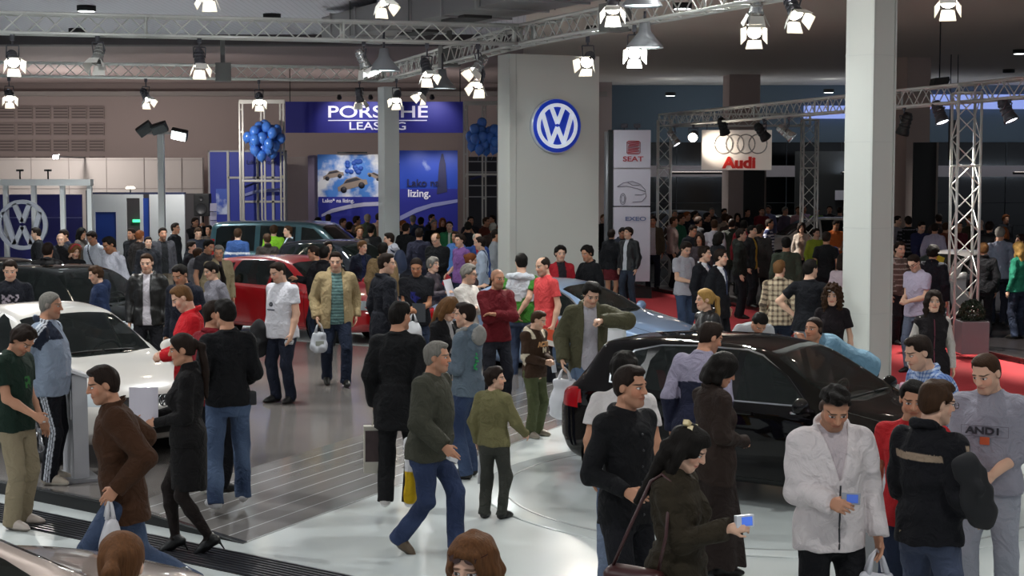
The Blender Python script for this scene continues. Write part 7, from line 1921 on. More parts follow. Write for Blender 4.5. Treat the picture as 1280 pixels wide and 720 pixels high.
P(1237,270,'person with dark brown hair in a black leather jacket seen from behind',1.78,face=150,top=('jacket','#131215',dict(leather=1)),bot=BLK_T,hair=('full','dark'),skin='b',z0=AZ,Y=36)
i=P(1255,270,'person with ginger hair holding a microphone to her mouth',1.68,face=-58,top=('jacket','#151318'),bot=BLK_T,hair=('bob','ginger'),fem=True,skin='c',rh=(.02,.20,1.42),z0=AZ,Y=35)
gadget(i,'r','slim microphone held by the ginger-haired woman','mic')
P(1257,260,'person with dark red hair far behind the ginger-haired woman',1.72,face=20,top=('jacket','#17151a'),bot=BLK_T,hair=('full','auburn'),skin='b',z0=AZ,Y=44)
P(1250,284,'person in a washed blue shirt with grey hair seen from behind',1.82,face=170,top=('shirt','#7f8799',dict(hem=-.10)),bot=Tr('#1a1d2a'),hair=('short','grey'),skin='b',z0=AZ,fat=1.12,head=(-15,12))
i=P(1275,303,'person with long blond hair in an emerald top at the picture edge',1.68,face=-150,top=('sweater','#1f6e56'),bot=DKJ,hair=('long','blond'),fem=True,skin='c',z0=AZ,hlen=-.26)
h_=i['world'](i['T3'](-.28,.02,-.05));o=empty('handbag',h_,R(i['face']));tag(o,'cream handbag hanging beside the woman in the emerald top','bag')
g=SDF();g.box((0,0,-.08),(.13,.05,.09),None,.035);V,Q=g.mesh(.014,1);link(bpy.data.objects.new('bag_body',mesh_np('bag_body',V,Q,mat('#a89a86',.5))),o)
bm=bmesh.new();path_tube(bm,[(-.08,0,.0),(-.05,0,.14),(0,0,.18),(.05,0,.14),(.08,0,.0)],.010,6);bm_obj('handle',bm,mat('#a89a86',.5),o)
P(1230,304,'person with fair hair in a black jacket bending at the far white car',1.66,face=170,top=('jacket','#131317'),bot=BLK_T,hair=('short','light'),skin='b',z0=AZ)
P(1278,296,'person in dark clothes cut off by the picture edge behind the emerald top',1.74,face=-90,top=('jacket','#17161a'),bot=BLK_T,hair=('full','dark'),skin='b',z0=AZ,Y=29.5)
P(1124,303,'person in a brown sweater with thin white stripes beside the column',1.78,face=35,top=('sweater','#5f4c46',dict(paint=stripes_h('#a89a94',.09,.16))),bot=BLK_T,hair=('full','dark'),skin='c',head=(-15,0),z0=0)
P(1147,316,'person in a pale pink t-shirt and glasses looking down by the far white car',1.80,face=-52,top=('tee','#aea3b6'),bot=J('#53607f',fade='#77839c'),hair=('crop','dark'),skin='c',glasses='eyes',head=(0,14),pose='both')
P(1166,307,'person in black seen from behind between the pink t-shirt and the white car',1.78,face=150,top=('jacket','#14141c'),bot=BLK_T,hair=('full','black'),skin='b',z0=0)
i=P(535,428,'person with grey hair striding in an olive-grey sweater and blue jeans',1.70,face=68,top=('sweater','#3b3b31',dict(hem=-.12,blouson=.02,loose=.034,th=.026)),bot=J('#22335f',fade='#3a4f85'),hair=('short','grey'),skin='b',pose='walk',rf=(.08,-.22,.05,2,30),lf=(.09,.20,0,4,-8),drop=.03,rh=(.27,.26,.93),lh=(.22,-.10,.92),shoes='#5a4a38',sole='#3a3026',head=(12,-2),Y=12.5,fat=1.16)
gadget(i,'r','small white and black camera in the swinging hand of the grey-haired man','camera','#c9c9cc','#222226',(.03,0,-.05),-1.2,40)
grey_i=i
p_=i['world'](i['T3'](.26,-.22,.02));o=empty('printed_bag',(p_[0]-.02,p_[1],.62),R(70));tag(o,'yellow, purple and white bag hanging behind the grey-haired striding man','bag')
g=SDF();g.box((0,0,0),(.15,.045,.27),None,.03);g.disp(waves(77,.007,12,40,5));V,Q=g.mesh(.011,1)
cc=np.tile(np.array(col('#5b2a7a')),(len(V),1));cc[V[:,0]<-.02+.12*V[:,2]]=col('#c9a418');cc[(V[:,0]<-.10)&(V[:,2]>.0)]=col('#d6d4d6')
link(bpy.data.objects.new('bag_body',mesh_np('bag_body',V,Q,fabric_material(),colors=cc)),o)
bm=bmesh.new();path_tube(bm,[(-.08,0,.26),(-.05,0,.36),(.05,0,.36),(.08,0,.26)],.008,6);bm_obj('handle',bm,mat('#c9a418',.5),o)
i=P(617,461,'small child in an olive sweater and grey trousers seen from behind',1.30,face=150,top=('sweater','#6f6a48',dict(hem=-.07)),bot=Tr('#3a3b36'),hair=('full','dark'),skin='c',rh=(.27,.26,.98),lh=(.24,.02,.88),head=(-62,-2))
p_=i['hand']('l');o=empty('rolled_poster',(p_[0],p_[1],p_[2]-.10));tag(o,'white rolled poster held by the small child','poster')
bm=bmesh.new();tube(bm,(0,0,-.22),(.02,.02,.40),.020,n=10);bm_obj('roll',bm,mat('#c5c5cb',.5),o)
i=P(585,383,'person in a denim jacket with a grey hood, facing the long-haired woman',1.72,face=-118,top=('hoodie','#5d6a76',dict(hem=-.10,paint=print_front('#5d6a76'))),bot=J('#2a3f6e',fade='#46608f'),hair=('short','dark'),skin='c',rh=(.08,.30,1.12),lh=(.10,.26,1.10),head=(18,4),Y=15.6,z0=0)
g=SDF();T3=i['T3'];s=i['s']
g.ell(T3(0,-.125,.50),np.array([.125,.055,.10])*s,i['Mt'].T,.03);g.ell(T3(0,-.09,.56),np.array([.095,.055,.05])*s,i['Mt'].T,.03);g.chain([T3(-.09,-.02,.57),T3(-.085,.06,.54),T3(-.05,.10,.49)],[.026,.024,.018],.02);g.chain([T3(.09,-.02,.57),T3(.085,.06,.54),T3(.05,.10,.49)],[.026,.024,.018],.02)
V,Q=g.mesh(.010,1);link(bpy.data.objects.new('hood',mesh_np('hood',V,Q,fabric_material(),colors=np.tile(np.array(col('#8c8a86')),(len(V),1)))),i['root'])
bm=bmesh.new();rs=random.Random(4)
for k in range(5):c_=i['T3'](.06+rs.uniform(-.02,.02),-.125,.32-k*.035);bx(bm,c_,(.05,.014,.02),Matrix.Rotation(rs.uniform(-.6,.6),3,'Y'))
bm_obj('green_print',bm,mat('#2c9a5a',.6),i['root'])
i=P(556,370,'person with long light brown hair in a black cardigan facing the denim jacket',1.68,face=48,top=('jacket','#141316',dict(open=.035,th=.014)),under=('tee','#a8a4a4'),bot=J('#5f82ae',fade='#9ab6d6'),hair=('long','light'),fem=True,skin='c',pose='both',lh=(.06,.27,1.12),head=(8,10),hlen=-.28)
i=P(497,378,'person all in black with cropped black hair seen from behind on the ramp',1.80,face=165,top=('sweater','#0f0f11',dict(hem=-.26,loose=.02)),bot=Tr('#121214'),hair=('short','black'),skin='b',head=(-24,4),lh=(.23,.04,.87),z0=.06,fat=1.05,shoes='#b9b5b2',sole='#e0dede')
carrier_bag(i,'l','glossy paper bag with a dark print held by the person all in black','#b9b3a6',.25,.42,.10,'#3a2a2a',True,rz=8)
P(480,317,'tall person in a dark navy suit and white collar turned away',1.86,face=120,top=('suit','#14161e',dict(hem=-.26)),bot=Tr('#15161d'),hair=('short','dark'),skin='c',head=(-30,4),z0=PLZ,under=('shirt','#d9d9de'))
i=P(521,321,'person in a black t-shirt with a deep blue print, leaflets in hand',1.82,face=-6,top=('tee','#0f1016',dict(paint=print_front('#20246a',.18,.36,.07,3,-.3))),bot=DKJ,hair=('buzz','dark'),skin='d',pose='both',head=(4,4),z0=0)
sheet(i,'l','dark grey folded leaflets held by the man in the black t-shirt','#3d4045',.18,.26,(.08,0,-.05),(.1,0,.2))
carrier_bag(i,'l','small white carrier bag hanging below the dark leaflets','#c3c3c6',.20,.26,.08,drop=.0)
P(583,331,'person in glasses and a white long-sleeved top with greying hair',1.78,face=60,top=('sweater','#c9c2bb',dict(th=.014)),bot=DKJ,hair=('full','grey'),skin='c',pose='cross',glasses='eyes',head=(14,6))
i=P(586,317,'person with reddish brown hair in a bun beside the man in glasses',1.68,face=75,top=('tee','#5a4a4c'),bot=DKJ,hair=('bun','auburn'),fem=True,skin='c',head=(10,8),rh=(.10,.25,1.2))
P(620,336,'bald person in a dark red sweater with folded arms',1.78,face=22,top=('sweater','#5e1019'),bot=Tr('#1d1e26'),hair=('bald','brown'),skin='b',pose='cross',head=(18,4),stub=.4)
i=P(652,315,'person in a green t-shirt with a white sweater over the shoulders',1.84,face=158,top=('tee','#3f7a2c',dict(paint=lambda cols,i:cols.__setitem__((~i['arm'])&(i['q'][:,2]>.18)&(i['q'][:,1]<.06),np.array(col('#c6c9cf'))))),bot=J('#34466c',fade='#5d75a2'),hair=('short','black'),skin='c',pose='behind',head=(34,6),Y=22.7,shoes='#c9c9cc')
g=SDF();T3=i['T3'];s=i['s']
g.chain([T3(-.16,.05,.50),T3(-.17,-.05,.51),T3(0,-.13,.53),T3(.17,-.05,.51),T3(.16,.05,.50)],[.03,.045,.05,.045,.03],.03);g.chain([T3(-.16,.05,.50),T3(-.10,.13,.36)],[.035,.03],.02);g.chain([T3(.16,.05,.50),T3(.10,.13,.36)],[.035,.03],.02)
g.disp(waves(31,.006,20,50,5));V,Q=g.mesh(.014,1);link(bpy.data.objects.new('draped_sweater',mesh_np('draped_sweater',V,Q,fabric_material(),colors=np.tile(np.array(col('#c4c8cf')),(len(V),1)))),i['root'])
P(682,318,'person with receding hair in a coral red t-shirt over black, arms down',1.84,face=-58,top=('tee','#d2494a'),bot=Tr('#15161d'),hair=('horseshoe','dark'),skin='c',head=(0,12),Y=22.0,stub=.35)
P(700,306,'person with black hair in a red shirt behind the light blue coupe',1.80,face=18,top=('tee','#a0202a',dict(paint=panel_side('#201c22'))),bot=BLK_T,hair=('full','black'),skin='c',head=(-6,4),Y=26.0)
P(737,307,'person in a black shirt leaning over the roof of the light blue coupe',1.80,face=-52,top=('shirt','#111216'),bot=BLK_T,hair=('full','black'),skin='b',head=(0,14),rh=(.10,.36,1.22),Y=26.2)
i=P(668,388,'boy in a brown hooded top with cream patches and olive cargo trousers',1.44,face=48,top=('hoodie','#3a281c',dict(paint=boy_hoodie,hem=-.10)),bot=Tr('#4c5236'),hair=('crop','brown'),skin='c',pose='both',rh=(.06,.24,1.06),head=(26,2),shoes='#8a7f70',sole='#b0a898')
chest_text(i,'ACTI',.075,'#b98a5a',.36,.0,.16,bold=.004);chest_text(i,'N',.075,'#cfc4ae',.28,.03,.16,bold=.004)
gq=gadget(i,'r','small blue and white carton in the hands of the boy in brown','phone','#c9cdd6','#2a4a9a',(.04,0,-.06),-.2,0,1.3);gq.name='drink_carton';gq['category']='carton'
o=empty('orange_folder',at_y(688,424,21.7),R(35));tag(o,'orange and white folder tucked behind the boy in brown','folder')
bm=bmesh.new();bx(bm,(0,0,.02),(.42,.03,.22),Matrix.Rotation(.25,3,'Y'),.005);bm_obj('cover',bm,mat('#d2502c',.5),o)
bm=bmesh.new();bx(bm,(-.02,-.018,-.05),(.40,.01,.07),Matrix.Rotation(.25,3,'Y'));bm_obj('white_band',bm,mat('#d9d3cc',.5),o)
i=P(735,359,'person in an olive jacket over a white t-shirt stooping with one fist raised',1.84,face=6,top=('jacket','#4e4c38',dict(open=.085,hem=-.16,loose=.03)),under=('tee','#a9a6ad',dict(collar='crew')),bot=J('#3a5480',fade='#7292bd'),hair=('full','black'),skin='c',lean=10,rh=(.28,.10,.92),lh=(.10,.34,1.34),lpole=(1,.1,-.1),lc=80,head=(8,22),Y=17.4,fat=1.08)
carrier_bag(i,'r','white plastic carrier bag held low by the stooping man in the olive jacket','#cfd0d6',.30,.46,.12)
i=P(419,307,'stout person in a beige jacket over a striped teal shirt walking forward',1.84,face=14,top=('jacket','#a3906c',dict(open=.085,hem=-.16,buttons='#6b5a3c')),under=('tee','#6f8f8c',dict(paint=stripes_h('#47605f',.04,.45),collar='crew')),bot=Tr('#1c2436'),hair=('crop','dark'),skin='c',pose='walk',rf=(.10,-.16,.03,8,14),lf=(.10,.14,0,6,-4),drop=.02,rh=(.25,.05,.90),lh=(.26,-.02,.90),head=(-12,8),fat=1.14,Y=21.5,z0=PLZ)
carrier_bag(i,'r','white printed carrier bag beside the man in the beige jacket','#b9bcc2',.22,.30,.09,'#8c8f86')
P(395,412-105,'person in a yellow collar and black jacket reaching to the red car',1.76,face=-80,top=('jacket','#141419',dict(open=.03)),under=('polo','#a88432'),bot=DKJ,hair=('short','dark'),skin='b',rh=(.04,.34,1.20),head=(-6,10),z0=0)
i=P(352,327,'stout person in a white t-shirt with a small round emblem looking down',1.77,face=-38,top=('tee','#cfced4',dict(hem=-.12)),bot=Tr('#181d2c'),hair=('crop','dark'),skin='c',rh=(.22,.06,.92),lh=(.24,.08,.87),head=(-10,20),fat=1.22,Y=19.9,z0=PLZ,shoes='#121214')
bm=bmesh.new();vw_mark(bm,.030,.006,Matrix.Translation(Vector(i['T3'](.0,.185,.30))));bm_obj('round_emblem',bm,mat('#3c3e48',.6),i['root'])
bm=bmesh.new();c_=i['T3'](.0,.19,.235);bx(bm,c_,(.13,.008,.012));bm_obj('printed_line',bm,mat('#4a4c56',.7),i['root'])
gadget(i,'l','silver camera hanging in the hand of the man in the white t-shirt','camera','#a9acb2','#30343c',(0,0,-.04),-1.0,30)
h_=i['hand']('r');o=empty('carried_jacket',(h_[0]-.06,h_[1]-.02,h_[2]+.02),R(15));tag(o,'black jacket carried over the forearm of the man in the white t-shirt','jacket')
g=SDF();g.ell((0,0,-.06),(.14,.10,.20),None,.03);g.ell((-.03,0,-.20),(.10,.07,.13),None,.04);g.disp(waves(92,.013,14,44,6));V,Q=g.mesh(.014,1);link(bpy.data.objects.new('cloth',mesh_np('cloth',V,Q,mat('#0e0e12',.8))),o)
i=P(58,366,'heavy person with a shaven head in a pale blue tracksuit top with white stripes',1.77,face=88,top=('jacket','#8a96a8',dict(paint=track_top,hem=-.11,blouson=.02)),bot=Tr('#12131a',stripes='#c9ccd4'),hair=('buzz','grey'),skin='b',pose='behind',head=(4,6),fat=1.24,Y=14.8,z0=PLZ,shoes='#b9ad9c',sole='#d0cabc')
i=P(16,401,'person in a dark green t-shirt and khaki trousers holding a phone',1.75,face=72,top=('tee','#16281f',dict(paint=print_front('#2f6a35',.26,.36,.04,8,-.2))),bot=Tr('#8d8068'),hair=('full','dark'),skin='b',pose='phone',rh=(.10,.26,.98),lh=(.23,.10,.88),head=(0,16),shoes='#b7aaa0',sole='#7a7068')
gadget(i,'r','silver phone in the hand of the man in the dark green t-shirt','phone','#b9bcc2','#3a3f48',(.0,0,.0),-1.1)
i=P(152,449,'person in a brown suede jacket and jeans walking towards the picture side',1.80,face=-72,top=('jacket','#3d2413',dict(hem=-.20,th=.024,wrinkle=.008,flare=.05)),bot=J('#33466e',fade='#4d658f'),hair=('short','dark'),skin='b',pose='stride',lh=(.24,.06,.90),rh=(.24,-.04,.90),head=(4,8),Y=10.7)
carrier_bag(i,'l','white carrier bag in the hand of the man in the brown suede jacket','#c9c6c9',.26,.34,.10)
i=P(234,421,'person with a long dark ponytail in a black skirt and high heels',1.73,face=-86,top=('turtle','#0f0c0d',dict(th=.016)),bot=('skirt','#100d0e',dict(hem=.52,flare=.165)),hair=('tail','dark'),fem=True,skin='b',heel=1,rf=(.05,.12,.03,4,22),lf=(.05,-.16,.05,4,30),lh=(.06,.24,1.06),rh=(.08,.28,1.10),head=(4,8),tlen=.40,Y=12.5,shoes='#0b0a0b',tights='#1a1210')
for o_ in i['root'].children:
 if o_.name.startswith('body'):pass
sheet(i,'r','blank white paper held by the woman in the black skirt','#c6bfc8',.23,.31,(.0,-.03,.04),(-.1,0,PI/2),name='paper_sheet')
i=P(284,396,'person in a black long-sleeved top and faded jeans seen from behind',1.78,face=-158,top=('sweater','#0d0d10',dict(hem=-.07,th=.014)),bot=J('#2f4670',fade='#5f7ba8'),hair=('short','black'),skin='b',rf=(.14,.10,0,14,0),lf=(.14,-.12,0,14,0),head=(24,6),z0=PLZ,Y=13.75,shoes='#b4b2b2',rh=(.16,.22,1.02),lh=(.20,.14,.98))
bm=bmesh.new();c_=i['pel']+np.array([-.20,.02,-.02]);bx(bm,c_,(.07,.10,.12),None,.02);bm_obj('belt_pouch',bm,mat('#141418',.6),i['root'])
P(237,354,'person in a bright red jacket looking at the white saloon',1.78,face=-76,top=('jacket','#c01a24',dict(th=.016)),bot=BLK_T,hair=('crop','light'),skin='c',head=(0,10),z0=PLZ,pose='both')
P(264,377,'person in a dark red shirt with short dark hair turned to the far cars',1.74,face=140,top=('shirt','#7a1822'),bot=BLK_T,hair=('short','dark'),skin='b',head=(-40,2),z0=PLZ)
P(229,329,'person in a navy jacket looking down at the white saloon',1.78,face=-26,top=('jacket','#191c28'),bot=DKJ,hair=('short','black'),skin='b',head=(0,24),z0=PLZ)
i=P(184,317,'person in a black leather jacket over a white t-shirt facing the viewer',1.80,face=4,top=('jacket','#141312',dict(leather=1,open=.05)),under=('tee','#c2bcc2'),bot=BLK_T,hair=('crop','brown'),skin='c',head=(-4,8),z0=PLZ)
P(124,323,'boy with brown hair in a navy hooded top beside the dark car',1.62,face=-70,top=('hoodie','#1f2c4a'),bot=DKJ,hair=('full','brown'),skin='c',head=(0,16),z0=PLZ,Y=21.5)
P(141,295,'person in a white shirt with black hair looking down beside the boy in navy',1.86,face=-42,top=('shirt','#c4c5d0'),bot=J('#2a5a94',fade='#4c86bd'),hair=('short','black'),skin='d',head=(-6,22),z0=PLZ,fat=1.08)
P(118,288,'person in a white shirt with a diagonal strap before the blue booth door',1.78,face=-24,top=('shirt','#bfc2cc',dict(paint=lambda cols,i:cols.__setitem__((~i['arm'])&(i['q'][:,1]>0)&(np.abs(i['q'][:,0]+.5*(i['q'][:,2]-.3))<.02),np.array(col('#2a2a35'))))),bot=BLK_T,hair=('short','dark'),skin='b',head=(-6,26),z0=PLZ)
P(13,324,'person in a navy t-shirt with a pale print at the picture edge',1.80,face=12,top=('tee','#14161f',dict(paint=print_front('#9a8f98',.20,.40,.10,6,.1))),bot=DKJ,hair=('short','dark'),skin='c',head=(0,18),z0=PLZ)
P(92,305,'person with long fair hair and a red hairband in a black coat',1.68,face=38,top=('coat','#121114'),bot=BLK_T,hair=('long','light'),fem=True,skin='c',pose='ear',head=(0,16),z0=PLZ,extra=lambda i:(lambda bm:(path_tube(bm,[i['H3'](math.sin(a)*.092,.03,.04+math.cos(a)*.098)for a in np.linspace(-1.5,1.5,12)],.016,6),bm_obj('hairband',bm,mat('#a82434',.5),i['root'])))(bmesh.new()))
P(59,303,'person in a black leather jacket seen from behind between the dark cars',1.76,face=176,top=('jacket','#1c1a1b',dict(leather=1)),bot=BLK_T,hair=('short','dark'),skin='b',z0=PLZ,Y=25.2,fat=1.12)
P(47,278,'person in a black sweater in profile before the big silver sign',1.80,face=-80,top=('sweater','#111115'),bot=BLK_T,hair=('short','dark'),skin='c',head=(0,8),z0=0,Y=34.5)
P(76,291,'person with a bald head and dark clothes beside the white frame post',1.76,face=6,top=('jacket','#17161a'),bot=BLK_T,hair=('bald','brown'),skin='c',head=(0,14),z0=0)
P(82,279,'person in a navy shirt holding a white paper by the white frame',1.78,face=-40,top=('shirt','#1c1f2e'),bot=BLK_T,hair=('short','dark'),skin='b',head=(0,12),z0=0,Y=34)
P(101,277,'person with long black hair just inside the white frame',1.70,face=70,top=('sweater','#4a423e'),bot=BLK_T,hair=('long','black'),fem=True,skin='b',z0=0,Y=37)
P(218,274,'person in a black suit standing straight before the white booth',1.82,face=78,top=('suit','#121318'),under=('shirt','#d8d8dc'),bot=BLK_T,hair=('crop','dark'),skin='b',z0=0,Y=37)
P(203,285,'bearded person in a grey jacket over black beside the white booth',1.82,face=30,top=('jacket','#38363b',dict(open=.07)),under=('tee','#111114',dict(collar='crew')),bot=Tr('#5d5146'),hair=('short','dark'),skin='b',stub=.7,z0=0,fat=1.1)
P(174,289,'person with tousled auburn hair in a dark brown jacket seen from behind',1.70,face=150,top=('jacket','#231d1c'),bot=DKJ,hair=('full','auburn'),skin='b',z0=0)
P(165,286,'person in black half hidden behind the auburn-haired person',1.74,face=-30,top=('jacket','#131317'),bot=BLK_T,hair=('short','dark'),skin='b',z0=0)
P(185,293,'person with a pale face just behind the auburn-haired person',1.66,face=20,top=('jacket','#1a1a20'),bot=BLK_T,hair=('short','dark'),skin='c',z0=0,Y=33)
P(258,299,'person in a dark grey t-shirt with a red lanyard looking down',1.80,face=58,top=('tee','#2e2d31'),bot=Tr('#3a3430'),hair=('short','black'),skin='b',head=(0,18),z0=0,fat=1.08)
P(273,306,'person with grey hair in a beige jacket beside the red car',1.78,face=32,top=('jacket','#8d7f64',dict(open=.03)),under=('tee','#2a2030'),bot=Tr('#2a2833'),hair=('short','grey'),skin='b',head=(-20,14),z0=0)
i=P(268,327,'person with a black ponytail in a grey top carrying a yellow folder',1.68,face=-48,top=('sweater','#77757d'),bot=BLK_T,hair=('tail','black'),fem=True,skin='c',head=(-6,16),z0=PLZ,lh=(.22,.14,1.0),tlen=.34)
o=empty('yellow_folder',np.array(i['hand']('l'))+np.array([.06,0,.03]),R(20));tag(o,'yellow folder held by the woman with the black ponytail','folder')
bm=bmesh.new();bx(bm,(0,0,0),(.10,.03,.24),Matrix.Rotation(.3,3,'Y'),.004);bm_obj('cover',bm,mat('#c9a02c',.5),o);bm=bmesh.new();bx(bm,(.0,.017,0),(.09,.006,.23),Matrix.Rotation(.3,3,'Y'));bm_obj('pages',bm,mat('#d9d4c8',.6),o)
P(238,293,'person with dark hair and a white scarf near the black loudspeaker',1.66,face=70,top=('jacket','#15151b'),bot=BLK_T,hair=('short','dark'),skin='c',fem=True,z0=0,Y=31)
P(246,302,'person in a grey hooded top before the teal van',1.62,face=140,top=('hoodie','#6a676c'),bot=BLK_T,hair=('short','brown'),skin='b',z0=0,Y=29)
P(247,279,'person in a dark navy top bending beside the brochure rack',1.76,face=20,top=('sweater','#181b26'),bot=BLK_T,hair=('short','brown'),skin='c',head=(0,20),z0=0,Y=36)
P(243,266,'person photographing by the black loudspeaker',1.80,face=60,top=('jacket','#1a181b'),bot=BLK_T,hair=('short','dark'),skin='b',z0=0,Y=42,pose='camera')
P(262,276,'person in a brown top next to the brochure rack',1.70,face=-30,top=('tee','#4b3f38'),bot=BLK_T,hair=('short','black'),skin='b',z0=0,Y=39)
P(297,286,'person in a blue sweater with pale and red bands seen from behind',1.76,face=174,top=('sweater','#2f4a7c',dict(paint=lambda cols,i:(cols.__setitem__((i['q'][:,2]>.26)&(i['q'][:,2]<.32),np.array(col('#b9b9bd'))),cols.__setitem__((i['q'][:,2]>.14)&(i['q'][:,2]<.19),np.array(col('#9a2028')))))),bot=DKJ,hair=('short','brown'),skin='c',z0=0)
P(342,282,'person in a lime green top seen from behind at the teal van',1.74,face=176,top=('sweater','#84c02c'),bot=DKJ,hair=('full','brown'),skin='c',z0=0,fat=1.05)
P(334,288,'person with brown hair just behind the lime green top',1.66,face=-160,top=('jacket','#2a2420'),bot=DKJ,hair=('short','brown'),skin='b',z0=0,Y=34.6)
P(361,273,'person in a dark suit and pale shirt beside the open teal van',1.78,face=-66,top=('suit','#161a1e',dict(open=.07)),under=('shirt','#bcc6d2'),bot=BLK_T,hair=('crop','brown'),skin='c',z0=0,Y=36.2)
P(410,294,'person with dark hair tied back looking sideways behind the beige jacket',1.66,face=24,top=('sweater','#1b1a1f'),bot=BLK_T,hair=('bun','dark'),fem=True,skin='c',z0=0,Y=31)
P(405,307,'person with short black hair seen from behind near the beige jacket',1.74,face=160,top=('jacket','#121116'),bot=BLK_T,hair=('short','black'),skin='b',z0=0,Y=27)
P(452,299,'person with fair tied hair in a navy blazer beside the red car',1.70,face=28,top=('suit','#151a2a',dict(open=.05)),under=('tee','#1c2240',dict(collar='crew')),bot=BLK_T,hair=('bun','light'),fem=True,skin='c',head=(20,2),z0=0,Y=30.2)
P(478,301,'person in a tan coat with black hair seen from behind',1.76,face=165,top=('coat','#7d6648'),bot=BLK_T,hair=('short','black'),skin='b',z0=0,Y=28)
i=P(488,286,'person in a white hooded top with a navy backpack',1.80,face=-120,top=('hoodie','#c3c2cc'),bot=J('#38507c',fade='#54709c'),hair=('short','dark'),skin='c',head=(40,4),z0=0,Y=31.5)
g=SDF();g.ell(i['T3'](0,-.22,.28),np.array([.155,.11,.24]),None,.03);g.ell(i['T3'](0,-.30,.20),np.array([.11,.05,.11]),None,.03);V,Q=g.mesh(.016,1)
p_=i['pos'];o=empty('backpack',(p_[0],p_[1],p_[2]),R(i['face']));tag(o,'navy backpack worn over the white hooded top','backpack');link(bpy.data.objects.new('bag_body',mesh_np('bag_body',V,Q,mat('#26304a',.7))),o)
bm=bmesh.new()
for s_ in(-1,1):path_tube(bm,[i['T3'](s_*.10,-.16,.46),i['T3'](s_*.12,-.02,.545),i['T3'](s_*.13,.12,.42),i['T3'](s_*.15,.10,.22),i['T3'](s_*.15,-.10,.12)],.018,6)
bm_obj('strap',bm,mat('#1f2840',.7),o)
P(524,275,'person in a dark blue-grey shirt seen from behind with headphones',1.80,face=176,top=('shirt','#2c2c3c'),bot=DKJ,hair=('short','dark'),skin='b',z0=0,Y=34,fat=1.1)
i=P(547,290,'person with receding fair hair in a black sweater',1.82,face=-22,top=('sweater','#0e0f12'),bot=DKJ,hair=('horseshoe','light'),skin='c',head=(-6,12),z0=0,fat=1.1,pose='both')
i=P(576,293,'person in a violet t-shirt holding a red booklet',1.78,face=-52,top=('tee','#7d5590'),bot=DKJ,hair=('full','dark'),skin='c',rh=(.22,.16,.98),z0=0)
sheet(i,'r','red booklet with a pale edge in the hand of the violet t-shirt','#a01c2c',.17,.24,(0,0,-.10),(0,.5,.3),name='booklet',cat='booklet')
P(570,288,'person in a light blue shirt behind the violet t-shirt',1.70,face=-30,top=('shirt','#4d74b0'),bot=DKJ,hair=('short','brown'),skin='b',z0=0,Y=35)
i=P(540,322,'person with grey-brown hair holding white papers beside the black t-shirt',1.68,face=60,top=('sweater','#4a4248'),bot=BLK_T,hair=('full','grey'),skin='c',fem=True,rh=(.05,.30,1.18),z0=0)
sheet(i,'r','white brochure pages held by the grey-brown haired person','#cfcdd2',.24,.32,(0,0,.0),(-.3,0,.2))
P(596,281,'person with thin white hair in a blue jacket over a red shirt',1.78,face=20,top=('jacket','#2c4480',dict(open=.06)),under=('polo','#a0202c'),bot=DKJ,hair=('horseshoe','white'),skin='c',z0=0,Y=32)
P(602,287,'person in a pale blue sweater with a dark shoulder strap',1.76,face=-95,top=('sweater','#a9b4c6',dict(paint=lambda cols,i:cols.__setitem__((~i['arm'])&(np.abs(i['q'][:,0]-.07)<.02)&(i['q'][:,2]>.1),np.array(col('#1f2c4a'))))),bot=DKJ,hair=('short','dark'),skin='c',z0=0,Y=30.5)
P(562,266,'person in a green hooded top over white facing the viewer',1.78,face=-4,top=('hoodie','#2b7048',dict(open=.03)),under=('tee','#b9c4b8',dict(collar='crew')),bot=DKJ,hair=('crop','dark'),skin='c',z0=0,Y=39.5)
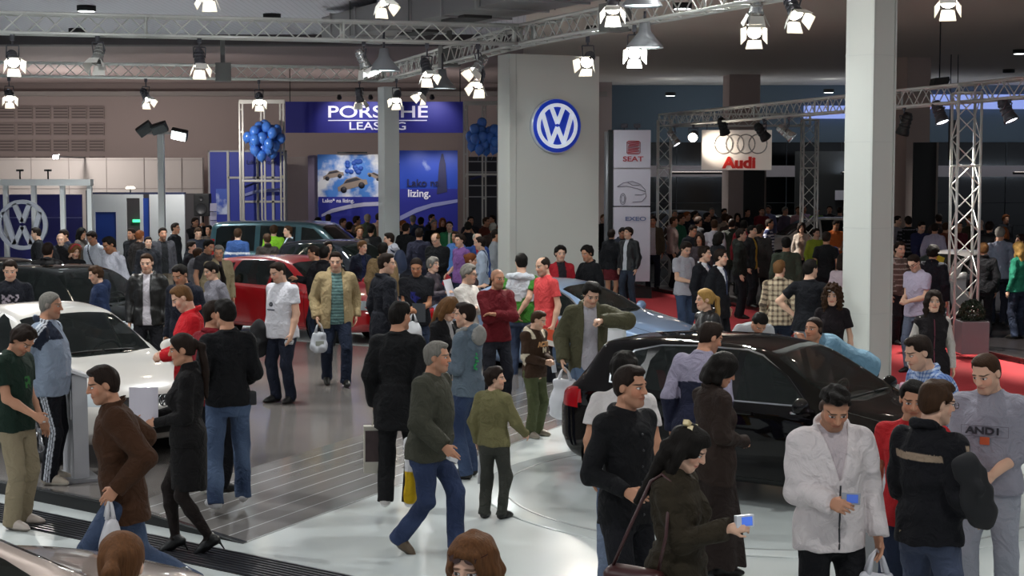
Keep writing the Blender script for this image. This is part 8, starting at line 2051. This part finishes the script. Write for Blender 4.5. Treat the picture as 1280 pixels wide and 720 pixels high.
far_m=[(397,266,43,'person in a beige jumper with black hair before the mauve panel',('sweater','#7d7460'),('short','black'),160,0),(410,256,46,'person in a long tan coat seen from behind at the cloud poster',('coat','#6f5844'),('short','dark'),178,0),(428,270,42,'person with brown hair beside the tan coat',('jacket','#2c2730'),('short','brown'),60,0),(436,271,39,'broad person in a black jacket seen from behind under the cloud poster',('jacket','#1d1d20'),('short','dark'),170,0),(445,264,44,'person with dark hair in brown in front of the swoosh on the poster',('jacket','#42352c'),('full','dark'),100,0),(449,280,36,'person with tousled fair-brown hair in a grey jumper by the dark car',('sweater','#4c4744'),('full','light'),20,0),(459,258,46,'person in a pale cap and green jacket at the cloud poster',('jacket','#3d4636'),('cap','#9a8c7a'),165,0),(463,268,37,'person in a large black overcoat seen from behind by the slim column',('coat','#161517'),('short','black'),172,0),(473,256,47,'person in a beige top at the edge of the slim white column',('shirt','#947a68'),('full','dark'),150,0),(503,262,40,'person with ginger-blond hair in black just past the slim column',('jacket','#151419'),('full','ginger'),40,0),(516,263,45,'person with short grey hair seen from behind at the sky poster',('jacket','#31405c'),('short','grey'),175,0),(526,265,43,'person with black hair beside the grey-haired person at the sky poster',('jacket','#212b40'),('short','black'),170,0),(539,257,46,'person in a dark top below the dark tower on the poster',('jacket','#1a1826'),('short','dark'),60,0),(542,268,41,'person in black with cropped hair beside the green hooded top',('jacket','#121215'),('crop','grey'),30,0),(553,251,45,'tall person with long reddish hair in a black cloak-like coat',('coat','#121116'),('long','auburn'),10,1),(585,265,39,'person in a black t-shirt raising an arm to take a photograph',('tee','#14141a'),('short','black'),178,0),(588,258,44,'person with black hair in front of the dark shelf wall',('jacket','#2c2b33'),('short','black'),20,0),(607,257,43,'person with reddish face and orange scarf by the second portal',('jacket','#5c2c22'),('short','brown'),60,0),(616,260,45,'person in an orange-brown top at the edge of the white tower',('sweater','#6c4430'),('full','dark'),-40,0),(616,272,38,'person with grey hair in a dark brown jacket beside the white tower',('jacket','#33241f'),('short','grey'),165,0),(619,287,34,'person in a pale grey top squeezed against the white tower',('sweater','#8d8f94'),('short','dark'),90,0),(507,270,38,'person in a black top with a white bag behind the slim column',('sweater','#111114'),('short','dark'),150,0)]
for(x,y,Yd,lb,tp,hr,fc,fm)in far_m:
 k=dict(pose='camera')if 'photograph' in lb else{}
 P(x,y,lb,1.70 if fm else 1.78,face=fc,top=tp,bot=BLK_T if fc%40 else DKJ,hair=hr,fem=bool(fm),skin='b',Y=Yd,z0=0,**k)
for c in CARS:car(*c[:6],scale=c[6],**c[7])
p=at_y(1172,325,30.75);o=empty('window_card',p);tag(o,'bright yellow card behind the window of the far white car','card')
bm=bmesh.new();prism(bm,[(-.12,-.06),(.10,-.08),(.14,.04),(.02,.09),(-.10,.06)],.01);bm_obj('card',bm,mat('#cfae20',.5),o)
print('people',PCOUNT[0])
